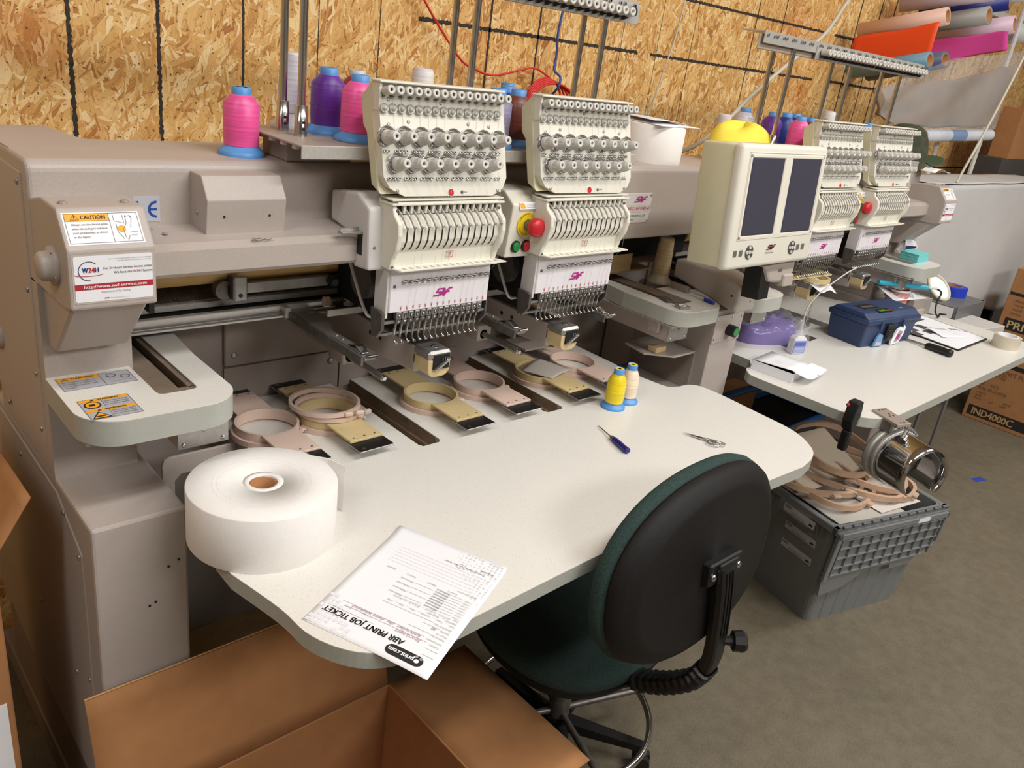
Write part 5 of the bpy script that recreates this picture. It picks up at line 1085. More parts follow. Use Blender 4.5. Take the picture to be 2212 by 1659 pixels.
for i in range(8):
    for j in range(8):
        if i + j < 9 and rp_.random() < 0.8: pq(Wp - 0.01 - j * 0.011, 0.004 + i * 0.011, Wp - 0.002 - j * 0.011, 0.012 + i * 0.011, mat('pattern_pale', (226, 225, 230), 0.7), 0.0006)
b.build('print', tk)

# ---------------------------------------------------------------- small tools
t = thing('seam_ripper', 'small screwdriver with a blue handle lying on the near table', 'screwdriver', (0.7, -0.21, TT), absolute=True)
p0, p1 = V(0.724, -0.138, TT + 0.004), V(0.672, -0.286, TT + 0.0095); d = (p1 - p0)
b = MB(); b.cyl(p0, p0 + d * 0.45, 0.0012, dsteel, r1=0.0018, n=8); b.build('blade', t)
b = MB(); b.lathe([(0.003, 0), (0.006, 0.008), (0.0075, 0.022)], p0 + d * 0.44, mat('grey_grip', (96, 96, 100), 0.5), axis=d, n=14); b.build('collar', t)
b = MB(); b.lathe([(0.0078, 0), (0.0085, 0.02), (0.0078, 0.05), (0.0088, 0.066), (0.0088, 0.070), (0.006, 0.073)], p0 + d * 0.575, mat('blue_handle', (36, 34, 110), 0.35), axis=d, n=16); b.build('handle', t)
t.name = 'screwdriver'
t = thing('scissors', 'chrome thread snips lying open on the near table', 'scissors', (0.94, -0.34, TT), absolute=True)
p0, p1 = V(0.922, -0.287, TT + 0.003), V(0.967, -0.409, TT + 0.004); d = (p1 - p0).normalized(); s = V(-d.y, d.x, 0)
for k, sg in enumerate((1, -1)):
    b = MB(); L_ = 0.058
    q0 = p0 + s * (0.004 * sg); m_ = p0 + d * L_
    b.add([q0, m_ + s * 0.006 * sg, m_ - s * 0.002 * sg, q0 + V(0, 0, 0.0008), m_ + s * 0.006 * sg + V(0, 0, 0.003), m_ - s * 0.002 * sg + V(0, 0, 0.003)], [(0, 1, 2), (3, 5, 4), (0, 3, 4, 1), (1, 4, 5, 2), (2, 5, 3, 0)], chrome)
    e = p0 + d * 0.122 + s * (0.007 * sg); b.tube([m_ + V(0, 0, 0.0015), p0 + d * 0.09 + s * 0.007 * sg + V(0, 0, 0.002), e + V(0, 0, 0.002)], 0.0034 if sg > 0 else 0.0026, chrome, smooth_pts=4); b.build('blade', t)
b = MB(); c = p0 + d * 0.092 - s * 0.014; b.tube([c + d * (0.017 * math.cos(a)) + s * (0.012 * math.sin(a)) + V(0, 0, 0.002) for a in [k * PI / 12 for k in range(24)]], 0.0022, chrome, closed=True); b.build('finger_ring', t)
b = MB(); b.lathe([(0.0042, 0), (0.0042, 0.002)], p0 + d * 0.062 + V(0, 0, 0.003), steel, n=14); b.build('pivot_screw', t)
b = MB(); b.tube([V(0.40, 0.15, TT + 0.001), V(0.42, 0.18, TT + 0.004), V(0.45, 0.185, TT + 0.003), V(0.47, 0.17, TT + 0.001)], 0.0004, blackp, n=4, smooth_pts=6); single(b, 'thread_end', 'short loose dark thread lying inside the tan hoop', 'thread')
# bits on the bed plate left of the column
ZB = 1.0602
b = MB(); b.box(1.20, 1.255, 0.0, 0.028, ZB, ZB + 0.008, dsteel, bev=0.001, M=Matrix.Translation((1.22, 0.06, 0)) @ Matrix.Rotation(1.25, 4, 'Z') @ Matrix.Translation((-1.22, -0.01, 0))); single(b, 'metal_bar', 'small dark metal bar on the bed plate near the beige cone', 'metal bar')
t = thing('dial_gauge', 'small square gauge with a white dial on the bed plate', 'gauge', (1.205, -0.005, ZB)); t.rotation_euler = (0, 0, -0.3)
b = MB(); b.box(-0.018, 0.022, -0.018, 0.016, 0, 0.008, steel, bev=0.001); b.build('body', t); b = MB(); b.lathe([(0.013, 0), (0.013, 0.001)], (0.002, 0, 0.008), white, n=20); b.box(0.001, 0.003, -0.008, 0.0, 0.009, 0.0095, blackp); b.tube([V(0.002 + 0.009 * math.cos(a), 0.009 * math.sin(a), 0.0094) for a in [k * 0.3 - 2.6 for k in range(8)]], 0.0006, redp, n=4); b.build('dial', t)
t = thing('ballpoint_pen', 'clear pen with a blue cap beside the control column', 'pen', (1.34, 0.03, ZB))
p0, p1 = V(0.025, 0.045, 0.006), V(0.012, -0.055, 0.006); d = p1 - p0
b = MB(); b.cyl(p0, p0 + d * 0.62, 0.0045, clearp, n=10); b.build('barrel', t); b = MB(); b.cyl(p0 + d * 0.6, p1, 0.0058, mat('blue_cap', (24, 60, 190), 0.3), n=12); b.build('cap', t)
b = MB(); b.box(1.37, 1.39, 0.10, 0.17, ZB + 0.0, ZB + 0.02, taupe_d, bev=0.002); single(b, 'metal_block', 'flat grey metal block at the foot of the beige cone', 'metal block')
# ---------------------------------------------------------------- drafting chair in front
t = CH = thing('swivel_chair', 'black and dark green swivel chair with an oval back, pushed to the table', 'chair', (0.62, -0.27, FLOOR), absolute=True)
hx, hy = 0.62, -0.27
def sup(t_, e=2.25): c, s = math.cos(t_), math.sin(t_); return math.copysign(abs(c) ** (2 / e), c), math.copysign(abs(s) ** (2 / e), s)
bc = V(0.512, -0.672, 0.750); az, ti, ba, bb_ = 0.035, 0.09, 0.313, 0.224
wv = V(math.cos(az), math.sin(az), 0); nv = V(-math.sin(az), math.cos(az), 0); uv = V(0, 0, 1) * math.cos(ti) + nv * math.sin(ti); fn = uv.cross(wv) * -1  # towards the table
if fn.y < 0: fn = -fn
def dome(rings, mt, b, n=72):
    vs = []; fs = []
    for (k, off) in rings:
        for i in range(n):
            x, z = sup(2 * PI * i / n); z2 = z * (1.0 if z > 0 else 1.0)
            vs.append(bc + wv * (x * ba * k) + uv * (z2 * bb_ * k) + fn * (off + 0.014 * (x * k) ** 2))
    for j in range(len(rings) - 1):
        for i in range(n): fs.append((j * n + i, j * n + (i + 1) % n, (j + 1) * n + (i + 1) % n, (j + 1) * n + i))
    fs.append(tuple(range(n))); fs.append(tuple(range((len(rings) - 1) * n, len(rings) * n))); b.add(vs, fs, mt, True)
b = MB(); dome([(0.02, -0.022), (0.80, -0.020), (0.83, -0.019), (0.86, -0.016), (0.93, -0.006), (0.975, 0.004), (1.0, 0.018), (0.99, 0.028)], chairb, b); b.build('back_shell', t, label='black plastic rear shell of the back')
b = MB(); dome([(0.985, 0.024), (1.015, 0.030), (1.03, 0.045), (1.015, 0.06), (0.95, 0.07), (0.7, 0.074), (0.02, 0.072)], chairg, b); b.build('back_cushion', t, label='dark green fabric back cushion')
# seat
sx, sy, sz = 0.60, -0.27, 0.30
def seat_ring(rings, mt, b, n=64, a=0.27, c=0.255):
    vs = []; fs = []
    for (k, z) in rings:
        for i in range(n): x, y = sup(2 * PI * i / n, 2.4); vs.append(V(sx + x * a * k, sy + y * c * k, sz + z))
    for j in range(len(rings) - 1):
        for i in range(n): fs.append((j * n + i, j * n + (i + 1) % n, (j + 1) * n + (i + 1) % n, (j + 1) * n + i))
    fs.append(tuple(range(n))); fs.append(tuple(range((len(rings) - 1) * n, len(rings) * n))); b.add(vs, fs, mt, True)
b = MB(); seat_ring([(0.7, -0.075), (0.93, -0.068), (0.985, -0.045), (1.0, -0.035), (0.98, -0.03)], chairb, b); b.build('seat_pan', t)
b = MB(); seat_ring([(0.98, -0.032), (1.01, -0.02), (1.0, -0.002), (0.94, 0.010), (0.7, 0.012), (0.02, 0.006)], chairg, b); b.build('seat_cushion', t, label='dark green fabric seat cushion')
# back stem with bellows
path = spline([V(0.515, -0.712, 0.77), V(0.525, -0.72, 0.70), V(0.54, -0.725, 0.60), V(0.55, -0.725, 0.50), V(0.555, -0.70, 0.425), V(0.57, -0.63, 0.345), V(0.58, -0.55, 0.285), V(0.59, -0.45, 0.24), V(0.60, -0.35, 0.232)], 6)
b = MB(); vs = []; fs = []; up = V(0, 0, 1); prev = None; n = 12
S1 = path[:22]
for i, p in enumerate(S1):
    d = (path[min(i + 1, len(path) - 1)] - path[max(i - 1, 0)]).normalized(); sd = V(1, 0.05, 0).normalized(); ff = sd.cross(d).normalized()
    for k in range(n):
        x, y = sup(2 * PI * k / n, 4); vs.append(p + sd * (0.027 * x) + ff * (0.017 * y))
for i in range(len(S1) - 1):
    for k in range(n): fs.append((i * n + k, i * n + (k + 1) % n, (i + 1) * n + (k + 1) % n, (i + 1) * n + k))
fs.append(tuple(range(n))); b.add(vs, fs, black, False)
for sx_ in (-0.012, 0.0, 0.012): b.tube([p + V(sx_, -0.018, 0) for p in S1[1:14]], 0.002, black, n=5)
b.build('back_stem', t)
b = MB(); S2 = spline(path[20:44:4], 10); vs = []; fs = []
for i, p in enumerate(S2):
    d = (S2[min(i + 1, len(S2) - 1)] - S2[max(i - 1, 0)]).normalized(); sd = V(1, 0.05, 0).normalized(); ff = sd.cross(d).normalized(); k_ = 1.18 if (i // 2) % 2 else 0.98
    for k in range(n): x, y = sup(2 * PI * k / n, 3.5); vs.append(p + sd * (0.030 * x * k_) + ff * (0.021 * y * k_))
for i in range(len(S2) - 1):
    for k in range(n): fs.append((i * n + k, i * n + (k + 1) % n, (i + 1) * n + (k + 1) % n, (i + 1) * n + k))
b.add(vs, fs, black); b.build('bellows_cover', t)
b = MB(); m_ = Matrix.Translation(V(0.525, -0.70, 0.755)) @ Matrix.Rotation(-ti, 4, 'X'); b.box(-0.062, 0.062, -0.014, 0.012, -0.028, 0.028, black, bev=0.004, M=m_); b.box(-0.035, 0.035, -0.022, -0.01, -0.024, 0.024, black, bev=0.003, M=m_); brk = b.build('back_bracket', t)
b = MB()
for x in (-0.048, 0.048): screw(b, m_ @ V(x, -0.0145, -0.004), (0, -1, 0.1), 0.009)
b.build('bolts', brk)
b = MB(); c = V(0.565, -0.735, 0.555); b.lathe([(0.010, 0), (0.012, 0.02), (0.024, 0.022), (0.026, 0.045), (0.022, 0.052), (0.0001, 0.053)], c, black, axis=(0.75, -0.66, 0.05), n=9, smooth=False); b.build('adjusting_knob', t)
# column, star base, castors, foot ring
b = MB(); b.cyl((hx, hy, 0.02), (hx, hy, 0.235), 0.022, black); b.cyl((hx, hy, -0.11), (hx, hy, 0.08), 0.033, dsteel); b.cyl((hx, hy, -0.14), (hx, hy, -0.075), 0.042, chairb); b.box(hx - 0.09, hx + 0.09, hy - 0.1, hy + 0.09, 0.20, 0.228, black, bev=0.006); b.build('gas_column', t)
for k in range(5):
    a = -0.95 + k * 2 * PI / 5; d = V(math.cos(a), math.sin(a), 0); e = V(hx, hy, 0) + d * 0.27
    b = MB(); s = V(-d.y, d.x, 0); p0 = V(hx, hy, -0.105) + d * 0.02; p1 = V(e.x, e.y, -0.125)
    b.add([p0 + s * 0.022 + V(0, 0, .018), p0 - s * 0.022 + V(0, 0, .018), p1 - s * 0.014 + V(0, 0, .012), p1 + s * 0.014 + V(0, 0, .012), p0 + s * 0.022 - V(0, 0, .018), p0 - s * 0.022 - V(0, 0, .018), p1 - s * 0.014 - V(0, 0, .008), p1 + s * 0.014 - V(0, 0, .008)], [(0, 1, 2, 3), (4, 7, 6, 5), (0, 4, 5, 1), (1, 5, 6, 2), (2, 6, 7, 3), (3, 7, 4, 0)], chairb); lg = b.build('leg', t)
    b = MB()
    for sg in (-1, 1): b.cyl(V(e.x, e.y, -0.172) + s * (0.006 * sg), V(e.x, e.y, -0.172) + s * (0.024 * sg), 0.028, black, n=20)
    b.cyl((e.x, e.y, -0.17), (e.x, e.y, -0.12), 0.007, steel, n=8); b.box(e.x - 0.02, e.x + 0.02, e.y - 0.016, e.y + 0.016, -0.155, -0.138, black, bev=0.004); b.build('castor', lg)
b = MB(); b.tube([V(hx + 0.275 * math.cos(a), hy + 0.275 * math.sin(a), -0.055) for a in [k * PI / 32 for k in range(64)]], 0.0105, chrome, closed=True, n=10)
for k in range(4):
    a = -0.35 + k * PI / 2; b.cyl((hx + 0.03 * math.cos(a), hy + 0.03 * math.sin(a), -0.06), (hx + 0.268 * math.cos(a), hy + 0.268 * math.sin(a), -0.055), 0.010, dsteel, n=10)
b.build('foot_ring', t)
# ---------------------------------------------------------------- grey tote with hoops
TR = math.radians(-15.1)
t = TO = thing('storage_tote', 'grey attached-lid plastic tote full of wooden-coloured hoops', 'storage tote', (2.196, -0.331, FLOOR), TR)
bx_, by_, tx_, ty_, hh = 0.262, 0.177, 0.305, 0.208, 0.475
def lvl(z, k=0.0): f = z / hh; return bx_ + (tx_ - bx_) * f - k, by_ + (ty_ - by_) * f - k
b = MB()
def shell(z0, z1, k0, mt):
    x0, y0 = lvl(z0, k0); x1, y1 = lvl(z1, k0); A = rrect(-x0, x0, -y0, y0, 0.03, 4); B_ = rrect(-x1, x1, -y1, y1, 0.03, 4); n = len(A)
    return [V(p[0], p[1], z0) for p in A], [V(p[0], p[1], z1) for p in B_], n
A, B_, n = shell(0, hh, 0, totem); Ai, Bi, n = shell(0.012, hh, 0.008, totem)
b.add(A + B_ + Ai + Bi, [(i, (i + 1) % n, n + (i + 1) % n, n + i) for i in range(n)] + [(2 * n + i, 3 * n + i, 3 * n + (i + 1) % n, 2 * n + (i + 1) % n) for i in range(n)] + [(n + i, n + (i + 1) % n, 3 * n + (i + 1) % n, 3 * n + i) for i in range(n)] + [tuple(range(n))[::-1], tuple(range(2 * n, 3 * n))], totem)
for s in (-1, 1):   # ribs on the long and short sides
    for k in range(7):
        x = -0.2 + k * 0.067; x2 = x * tx_ / bx_
        b.add([V(x, s * by_, 0.01), V(x + 0.006, s * (by_ + 0.004), 0.01), V(x + 0.012, s * by_, 0.01), V(x2, s * lvl(0.4)[1], 0.4), V(x2 + 0.006, s * (lvl(0.4)[1] + 0.004), 0.4), V(x2 + 0.012, s * lvl(0.4)[1], 0.4)], [(0, 1, 4, 3), (1, 2, 5, 4), (0, 2, 1), (3, 4, 5)], totem)
body = b.build('body', t)
b = MB(); x1, y1 = lvl(hh); 
for (a, c, d, e) in ((-x1 - 0.018, x1 + 0.018, -y1 - 0.018, -y1 + 0.006), (-x1 - 0.018, x1 + 0.018, y1 - 0.006, y1 + 0.018), (-x1 - 0.018, -x1 + 0.006, -y1 - 0.018, y1 + 0.018), (x1 - 0.006, x1 + 0.018, -y1 - 0.018, y1 + 0.018)): b.box(a, c, d, e, hh - 0.028, hh + 0.002, totem, bev=0.003)
b.box(-x1 - 0.020, -x1 + 0.0, -0.10, 0.06, hh - 0.075, hh - 0.02, totem, bev=0.004)
for k in range(3):
    for dy in (0.0, 0.025): yy = -0.16 + k * 0.13; b.prism([(-x1 - 0.018, hh - 0.028), (-x1 - 0.002, hh - 0.028), (-x1 + 0.002, hh - 0.09)], 'y', yy + dy, yy + dy + 0.004, totem)
b.build('rim', t)
# hanging lid half with rib grid, hinge along the top
def lid(s, lab):
    b = MB(); W0, W1, L_ = -x1 - 0.012, x1 + 0.016, 0.26
    y0 = s * (y1 + 0.02); Mx = Matrix.Translation((0, y0, hh - 0.012)) @ Matrix.Rotation(-s * 0.06, 4, 'X')
    P_ = [(W0, 0), (W1, 0), (W1 - 0.004, -0.15), (W1 - 0.03, -0.19), (W1 - 0.085, -0.20), (W1 - 0.115, -0.245), (W1 - 0.235, -0.25), (W1 - 0.245, -0.225), (W1 - 0.40, -0.215), (W1 - 0.425, -0.245), (W1 - 0.50, -0.285), (W0 + 0.02, -0.30), (W0 + 0.004, -0.22)]
    y_a, y_b = (-0.004, 0.002)
    b.prism(P_, 'y', y_a, y_b, totem, bev=0.0, M=Mx)
    zs = [-0.035, -0.075, -0.12, -0.165, -0.20]
    fr_y = sorted((s * 0.004, s * 0.014))
    for k, z in enumerate(zs): b.box(W0 + 0.03, W1 - 0.02 - (0.05 if k > 3 else 0) , fr_y[0], fr_y[1], z - 0.0015, z + 0.0015, totem, M=Mx)
    for k in range(11): x = W0 + 0.03 + k * 0.057; b.box(x - 0.0015, x + 0.0015, fr_y[0], fr_y[1], -0.2, -0.035, totem, M=Mx)
    b.box(W0, W0 + 0.022, fr_y[0], fr_y[1], -0.22, -0.004, totem, bev=0.002, M=Mx); b.box(W0, W1, fr_y[0], fr_y[1], -0.030, -0.004, totem, bev=0.002, M=Mx)
    b.box(W1 - 0.012, W1, fr_y[0], fr_y[1], -0.15, -0.004, totem, bev=0.002, M=Mx)
    l_ = b.build('lid_half', t)
    b = MB()
    for k in range(12): b.cyl((W0 + 0.02 + k * 0.052, y0, hh + 0.006), (W0 + 0.06 + k * 0.052, y0, hh + 0.006), 0.006, toted, n=8)
    b.build('hinge', l_)
    return l_, Mx
ll, Mx = lid(-1, '')
b = MB(); b.quad([Mx @ V(0.13, -0.0145, -0.026), Mx @ V(0.20, -0.0145, -0.026), Mx @ V(0.20, -0.0145, -0.004), Mx @ V(0.13, -0.0145, -0.004)], white); b.build('blank_label', ll)
for k, (yy, zz) in enumerate(((-0.055, 0.43), (-0.06, 0.345), (-0.06, 0.262))):
    b = MB(); X = lambda z: (-(x1 + 0.0202)) if k == 0 else -(lvl(z)[0]) - 0.001
    def sq(y0, y1, z0, z1, mt, l): b.quad([V(X(z0) - l, y1, z0), V(X(z0) - l, y0, z0), V(X(z1) - l, y0, z1), V(X(z1) - l, y1, z1)], mt)
    sq(yy - 0.075, yy + 0.085, zz - 0.017, zz + 0.017, mat('tote_sticker', (190, 190, 190), 0.4), 0.0006)
    for q_ in range(9): sq(yy + 0.078 - q_ * 0.0035, yy + 0.0795 - q_ * 0.0035, zz + 0.002, zz + 0.013, blackp, 0.0012)
    for q_ in range(3): sq(yy - 0.03, yy + 0.045, zz - 0.006 - q_ * 0.004, zz - 0.0048 - q_ * 0.004, greyp, 0.0012)
    sq(yy - 0.066, yy - 0.048, zz - 0.010, zz - 0.001, blackp, 0.0012)
    b.build('side_sticker', body)
Rt = Matrix.Translation((2.196, -0.331, FLOOR)) @ Matrix.Rotation(TR, 4, 'Z')
def flatcard(x0, x1_, y0_, y1_, z, rot, mt, label):
    b = MB(); b.box(x0, x1_, y0_, y1_, 0, 0.002, mt); o = single(b, 'backing_sheet', label, 'backing sheet', group='sheets in the tote')
    o.location = Rt @ V(0, 0, z); o.rotation_euler = (rot[0], rot[1], TR + rot[2]); return o
flatcard(-0.28, 0.10, -0.195, 0.02, 0.468, (0, 0.02, 0.0), mat('grey_card', (186, 180, 172), 0.85), 'grey card in the tote, in front')
flatcard(-0.27, 0.26, -0.03, 0.185, 0.466, (0.0, 0.0, 0.05), mat('grey_card', (186, 180, 172), 0.85), 'grey card in the tote, at the back')
flatcard(-0.05, 0.22, -0.18, -0.03, 0.474, (0, 0.02, 0.1), mat('white_card', (214, 208, 200), 0.8), 'paler card in the tote under the hoops')
flatcard(-0.26, 0.14, 0.04, 0.30, 0.48, (0.42, 0.0, 0.12), mat('tan_card', (206, 190, 170), 0.85), 'tan card leaning out of the back of the tote')
woodp = mat('wood_colour_hoop', (196, 164, 138), 0.5, noise=0.08, scale=20)
def big_hoop(loc, ax_, ay_, rot, label):
    b = MB(); N = 72; prof = [(-0.007, -0.011), (0.007, -0.011), (0.007, 0.011), (-0.007, 0.011)]; vs = []; fs = []
    for i in range(N):
        a = 2 * PI * i / N; e = 2.6; c, s = math.cos(a), math.sin(a); x = math.copysign(abs(c) ** (2 / e), c); y = math.copysign(abs(s) ** (2 / e), s)
        for (p, z) in prof: vs.append(V(x * (ax_ + p), y * (ay_ + p), z))
    for i in range(N):
        for k in range(4): j = (i + 1) % N; fs.append((i * 4 + k, i * 4 + (k + 1) % 4, j * 4 + (k + 1) % 4, j * 4 + k))
    b.add(vs, fs, woodp); b.box(-0.02, 0.02, -ay_ - 0.022, -ay_ - 0.002, -0.007, 0.007, woodp, bev=0.003); b.cyl((-0.028, -ay_ - 0.013, 0), (0.028, -ay_ - 0.013, 0), 0.003, steel, n=8)
    o = single(b, 'hoop_ring', label, 'hoop ring', group='large hoops in the tote'); o.location = Rt @ Vector(loc); o.rotation_euler = (rot[0], rot[1], TR + rot[2]); return o
HB = 'large pinkish-brown hoop in the tote, '
big_hoop((-0.10, 0.02, 0.505), 0.20, 0.15, (0.10, 0.06, 0.35), HB + 'its near end over the front left rim')
big_hoop((-0.16, 0.06, 0.53), 0.20, 0.13, (0.12, 0.10, -0.15), HB + 'nearest the white table')
big_hoop((0.02, 0.06, 0.52), 0.23, 0.16, (0.02, 0.08, -0.75), HB + 'lying diagonally towards the chrome cap frame')
big_hoop((0.05, 0.08, 0.545), 0.23, 0.155, (0.0, 0.10, -0.82), HB + 'second of the diagonal pair, on top')
big_hoop((0.0, 0.12, 0.60), 0.22, 0.16, (0.25, 0.1, 0.2), HB + 'raised at the back, under the black clamp')
big_hoop((0.17, -0.05, 0.50), 0.10, 0.09, (0.05, -0.05, 0.4), 'smaller hoop in the tote just below the cap frame')

# ---------------------------------------------------------------- cap frame clamped on the far table's edge
CF = thing('cap_frame', 'chrome cap frame drum with a red lever, clamped to the far table edge', 'cap frame', (1.70, -0.60, TT), absolute=True)
c0 = V(1.715, -0.568, 0.682); ax = V(-0.072, -0.164, 0.006); L_ = ax.length; ax.normalize(); fr = frame(ax)
def ringp(r, h, a): return c0 + fr[0] * (r * math.cos(a)) + fr[1] * (r * math.sin(a)) + ax * h
b = MB(); b.lathe([(0.086, -0.004), (0.093, -0.002), (0.0945, 0.004), (0.0945, 0.020), (0.0925, 0.021), (0.0925, 0.032), (0.0945, 0.034), (0.094, 0.046), (0.0915, 0.048), (0.088, 0.048), (0.088, 0.0), (0.086, -0.004)], c0, mat('satin_steel', (196, 194, 190), 0.4, 0.6), axis=ax, n=72, caps=False); b.build('back_ring', CF)
b = MB(); dn = Vector((fr[0].dot(V(0, 0, -1)), fr[1].dot(V(0, 0, -1)))); am = math.atan2(dn.y, dn.x) 
g0 = am + 0.75; g1 = am + 2 * PI - 0.35
b.grid(lambda s, q_: ringp(0.0912 - 0.0065 * q_, 0.03 + q_ * (L_ - 0.03), g0 + s * (g1 - g0)), 80, 4, mat('mirror_steel', (190, 190, 192), 0.1, 1.0), thick=0.0006); b.build('chrome_drum', CF)
b = MB(); 
for k in range(7):
    a = am + 2.3 + k * 0.13; p = ringp(0.099, 0.022, a); b.lathe([(0.006, -0.006), (0.006, 0.006), (0.002, 0.010)], p, chrome, axis=p - c0 - ax * 0.02, n=10); q2 = ringp(0.104, 0.03, a); b.box(q2.x - 0.005, q2.x + 0.005, q2.y - 0.004, q2.y + 0.004, q2.z - 0.004, q2.z + 0.004, steel, bev=0.001)
b.build('clamp_hardware', CF)
b = MB(); p = ringp(0.100, 0.02, am + 1.75 + PI * 0); 
p = V(1.655, -0.60, 0.705); b.tube([p, p + V(-0.012, -0.004, -0.012), p + V(-0.018, -0.006, -0.026)], 0.0085, red, n=12, smooth_pts=4); b.lathe([(0.0085, 0), (0.006, 0.005), (0.0001, 0.007)], p + V(-0.018, -0.006, -0.026), red, axis=V(-0.1, -0.05, -1), n=12); b.build('red_lever', CF)
b = MB(); m_ = Matrix.Translation(V(1.69, -0.558, 0.80)) @ Matrix.Rotation(0.0, 4, 'Z'); pl = [(1.682, -0.495), (1.747, -0.514), (1.697, -0.622), (1.635, -0.604)]
b.prism([(p[0], p[1]) for p in pl], 'z', 0.802, 0.812, mat('plate_steel', (170, 156, 146), 0.4, 0.3), bev=0.002)
for x, y in ((1.70, -0.512), (1.715, -0.516), (1.73, -0.519), (1.70, -0.545), (1.685, -0.555), (1.70, -0.56), (1.665, -0.6), (1.68, -0.605)): b.cyl((x, y, 0.812), (x, y, 0.8125), 0.0035, black, n=8)
b.box(1.66, 1.71, -0.58, -0.53, 0.765, 0.802, steel, bev=0.003); b.build('mounting_plate', CF)
b = MB(); p = ringp(0.094, 0.10, am + 3.7)
for k in range(3): b.cyl(p + V(0.004, 0.004 * k, 0.006 * k), p + V(0.02, 0.004 * k, 0.018 * k), 0.007, chrome, n=10)
b.build('wing_screw', CF)
CL = thing('spring_clamp', 'black clamp with a red button gripping the far table edge', 'clamp', (1.56, -0.488, 0.80), absolute=True)
b = MB(); b.prism([(1.535, 0.865), (1.575, 0.865), (1.582, 0.835), (1.585, 0.805), (1.575, 0.80), (1.572, 0.765), (1.54, 0.765), (1.528, 0.80), (1.532, 0.84)], 'y', -0.505, -0.47, black, bev=0.005); b.build('jaw', CL)
b = MB(); b.prism([(1.538, 0.765), (1.568, 0.765), (1.566, 0.745), (1.57, 0.70), (1.56, 0.69), (1.545, 0.69), (1.538, 0.70)], 'y', -0.502, -0.475, mat('black_rubber', (26, 24, 26), 0.35), bev=0.006); b.build('handle', CL)
b = MB(); b.lathe([(0.006, 0), (0.006, 0.004), (0.003, 0.006)], (1.535, -0.474, 0.85), red, axis=(-1, 0, 0), n=14); b.build('button', CL)

# ---------------------------------------------------------------- things on the far table
TB = thing('tool_box', 'navy blue plastic tool box with a black latch and stickers', 'tool box', (2.322, -0.147, TT), math.atan2(-0.05, 0.35))
W_, D_, H_ = 0.365, 0.168, 0.105
b = MB(); 
def taper(b, x0, x1, y0, y1, z0, z1, k, mt, bev=0.004):
    bm = bmesh.new(); bmesh.ops.create_cube(bm, size=1)
    for v in bm.verts:
        f = v.co.z + 0.5; e = k * (1 - f)
        v.co = V((x0 + e) if v.co.x < 0 else (x1 - e), (y0 + e) if v.co.y < 0 else (y1 - e), z0 if v.co.z < 0 else z1)
    bmesh.ops.bevel(bm, geom=bm.edges[:], offset=bev, segments=2, affect='EDGES', profile=0.5); b.bm(bm, mt)
taper(b, -0.006, W_ + 0.006, -0.006, D_ + 0.006, 0, H_, 0.010, navy, 0.007); b.build('body', TB)
b = MB(); b.box(-0.012, W_ + 0.012, -0.014, D_ + 0.012, H_ - 0.004, H_ + 0.018, navy, bev=0.005, seg=2)
b.prism([(-0.010, H_ + 0.016), (0.022, H_ + 0.040), (D_ - 0.02, H_ + 0.040), (D_ + 0.008, H_ + 0.016)], 'x', -0.008, W_ + 0.008, navy, bev=0.006)
b.box(0.05, 0.16, 0.055, 0.11, H_ + 0.0385, H_ + 0.0415, black, bev=0.001)
for x in (0.085, 0.245): b.box(x - 0.006, x + 0.006, -0.020, -0.010, H_ - 0.028, H_ + 0.01, navy, bev=0.002)
ld = b.build('lid', TB)
b = MB(); 
for k in range(6): b.box(0.065 + k * 0.014, 0.074 + k * 0.014, 0.072, 0.092, H_ + 0.0414, H_ + 0.0420, steel)
b.build('tray_insert', ld)
b = MB(); b.box(0.09, 0.19, 0.012, 0.048, H_ + 0.0405, H_ + 0.0412, black); b.text('ZAG', V(0.10, 0.018, H_ + 0.0412), V(1, 0, 0), V(0, 1, 0), 0.018, mat('lime_print', (120, 190, 40), 0.5), 0.05, bold=0.001); b.box(0.155, 0.185, 0.016, 0.03, H_ + 0.0412, H_ + 0.0416, redp); b.text('SPORT', V(0.26, 0.03, H_ + 0.0405), V(1, 0, 0), V(0, 1, 0), 0.008, white, 0.03); b.build('lid_sticker', ld)
b = MB(); b.box(0.135, 0.185, -0.020, -0.008, 0.03, H_ - 0.01, black, bev=0.003); b.box(0.14, 0.18, -0.024, -0.012, 0.035, 0.075, black, bev=0.003); b.build('latch', TB)
b = MB(); b.prism([(0.19, 0.004), (0.245, 0.012), (0.265, 0.045), (0.27, 0.075), (0.255, 0.088), (0.215, 0.07), (0.19, 0.03)], 'y', -0.0185, -0.0100, white); b.prism([(0.205, 0.012), (0.245, 0.022), (0.255, 0.06), (0.225, 0.066)], 'y', -0.0190, -0.0105, greyp); b.prism([(0.215, 0.028), (0.235, 0.028), (0.24, 0.05), (0.22, 0.05)], 'y', -0.0194, -0.011, magenta); b.build('sticker', TB)
b = MB(); b.prism([(0.07, 0.006), (0.13, 0.004), (0.125, 0.05), (0.10, 0.06), (0.085, 0.045)], 'y', -0.0125, -0.005, mat('photo_sticker', (110, 150, 196), 0.3)); b.prism([(0.08, 0.008), (0.125, 0.006), (0.122, 0.02), (0.09, 0.024)], 'y', -0.013, -0.006, mat('photo_sticker_pale', (186, 186, 196), 0.3)); b.build('sticker', TB)
OB = thing('oil_bottle', 'small squeeze bottle with a blue label and a long bent spout tube', 'oil bottle', (1.965, -0.05, TT), -0.35)
b = MB(); b.prism([(-0.030, 0), (0.030, 0), (0.030, 0.062), (0.016, 0.074), (-0.016, 0.074), (-0.030, 0.062)], 'y', -0.017, 0.017, mat('milky_plastic', (222, 224, 230), 0.35), bev=0.004); b.build('bottle_body', OB)
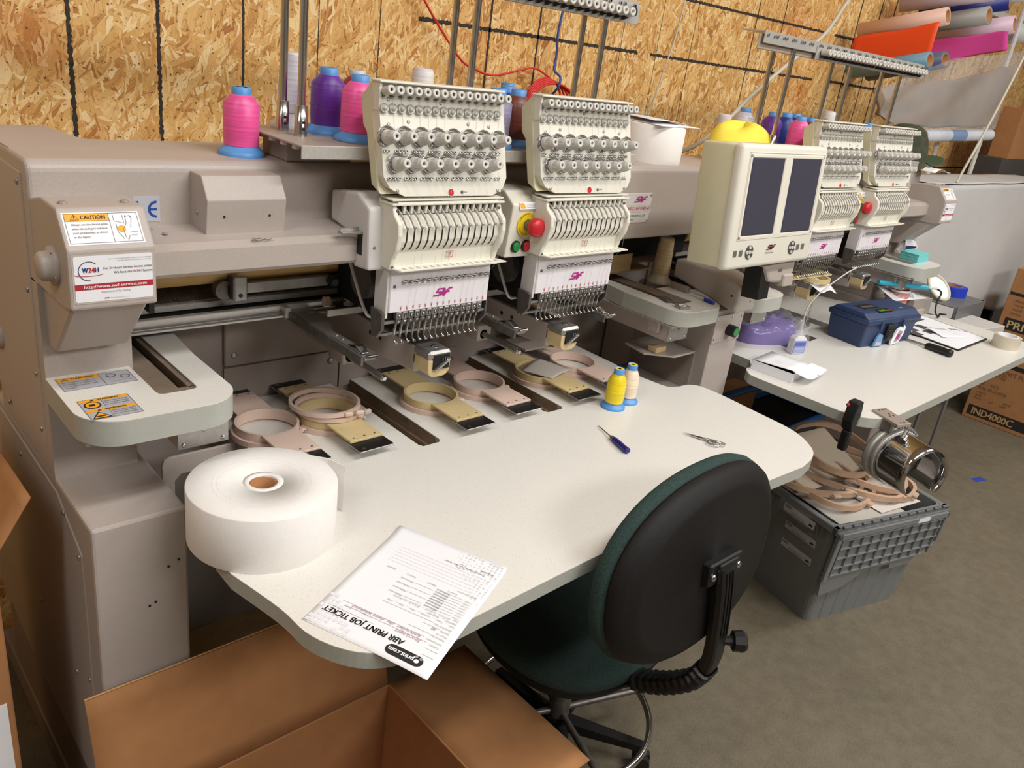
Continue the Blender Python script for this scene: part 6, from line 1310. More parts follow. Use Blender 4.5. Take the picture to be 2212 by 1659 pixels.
b = MB(); b.box(-0.028, 0.028, -0.0185, -0.0168, 0.006, 0.056, mat('blue_label', (130, 140, 196), 0.5)); b.box(-0.024, 0.024, -0.019, -0.0175, 0.036, 0.05, mat('label_dark', (84, 100, 176), 0.5))
for k in range(5): b.box(-0.024, 0.024, -0.019, -0.0175, 0.010 + k * 0.0048, 0.0125 + k * 0.0048, mat('label_pale', (186, 192, 220), 0.5))
b.build('label', OB)
b = MB(); b.lathe([(0.013, 0.072), (0.013, 0.092), (0.008, 0.096), (0.007, 0.10), (0.0035, 0.145)], (0, 0, 0), clearp, n=18); b.build('cap', OB)
b = MB(); b.tube([V(0, 0, 0.14), V(0.0, 0.0, 0.17), V(0.012, 0, 0.205), V(0.05, 0, 0.25), V(0.10, 0, 0.29), V(0.15, 0, 0.325), V(0.19, 0, 0.345)], 0.0026, mat('tube_plastic', (208, 204, 194), 0.4), smooth_pts=6); b.build('spout_tube', OB)
WB = thing('white_carton', 'flat white carton with its lid flap open on the far table', 'carton', (1.638, -0.222, TT), math.atan2(0.15, -0.016) - PI / 2)
b = MB(); Wd, Ln, Hh = 0.16, 0.155, 0.034
b.box(0, Wd, 0, Ln, 0, 0.001, white); b.box(0, 0.001, 0, Ln, 0, Hh, white); b.box(Wd - 0.001, Wd, 0, Ln, 0, Hh, white); b.box(0, Wd, 0, 0.001, 0, Hh, white); b.box(0, Wd, Ln - 0.001, Ln, 0, Hh, white); b.box(0.003, Wd - 0.003, 0.003, Ln - 0.003, 0.002, 0.024, blackm); b.build('tray', WB)
b = MB(); b.grid(lambda s, q_: V(Wd - (Wd + 0.0) * s, Ln * q_ , Hh + 0.002 + 0.010 * s * (1 - q_)), 4, 4, white, thick=0.0008); b.text('SUSPA', V(0.045, 0.06, Hh + 0.0115), V(0, 1, 0), V(-1, 0, 0), 0.006, greyp, 0.03); b.build('lid', WB)
b = MB(); b.prism([(0.0, 0.0), (0.16, 0.0), (0.185, -0.055), (0.10, -0.062), (0.095, -0.050), (0.085, -0.062), (0.03, -0.062), (0.008, -0.045)], 'z', 0, 0.0008, white, M=Matrix.Translation((0.0, 0.002, Hh + 0.008)) @ Matrix.Rotation(0.22, 4, 'X')); b.build('flap', WB)
# purple garment in a clear bag
BG = thing('bagged_garment', 'purple garment in a crumpled clear bag against the control column', 'bagged garment', (2.0, 0.12, TT), -0.35)
rb = random.Random(11); ph = [rb.uniform(0, 6) for _ in range(8)]
def lump(a, c, h, s0):
    def f(s, q_):
        th = s * 2 * PI; ph_ = q_ * PI / 2; e = 0.65
        x = math.copysign(abs(math.cos(th)) ** e, math.cos(th)) * math.cos(ph_) ** 0.5 * a; y = math.copysign(abs(math.sin(th)) ** e, math.sin(th)) * math.cos(ph_) ** 0.5 * c
        z = h * math.sin(ph_) ** 0.8
        w_ = (0.006 * (math.sin(9 * x / a + ph[0]) + math.sin(7 * y / c + 4 * x / a + ph[1])) + 0.003 * (math.sin(23 * x / a + 8 * y / c + ph[2]) + abs(math.sin(14 * y / c - 9 * x / a + ph[3])))) * s0 * math.sin(ph_)
        return V(x, y, max(0.0, z + w_))
    return f
b = MB(); b.grid(lump(0.145, 0.085, 0.085, 1.2), 56, 14, thread_mat('purple_fabric', (92, 60, 156), 0.7)); b.build('garment', BG)
b = MB(); b.grid(lambda s, q_: lump(0.19, 0.115, 0.096, 1.8)(s, q_) + V(-0.01, -0.02, 0), 64, 16, filmb); b.build('clear_bag', BG)
# metal cap frames behind the bottle
def metal_frame(loc, rz, label):
    t = thing('metal_hoop_frame', label, 'metal frame', loc, rz, 'metal frames on the far table')
    b = MB(); b.ring((0, 0, 0), 0.078, 0.083, 0, 0.03, steel, 48); b.build('ring', t)
    b = MB(); b.box(-0.012, 0.012, -0.105, -0.08, 0, 0.06, steel, bev=0.002); b.box(0.03, 0.08, -0.10, -0.075, 0, 0.04, steel, bev=0.002); b.cyl((-0.03, -0.09, 0.03), (0.06, -0.09, 0.03), 0.004, chrome); b.box(0.035, 0.047, -0.098, -0.094, 0.04, 0.125, alu, bev=0.001, M=Matrix.Rotation(0.12, 4, 'Y')); b.cyl((-0.05, -0.07, 0.0), (-0.05, -0.07, 0.05), 0.006, chrome); b.build('bracket', t)
    b = MB()
    for k in range(6): a = k * 1.05; b.lathe([(0.006, 0), (0.004, 0.006)], (0.08 * math.cos(a), 0.08 * math.sin(a), 0.03), chrome, n=10)
    b.build('screws', t)
metal_frame((2.28, 0.20, TT), 0.1, 'round metal frame between the purple bag and the tool box')
metal_frame((2.22, 0.345, TT), 0.8, 'round metal frame at the back, half hidden by the bed plate')
b = MB(); b.box(2.175, 2.25, 0.002, 0.05, TT + 0.0002, TT + 0.001, dsteel, M=Matrix.Translation((2.21, 0.02, 0)) @ Matrix.Rotation(0.1, 4, 'Z') @ Matrix.Translation((-2.21, -0.02, 0))); single(b, 'metal_strip', 'flat dark metal strip on the far table beside the oil bottle', 'metal strip')
# sheets, clipboard, screwdriver, tape, mug, boxes
b = MB(); b.prism([(2.777, -0.375), (3.135, -0.372), (3.20, -0.05), (3.05, 0.02), (2.82, -0.03)], 'z', TT, TT + 0.006, black); b.prism([(2.785, -0.367), (3.128, -0.364), (3.19, -0.055), (3.05, 0.01), (2.83, -0.03)], 'z', TT + 0.006, TT + 0.0068, white)
cb_ = single(b, 'printed_board', 'white board with dark squares and arched grey lettering by the tool box', 'board')
b = MB()
for (x, y, w_, h_) in ((2.84, -0.16, 0.05, 0.05), (2.89, -0.11, 0.05, 0.05), (2.94, -0.16, 0.05, 0.05), (2.99, -0.09, 0.13, 0.09), (2.89, -0.21, 0.05, 0.04), (2.79, -0.2, 0.05, 0.05)): b.box(x, x + w_, y, y + h_, TT + 0.007, TT + 0.0074, mat('dark_grey_print', (78, 74, 76), 0.6))
for k, ch in enumerate('BUILDING'):
    a = 2.45 - k * 0.24; c = V(3.02, -0.38, TT + 0.0072); b.text(ch, c + V(0.15 * math.cos(a), 0.16 * math.sin(a), 0), V(math.sin(a), -math.cos(a), 0), V(math.cos(a), math.sin(a), 0), 0.026, silverl, 0.02, bold=0.0008)
b.build('print', cb_)
b = MB(); b.grid(lambda s, q_: V(2.90 + 0.13 * s + 0.03 * q_, -0.26 + 0.10 * q_ - 0.05 * s, TT + 0.0085 + 0.016 * (1 - s) ** 2 * q_), 8, 6, white, thick=0.0006); single(b, 'paper_scrap', 'small curled white scrap lying on the printed board', 'paper')
SD = thing('screwdriver', 'large black-handled screwdriver in front of the printed board', 'screwdriver', (2.64, -0.3, TT), absolute=True)
p0, p1 = V(2.672, -0.175, TT + 0.006), V(2.640, -0.395, TT + 0.017); d = p1 - p0
b = MB(); b.cyl(p0, p0 + d * 0.5, 0.0055, steel, n=12); b.build('blade', SD)
b = MB(); b.lathe([(0.012, 0), (0.016, 0.008), (0.0165, 0.07), (0.014, 0.088), (0.017, 0.10), (0.015, 0.113), (0.004, 0.116)], p0 + d * 0.485, black, axis=d, n=10); b.build('handle', SD)
TP = thing('tape_roll', 'clear packing tape roll at the far end of the far table', 'tape roll', (3.105, -0.455, TT)); 
b = MB(); b.ring((0, 0, 0), 0.042, 0.056, 0, 0.055, mat('clear_tape', (206, 198, 178), 0.25), 40); b.build('wound_tape', TP)
b = MB(); b.ring((0, 0, 0), 0.038, 0.042, -0.0, 0.0555, white, 40); b.box(-0.02, 0.02, 0.0385, 0.0395, 0.02, 0.045, redp); b.build('core', TP)
MG = thing('mug', 'pink and white mug full of pens behind the tool box', 'mug', (3.09, 0.055, 0.805), -0.7)
b = MB(); b.lathe([(0.042, 0), (0.046, 0.004), (0.050, 0.120), (0.047, 0.120), (0.043, 0.01), (0.001, 0.008)], (0, 0, 0), mat('mug_pink', (190, 130, 124), 0.3), n=40, caps=False); b.lathe([(0.0502, 0.112), (0.0504, 0.1212), (0.0465, 0.1212), (0.0465, 0.112)], (0, 0, 0), white, n=40, caps=False); b.lathe([(0.042, 0), (0.0001, 0.0)], (0, 0, 0), white, n=24, caps=False); b.build('cup', MG)
b = MB(); b.tube([V(0.048, 0, 0.10), V(0.075, 0, 0.102), V(0.090, 0, 0.07), V(0.075, 0, 0.035), V(0.046, 0, 0.028)], 0.0065, white, smooth_pts=6); b.build('handle', MG)
def pen(col, base, tip, r, label):
    b = MB(); b.cyl(base, tip, r, col, n=12); b.cyl(Vector(tip) - (Vector(tip) - Vector(base)) * 0.3, Vector(tip) + (Vector(tip) - Vector(base)).normalized() * 0.002, r * 1.15, col, n=12)
    return single(b, 'marker_pen', label, 'pen', group='pens in the mug')
pen(mat('dark_green_pen', (24, 74, 54), 0.4), (3.08, 0.06, 0.82), (3.07, 0.075, 0.965), 0.009, 'dark green marker in the mug')
pen(red, (3.09, 0.045, 0.82), (3.095, 0.03, 0.955), 0.009, 'red capped marker in the mug')
pen(mat('wood_pencil', (196, 130, 60), 0.6), (3.08, 0.07, 0.82), (3.05, 0.10, 0.97), 0.004, 'wooden pencil in the mug')
pen(dsteel, (3.10, 0.06, 0.82), (3.125, 0.035, 0.95), 0.004, 'dark slim pen leaning to the right in the mug')
def vol(x0, x1, y0, y1, z0, z1, mt, name, label, cat, rz=0, bev=0.002, group=None, extra=None):
    b = MB(); cx, cy = (x0 + x1) / 2, (y0 + y1) / 2; b.box(x0 - cx, x1 - cx, y0 - cy, y1 - cy, 0, z1 - z0, mt, bev=bev)
    if extra: extra(b)
    o = single(b, name, label, cat, group=group); o.location = (cx, cy, z0); o.rotation_euler = (0, 0, rz); return o
vol(3.13, 3.30, -0.03, 0.12, TT, 0.885, mat('grey_box', (150, 142, 134), 0.6), 'grey_box', 'grey brown box behind the mug', 'box', rz=-0.12)
b = MB(); b.tube([V(2.93, 0.10, 0.96), V(3.05, 0.03, 0.955), V(3.17, -0.04, 0.952)], 0.011, mat('turquoise_tool', (40, 170, 200), 0.35)); b.cyl((3.17, -0.04, 0.952), (3.215, -0.065, 0.95), 0.006, mat('tool_tip', (200, 200, 196), 0.4)); 
tq = single(b, 'heat_knife', 'turquoise tool with a dark cord lying above the mug', 'hand tool')
b = MB(); b.tube([V(3.21, -0.063, 0.95), V(3.25, -0.08, 0.93), V(3.235, -0.08, 0.885), V(3.225, -0.09, 0.84), V(3.26, -0.1, 0.812), V(3.33, -0.08, 0.812), V(3.36, -0.10, 0.812)], 0.004, black, smooth_pts=6); b.build('cord', tq)
b = MB(); b.grid(lambda s, q_: V(2.98 + 0.28 * s, 0.02 + 0.10 * q_ - 0.05 * s, 0.886 + 0.045 * q_ * (1 - s)), 8, 6, white, thick=0.001); single(b, 'paper_sheet', 'crumpled white sheet under the turquoise tool', 'paper sheet')
# hoop with white garment under far head 1
HG_ = thing('hooped_work', 'tan hoop with white fabric mounted under far head 1', 'embroidery hoop', (2.03, 0.02, 1.085), -0.05)
b = MB(); o_ = [(-0.17, -0.04), (0.02, -0.075), (0.0, -0.03)]; b.prism(rrect(-0.19, 0.16, -0.02, 0.075, 0.003), 'z', 0, 0.006, tanp, bev=0.001, seg=1); b.build('bracket', HG_)
b = MB(); b.ring((0.035, -0.015, 0), 0.052, 0.062, -0.010, 0.006, tanp, 40); b.build('ring', HG_)
b = MB(); b.grid(lambda s, q_: V(-0.03 + 0.14 * s, -0.085 + 0.13 * q_, -0.012 - 0.05 * max(0, 0.35 - q_) * (1 + 0.8 * s) - 0.006 * math.sin(8 * s)), 14, 12, white, thick=0.001); b.build('fabric', HG_, label='white fabric')
# stacks on the far end bed plate
b = MB()
for k in range(9): 
    r_ = random.uniform(-0.03, 0.03); b.box(3.10 + r_ * 0.1, 3.225 + r_ * 0.1, 0.02, 0.11, ZB + 0.0045 * k, ZB + 0.0045 * k + 0.004, mat('turquoise_fabric', (120, 206, 206), 0.8), bev=0.0008)
single(b, 'folded_patches', 'stack of turquoise patches on the far end bed plate', 'fabric stack', loc=None)
b = MB(); b.grid(lambda s, q_: V(3.13 + 0.15 * s, 0.10 + 0.02 * q_ - 0.0 * s, 1.10 + 0.07 * q_ * (1 - 0.6 * s)), 8, 6, white, thick=0.001); b.grid(lambda s, q_: V(3.12 + 0.13 * s, 0.099, 1.104 + 0.02 * q_ * (1 - 0.6 * s)), 4, 2, navyp); single(b, 'printed_card', 'white printed card standing behind the turquoise patches', 'card')
b = MB(); b.tube([V(3.10, 0.13, 1.09), V(3.16, 0.13, 1.13), V(3.19, 0.16, 1.175)], 0.010, clearp, smooth_pts=5); single(b, 'clear_ruler', 'clear strip sticking up behind the turquoise patches', 'ruler')
# grey cart, ring with white garment, blue tape
CT = thing('grey_cart', 'grey steel cart behind the far table', 'cart', (3.72, -0.02, FLOOR), absolute=True)
cartm = mat('cart_grey', (112, 112, 112), 0.45, 0.2)
b = MB(); b.box(3.39, 3.78, -0.13, 0.30, 0.845, 0.85, cartm, bev=0.001); b.box(3.39, 3.78, -0.135, -0.13, 0.75, 0.852, cartm, bev=0.002); b.build('tray', CT)
for x, y in ((3.765, -0.125), (3.765, 0.29), (3.40, -0.125), (3.40, 0.29)): b = MB(); b.box(x - 0.018, x + 0.018, y - 0.005, y + 0.005, FLOOR, 0.85, cartm); b.build('leg', CT)
b = MB(); b.box(3.40, 3.76, -0.12, 0.28, 0.70, 0.705, cartm); b.build('lower_shelf', CT)
BT = thing('tape_roll', 'blue masking tape roll on the grey cart', 'tape roll', (3.68, 0.005, 0.85)); b = MB(); b.ring((0, 0, 0), 0.04, 0.066, 0, 0.05, mat('blue_tape', (24, 60, 190), 0.5), 40); b.build('wound_tape', BT); b = MB(); b.ring((0, 0, 0), 0.036, 0.04, 0, 0.0505, cardc, 32); b.build('core', BT)
b = MB(); cc = V(3.50, 0.02, 0.895); b.tube([cc + V(0.105 * math.cos(a), 0.10 * math.sin(a) * 0.5, 0.085 * math.sin(a) * 0.62 + 0.01) for a in [k * PI / 24 for k in range(48)]], 0.008, mat('pale_hoop', (206, 200, 176), 0.5), closed=True)
hp = single(b, 'hoop_ring', 'pale round hoop propped on the grey cart', 'hoop ring')
b = MB(); b.grid(lambda s, q_: cc + V((0.1 * q_) * math.cos(s * 2 * PI), (0.1 * q_) * math.sin(s * 2 * PI) * 0.5, 0.08 * q_ * math.sin(s * 2 * PI) * 0.6 + 0.008), 32, 5, white); b.build('white_backing', hp)
def lab_(b): pass
vol(3.38, 3.62, -0.29, -0.12, 0.70, 0.79, mat('pale_box', (190, 186, 182), 0.7), 'carton', 'small pale box with black straps below the grey cart top', 'carton', rz=-0.15)

# ---------------------------------------------------------------- carton in the foreground
CA = thing('cardboard_box', 'large open brown cardboard box under the near table edge', 'cardboard box', (-0.26, -0.30, FLOOR), absolute=True)
X0, X1, Y0, Y1, ZR = -0.60, 0.087, -0.60, -0.118, 0.20; th = 0.006
b = MB(); b.box(X0, X1, Y0, Y1, FLOOR, FLOOR + th, cardc); b.box(X0, X1, Y1 - th, Y1, FLOOR, ZR, cardc, bev=0.001); b.box(X0, X1, Y0, Y0 + th, FLOOR, ZR, cardc, bev=0.001); b.box(X0, X0 + th, Y0, Y1, FLOOR, ZR, cardc, bev=0.001); b.box(X1 - th, X1, Y0, Y1, FLOOR, ZR, cardc, bev=0.001); b.build('box_body', CA)
b = MB(); b.grid(lambda s, q_: V(X0 - 0.005 + (X1 - X0) * s, Y1 + 0.072 * q_, ZR + 0.265 * q_), 12, 6, cardc, thick=th * 0.8); b.grid(lambda s, q_: V(X0 - 0.005 + (X1 - X0) * s, Y1 + 0.0705 + 0.003 * q_, ZR + 0.2655 + 0.0015 * q_), 60, 1, cardd); b.build('back_flap', CA)
b = MB(); b.grid(lambda s, q_: V(X1 + 0.25 * q_, Y0 + (Y1 - Y0) * s, ZR + 0.006 * q_), 12, 6, cardc, thick=th * 0.8); b.build('right_flap', CA)
b = MB(); b.grid(lambda s, q_: V(X0 - 0.10 * q_, Y0 + (Y1 - Y0) * s, ZR - 0.20 * q_), 4, 4, cardc, thick=th * 0.8); b.build('left_flap', CA)
b = MB(); b.grid(lambda s, q_: V(X0 + (X1 - X0) * s, Y0 - 0.12 * q_, ZR - 0.16 * q_), 4, 4, cardc, thick=th * 0.8); b.build('front_flap', CA)
CB = thing('cardboard_box', 'tall cardboard box with a bent flap at the left edge of the picture', 'cardboard box', (-0.86, 0.35, FLOOR), absolute=True)
b = MB(); b.box(-1.02, -0.700, 0.10, 0.62, FLOOR, 0.75, cardc, bev=0.003); b.build('box_body', CB)
b = MB(); b.grid(lambda s, q_: V(-0.700 + 0.070 * q_, 0.10 + 0.48 * s + 0.01 * q_, 0.75 + (0.105 - 0.02 * s) * q_), 8, 5, cardc, thick=0.004); b.build('flap', CB)
b = MB(); b.box(-0.83, -0.712, 0.0985, 0.1005, 0.02, 0.40, white); b.build('white_label', CB)

# ---------------------------------------------------------------- beneath the far table
vol(2.75, 3.35, 0.22, 0.42, FLOOR, 0.06, cardc, 'carton', 'brown carton on the floor under the far table', 'carton')
BB = thing('blue_bin', 'dark bin with a bright blue rim under the far table', 'bin', (2.60, 0.255, FLOOR)); blr = mat('blue_rim', (20, 100, 176), 0.4)
b = MB(); b.box(-0.17, 0.17, -0.145, 0.145, 0, 0.49, mat('dark_bin', (30, 32, 40), 0.5), bev=0.01); b.build('body', BB)
b = MB(); b.tube([V(-0.175, -0.15, 0.495), V(0.175, -0.15, 0.495), V(0.175, 0.15, 0.495), V(-0.175, 0.15, 0.495)], 0.015, blr, closed=True); b.build('rim', BB)
b = MB(); b.tube([V(2.08, 0.275, 0.455), V(2.24, 0.268, 0.462), V(2.38, 0.268, 0.455)], 0.016, blr, smooth_pts=4); b.box(2.08, 2.38, 0.275, 0.40, FLOOR, 0.45, cardc); single(b, 'carton', 'brown carton with a blue strip beside the control column', 'carton')
for (x, y, w_, l_, r_, lb) in ((4.065, -0.35, 0.09, 0.04, -0.3, 'short strip of blue tape on the bare floor'), (5.0, -0.36, 0.10, 0.05, 0.4, 'strip of blue tape on the floor beside the printed carton')):
    vol(x - w_ / 2, x + w_ / 2, y - l_ / 2, y + l_ / 2, FLOOR + 0.0002, FLOOR + 0.0012, mat('floor_tape', (44, 70, 170), 0.6), 'tape_strip', lb, 'tape strip', rz=r_, bev=0)
b = MB(); b.box(0.72, 1.4, -1.02, -0.90, FLOOR + 0.0004, FLOOR + 0.004, mat('rubber_strip', (44, 42, 42), 0.9), M=Matrix.Translation((1.0, -0.95, 0)) @ Matrix.Rotation(0.35, 4, 'Z') @ Matrix.Translation((-1.0, 0.95, 0))) if False else None

# ---------------------------------------------------------------- cartons on the right
def carton(x0, x1, y0, y1, z0, z1, label, face, grp=None):
    t = thing('carton', label, 'carton', ((x0 + x1) / 2, (y0 + y1) / 2, z0), absolute=True, group=grp)
    b = MB(); b.box(x0, x1, y0, y1, z0, z1, cardc, bev=0.004); b.build('box_body', t)
    b = MB(); face(b, x0 - 0.0006); 
    if b.f: b.build('printed_face', t)
    return t
def f1(b, x):
    b.quad([V(x, 0.09, -0.172), V(x, -0.60, -0.172), V(x, -0.60, -0.100), V(x, 0.09, -0.100)], blackp)
    b.text('IND4000C', V(x - 0.001, 0.065, -0.160), V(0, -1, 0), V(0, 0, 1), 0.048, mat('box_tan_text', (190, 150, 100), 0.8), 0.26, bold=0.002)
    b.quad([V(x, 0.03, 0.215), V(x, -0.60, 0.215), V(x, -0.60, 0.245), V(x, 0.03, 0.245)], blackp)
    for s, y, z, h, w_ in (('MIDWT PULLOVER', 0.0, 0.165, 0.03, 0.30), ('ASSORTED', 0.07, 0.13, 0.03, 0.14), ('QTY', 0.075, 0.085, 0.018, 0.04), ('24     PCS', 0.075, 0.055, 0.022, 0.12), ('PO#: 0914-495X', 0.075, 0.022, 0.022, 0.18), ('COLOR', 0.075, -0.008, 0.014, 0.06), ('SIZE', 0.075, -0.030, 0.014, 0.04), ('NO.      47      NET', 0.075, -0.052, 0.014, 0.21), ('GROSS', -0.10, -0.03, 0.014, 0.05)):
        b.text(s, V(x - 0.0006, y, z), V(0, -1, 0), V(0, 0, 1), h, mat('faded_print', (104, 76, 56), 0.8), w_)
carton(5.07, 5.55, -0.62, 0.115, FLOOR, 0.285, 'printed brown carton lettered IND4000C on the floor', f1, 'brown cartons on the right')
def f2(b, x):
    b.quad([V(x, 0.075, 0.455), V(x, -0.60, 0.455), V(x, -0.60, 0.535), V(x, 0.075, 0.535)], blackp)
    b.text('PRM4500', V(x - 0.001, 0.055, 0.470), V(0, -1, 0), V(0, 0, 1), 0.05, mat('box_tan_text2', (196, 176, 120), 0.8), 0.30, bold=0.002)
    b.quad([V(x, 0.1, 0.685), V(x, -0.60, 0.685), V(x, -0.60, 0.705), V(x, 0.1, 0.705)], blackp)
    b.quad([V(x, -0.02, 0.60), V(x, -0.12, 0.60), V(x, -0.12, 0.67), V(x, -0.02, 0.67)], white)
    for k, s in enumerate(('MENS', 'COLOR', 'SIZE', 'MADE IN')): b.text(s, V(x - 0.0006, 0.055, 0.645 - k * 0.028), V(0, -1, 0), V(0, 0, 1), 0.014, mat('faded_print', (104, 76, 56), 0.8), 0.06)
carton(5.09, 5.55, -0.62, 0.108, 0.40, 0.86, 'brown carton lettered PRM above the floor carton', f2, 'brown cartons on the right')
vol(5.09, 5.55, -0.61, 0.10, 0.286, 0.40, mat('dark_carton', (120, 84, 54), 0.85), 'carton', 'low dark carton between the two lettered cartons', 'carton', group='brown cartons on the right')
b = MB(); b.box(5.70, 7.2, 0.61, 0.78, FLOOR, 1.47, mat('dark_cabinet', (70, 66, 62), 0.8)); single(b, 'dark_cabinet', 'dark cabinet behind the draped table', 'cabinet')
vol(5.84, 6.18, 0.62, 0.76, 1.47, 1.82, cardc, 'carton', 'brown carton on the dark cabinet, left', 'carton', group='brown cartons on the right')
vol(6.2, 7.1, 0.62, 0.76, 1.47, 1.9, cardc, 'carton', 'brown carton on the dark cabinet, right', 'carton', group='brown cartons on the right')
# draped shelf
DR = thing('draped_table', 'tall table covered by a grey white dust sheet', 'covered table', (4.9, 0.4, FLOOR), absolute=True)
rd = random.Random(2); pk = [rd.uniform(0, 6) for _ in range(6)]
def drape(s, q_):
    # s along left side then front; q_ downwards
    if s < 0.25: x, y = 3.76, 0.58 - (s / 0.25) * 0.28; 
    else: x, y = 3.76 + (s - 0.25) / 0.75 * 2.2, 0.30
    f = q_ ** 1.2; w_ = 0.020 * f * math.sin(s * 9 + pk[0] + 4 * q_) + 0.010 * f * math.sin(s * 19 + pk[1] - 7 * q_)
    zb = 0.50 + 0.05 * math.sin(s * 12)
    return V(x - (0.10 * f if s < 0.25 else 0.0) + (w_ if s < 0.25 else 0) , y - 0.04 * f - (w_ if s >= 0.2 else 0), 1.365 + (zb - 1.365) * q_)
b = MB(); b.grid(drape, 120, 26, sheetm, thick=0.003); b.grid(lambda s, q_: V(3.752 + 2.21 * s, 0.290 + 0.29 * q_, 1.371 + 0.002 * math.sin(s * 20 + q_ * 5)), 30, 6, sheetm, thick=0.002); b.build('dust_sheet', DR)
b = MB(); b.box(3.80, 5.9, 0.34, 0.56, 1.30, 1.355, blackm); 
for x in (3.85, 5.85):
    b.box(x - 0.03, x + 0.03, 0.36, 0.54, FLOOR, 1.3, blackm)
b.box(3.88, 5.82, 0.50, 0.54, FLOOR + 0.1, 1.3, blackm); b.build('frame', DR)
b = MB(); b.grid(lambda s, q_: V(3.16 + 0.36 * s, 0.09 + 0.13 * q_ + 0.06 * s, 1.4685 + 0.012 * math.sin(s * 5)), 8, 6, white, thick=0.0008); single(b, 'paper_sheet', 'white sheet sticking out at the far end of the beam', 'paper sheet')
# cap on the far end of the beam
CP = thing('baseball_cap', 'olive and black cap on the far end of the beam', 'cap', (3.17, 0.27, 1.467), -0.15)
b = MB(); b.grid(lambda s, q_: V(0.13 * math.cos(s * 2 * PI) * math.cos(q_ * PI / 2) ** 0.6, 0.11 * math.sin(s * 2 * PI) * math.cos(q_ * PI / 2) ** 0.6, 0.0 + 0.195 * math.sin(q_ * PI / 2)), 32, 10, mat('olive_cloth', (58, 62, 42), 0.9, noise=0.4, scale=40)); b.build('crown', CP)
b = MB(); b.grid(lambda s, q_: V(0.10 + 0.22 * q_ * (1 - (2 * s - 1) ** 2 * 0.5), (2 * s - 1) * 0.10, 0.045 - 0.025 * (2 * s - 1) ** 2 + 0.015 * q_), 14, 8, mat('olive_brim', (50, 66, 40), 0.8), thick=0.004); b.build('brim', CP)
YC = MB(); YC.grid(lambda s, q_: V(1.80 + 0.17 * math.cos(s * 2 * PI) * math.cos(q_ * PI / 2) ** 0.5, 0.29 + 0.10 * math.sin(s * 2 * PI) * math.cos(q_ * PI / 2) ** 0.5, 1.467 + (0.135 + 0.012 * math.sin(s * 19)) * math.sin(q_ * PI / 2) ** 0.8), 60, 12, mat('yellow_cloth', (250, 230, 84), 0.85, noise=0.05, scale=20, bump=0.3, bscale=60)); single(YC, 'yellow_cloth', 'bright yellow folded cloth on the beam behind the monitor', 'cloth')

# ---------------------------------------------------------------- vinyl roll rack
RK = thing('roll_rack', 'white upright frame holding the coloured vinyl rolls', 'rack', (4.6, 0.6, FLOOR), absolute=True)
rackm = mat('rack_white', (206, 204, 200), 0.45)
for x, y, z1 in ((4.42, 0.598, 1.60), (5.12, 0.598, 2.5)): b = MB(); b.box(x - 0.022, x + 0.022, y - 0.008, y + 0.008, FLOOR, z1, rackm, bev=0.002); b.build('upright', RK)
b = MB(); b.box(3.85, 6.2, 1.02, 1.06, 2.40, 2.44, rackm); b.build('cross_rail', RK)
def vroll(p0, p1, r, col, label, core=True):
    t = thing('vinyl_roll', label, 'vinyl roll', p0, absolute=True, group='vinyl rolls on the rack'); p0, p1 = Vector(p0), Vector(p1); d = p1 - p0; L_ = d.length
    b = MB(); b.lathe([(r * 0.72, 0), (r, 0), (r, L_), (r * 0.74, L_)], p0, mat('vinyl_' + str(col), col, 0.45), axis=d, n=40, caps=False); b.build('wound_vinyl', t)
    b = MB(); b.lathe([(r * 0.74, -0.001), (r * 0.74, L_ + 0.001), (r * 0.62, L_ + 0.001), (r * 0.62, 0)], p0, cardc, axis=d, n=36, caps=False); b.build('core', t); return t
vs_ = vroll((3.885, 1.0, 2.085), (3.90, 0.55, 2.197), 0.0455, (226, 186, 170), 'salmon-backed vinyl roll with its orange face hanging down')
vroll((4.467, 1.0, 2.171), (4.453, 0.55, 2.266), 0.050, (156, 154, 150), 'grey vinyl roll right of the salmon one')
vl_ = vroll((4.864, 1.0, 2.169), (4.894, 0.55, 2.268), 0.052, (216, 186, 204), 'pale lilac-backed vinyl roll with its pink face hanging down')
vroll((4.28, 1.0, 2.282), (4.43, 0.55, 2.386), 0.05, (200, 178, 190), 'pale mauve vinyl roll at the top edge')
vroll((4.578, 1.0, 2.264), (4.691, 0.55, 2.368), 0.0485, (30, 44, 120), 'dark blue vinyl roll at the top edge')
vroll((3.89, 1.0, 1.875), (3.843, 0.55, 1.975), 0.042, (110, 150, 170), 'teal vinyl roll behind the orange sheet')
vroll((4.132, 1.0, 1.883), (4.044, 0.55, 1.995), 0.046, (90, 98, 122), 'dark vinyl roll wrapped in clear film')
vroll((5.302, 1.0, 2.171), (5.199, 0.55, 2.258), 0.055, (190, 190, 190), 'light grey vinyl roll at the right edge')
vroll((5.1, 1.0, 2.40), (4.99, 0.55, 2.46), 0.05, (206, 204, 206), 'white vinyl roll at the top right corner')
# hanging faces
def sheet_down(p0, p1, drop0, drop1, sway, mt, parent):
    p0, p1 = Vector(p0), Vector(p1)
    b = MB(); b.grid(lambda s, q_: p0.lerp(p1, s) + V(-0.045 * math.cos(q_ * 1.2) + 0.0, 0.0, -0.01) + V(sway[0] * q_ * (1 - s) + sway[1] * q_ * s, 0, -(drop0 + (drop1 - drop0) * s) * q_ + 0.004 * math.sin(s * 8 + q_ * 3)), 16, 10, mt, thick=0.002); b.build('hanging_face', parent)
sheet_down((3.885, 1.0, 2.06), (3.90, 0.56, 2.17), 0.20, 0.17, (0.01, -0.03), mat('orange_vinyl', (255, 84, 30), 0.45), vs_)
sheet_down((4.864, 1.0, 2.14), (4.90, 0.56, 2.24), 0.16, 0.10, (-0.05, 0.06), mat('pink_vinyl', (255, 92, 186), 0.45), vl_)
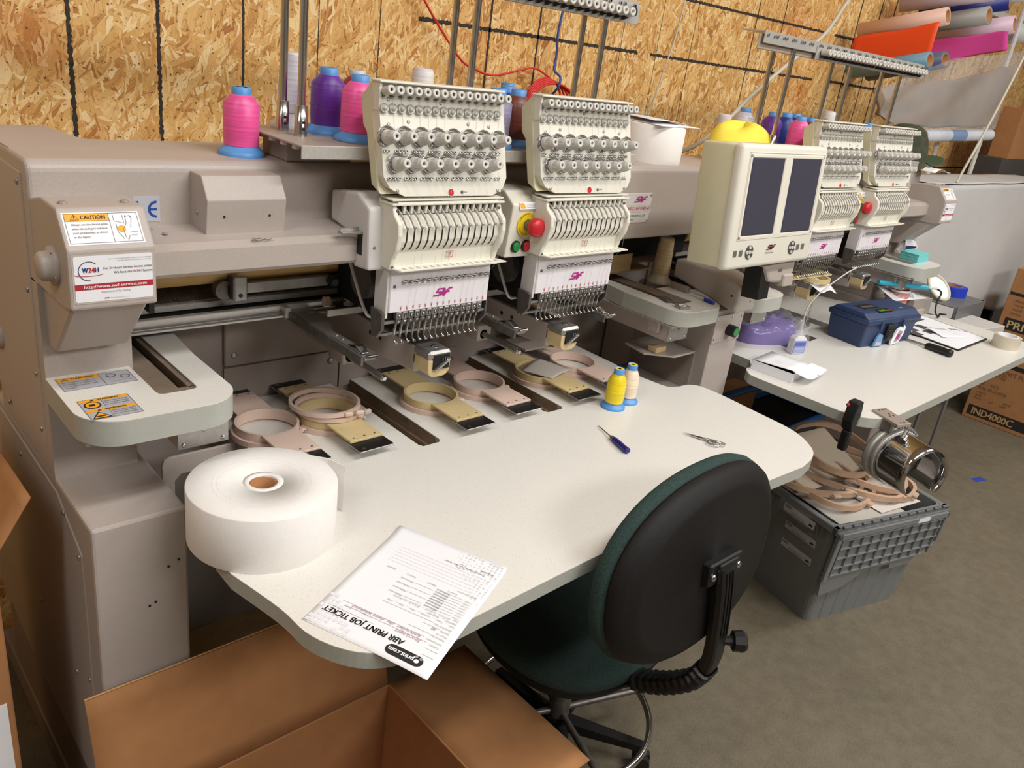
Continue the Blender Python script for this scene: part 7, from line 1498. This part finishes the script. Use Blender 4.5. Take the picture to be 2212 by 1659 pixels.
# wrapped bolt in clear film below
WR = thing('wrapped_roll', 'brown paper-wrapped bolt in a clear plastic cover on the rack', 'wrapped roll', (4.3, 0.7, 1.6), absolute=True)
rw = random.Random(9)
def poly(P_, s):
    k = s * (len(P_) - 1); i = min(int(k), len(P_) - 2); return Vector(P_[i]).lerp(Vector(P_[i + 1]), k - i)
ftop = [(3.22, 0.5, 1.80), (3.62, 0.5, 1.91), (3.976, 0.5, 2.003), (4.35, 0.5, 2.045), (4.7, 0.5, 2.09), (5.017, 0.5, 2.14)]; fbot = [(3.30, 0.5, 1.675), (3.50, 0.5, 1.636), (3.934, 0.5, 1.628), (4.3, 0.5, 1.64), (4.65, 0.5, 1.652), (4.96, 0.5, 1.668)]
btop = [(3.26, 0.54, 1.785), (3.62, 0.54, 1.835), (4.0, 0.54, 1.885), (4.35, 0.54, 1.92), (4.7, 0.54, 1.99), (5.05, 0.54, 2.05)]; bbot = [(3.36, 0.54, 1.68), (3.55, 0.54, 1.645), (3.99, 0.54, 1.64), (4.36, 0.54, 1.652), (4.72, 0.54, 1.664), (5.0, 0.54, 1.68)]
b = MB(); b.grid(lambda s, q_: poly(btop, s).lerp(poly(bbot, s), q_) + V(0, -0.012 * math.sin(q_ * PI) + 0.006 * math.sin(s * 11 + q_ * 7) + 0.003 * math.sin(s * 31 - q_ * 9), 0.004 * math.sin(s * 23)), 70, 18, brownwrap, thick=0.012); b.build('brown_wrap', WR)
b = MB(); b.grid(lambda s, q_: poly(ftop, s).lerp(poly(fbot, s), q_) + V(0, -0.02 * math.sin(s * 14 + q_ * 4) * math.sin(q_ * PI) - 0.02, 0), 60, 20, film); b.build('clear_cover', WR)
FR = thing('film_tube', 'white and blue tube of rolled film under the wrapped bolt', 'film tube', (4.45, 0.5, 1.59), absolute=True)
b = MB(); b.cyl((3.94, 0.51, 1.594), (4.97, 0.51, 1.630), 0.035, mat('pale_film_roll', (206, 210, 220), 0.3, noise=0.1, scale=8), n=24); b.build('tube', FR)
b = MB(); b.cyl((4.30, 0.51, 1.6066), (4.52, 0.51, 1.6143), 0.0355, mat('blue_film', (120, 146, 186), 0.3), n=24); b.build('blue_band', FR)
# hoses, ropes and wires
def cordt(pts, r, mt, name, label, cat):
    b = MB(); b.tube(pts, r, mt, smooth_pts=8, n=8); return single(b, name, label, cat)
cordt([V(3.35, 0.7, 2.40), V(3.094, 0.7, 2.162), V(2.948, 0.7, 1.994), V(2.685, 0.7, 1.839), V(2.442, 0.7, 1.683), V(2.274, 0.7, 1.557), V(2.1, 0.7, 1.464), V(1.95, 0.7, 1.43), V(1.8, 0.75, 1.41)], 0.009, rope, 'air_hose', 'white hose crossing the chipboard wall to the right', 'hose')
cordt([V(2.13, 0.9, 2.3), V(2.106, 0.9, 2.024), V(2.092, 0.9, 1.897), V(2.055, 0.9, 1.747), V(2.003, 0.9, 1.555), V(1.98, 0.9, 1.43)], 0.0035, rope, 'cord', 'thin white cord hanging above the roll on the beam', 'cord')
cordt([V(4.299, 0.25, 2.062), V(4.204, 0.25, 1.858), V(4.093, 0.25, 1.653), V(3.96, 0.26, 1.385)], 0.007, rope, 'rope', 'white rope slanting down to the draped table', 'rope')
redw = mat('red_cable', (210, 50, 50), 0.45)
b = MB(); b.tube([V(0.80, 1.06, 1.98), V(0.869, 1.05, 1.872), V(0.97, 1.05, 1.767), V(1.065, 1.05, 1.684), V(1.135, 1.05, 1.658), V(1.228, 1.05, 1.644), V(1.367, 1.05, 1.674), V(1.44, 1.05, 1.686), V(1.523, 1.05, 1.658)], 0.0042, redw, smooth_pts=8)
for k in range(5):
    r_ = 0.075 + 0.012 * k; c = V(1.50 + 0.008 * k, 1.04 - 0.006 * k, 1.655 - r_ - 0.004 * k); b.tube([c + V(r_ * 1.25 * math.sin(a), 0.004 * math.sin(a * 2), r_ * math.cos(a)) for a in [j * PI / 18 for j in range(36)]], 0.0042, redw, closed=True)
single(b, 'red_cable', 'red cable with its coil hung on the chipboard wall', 'cable')
cordt([V(1.536, 1.035, 1.93), V(1.523, 1.035, 1.817), V(1.532, 1.035, 1.753), V(1.526, 1.03, 1.691), V(1.545, 1.01, 1.665), V(1.532, 1.0, 1.63), V(1.535, 1.03, 1.598)], 0.005, mat('blue_wire', (50, 80, 150), 0.5), 'blue_wire', 'blue wire tying up the red cable coil', 'wire')
# ---------------------------------------------------------------- layout units to metres
def finish():
    skip = {'camera'}
    seen = set()
    S_ = Matrix.Scale(U, 4)
    for o in COL.objects:
        if o.type in ('LIGHT', 'CAMERA'): continue
        if o.type == 'MESH' and o.data.name not in seen:
            seen.add(o.data.name); o.data.transform(S_)
        o.location = o.location * U
        if o.parent is None: o.location.z -= FLOOR * U
        if '_abs' in o: del o['_abs']
finish()
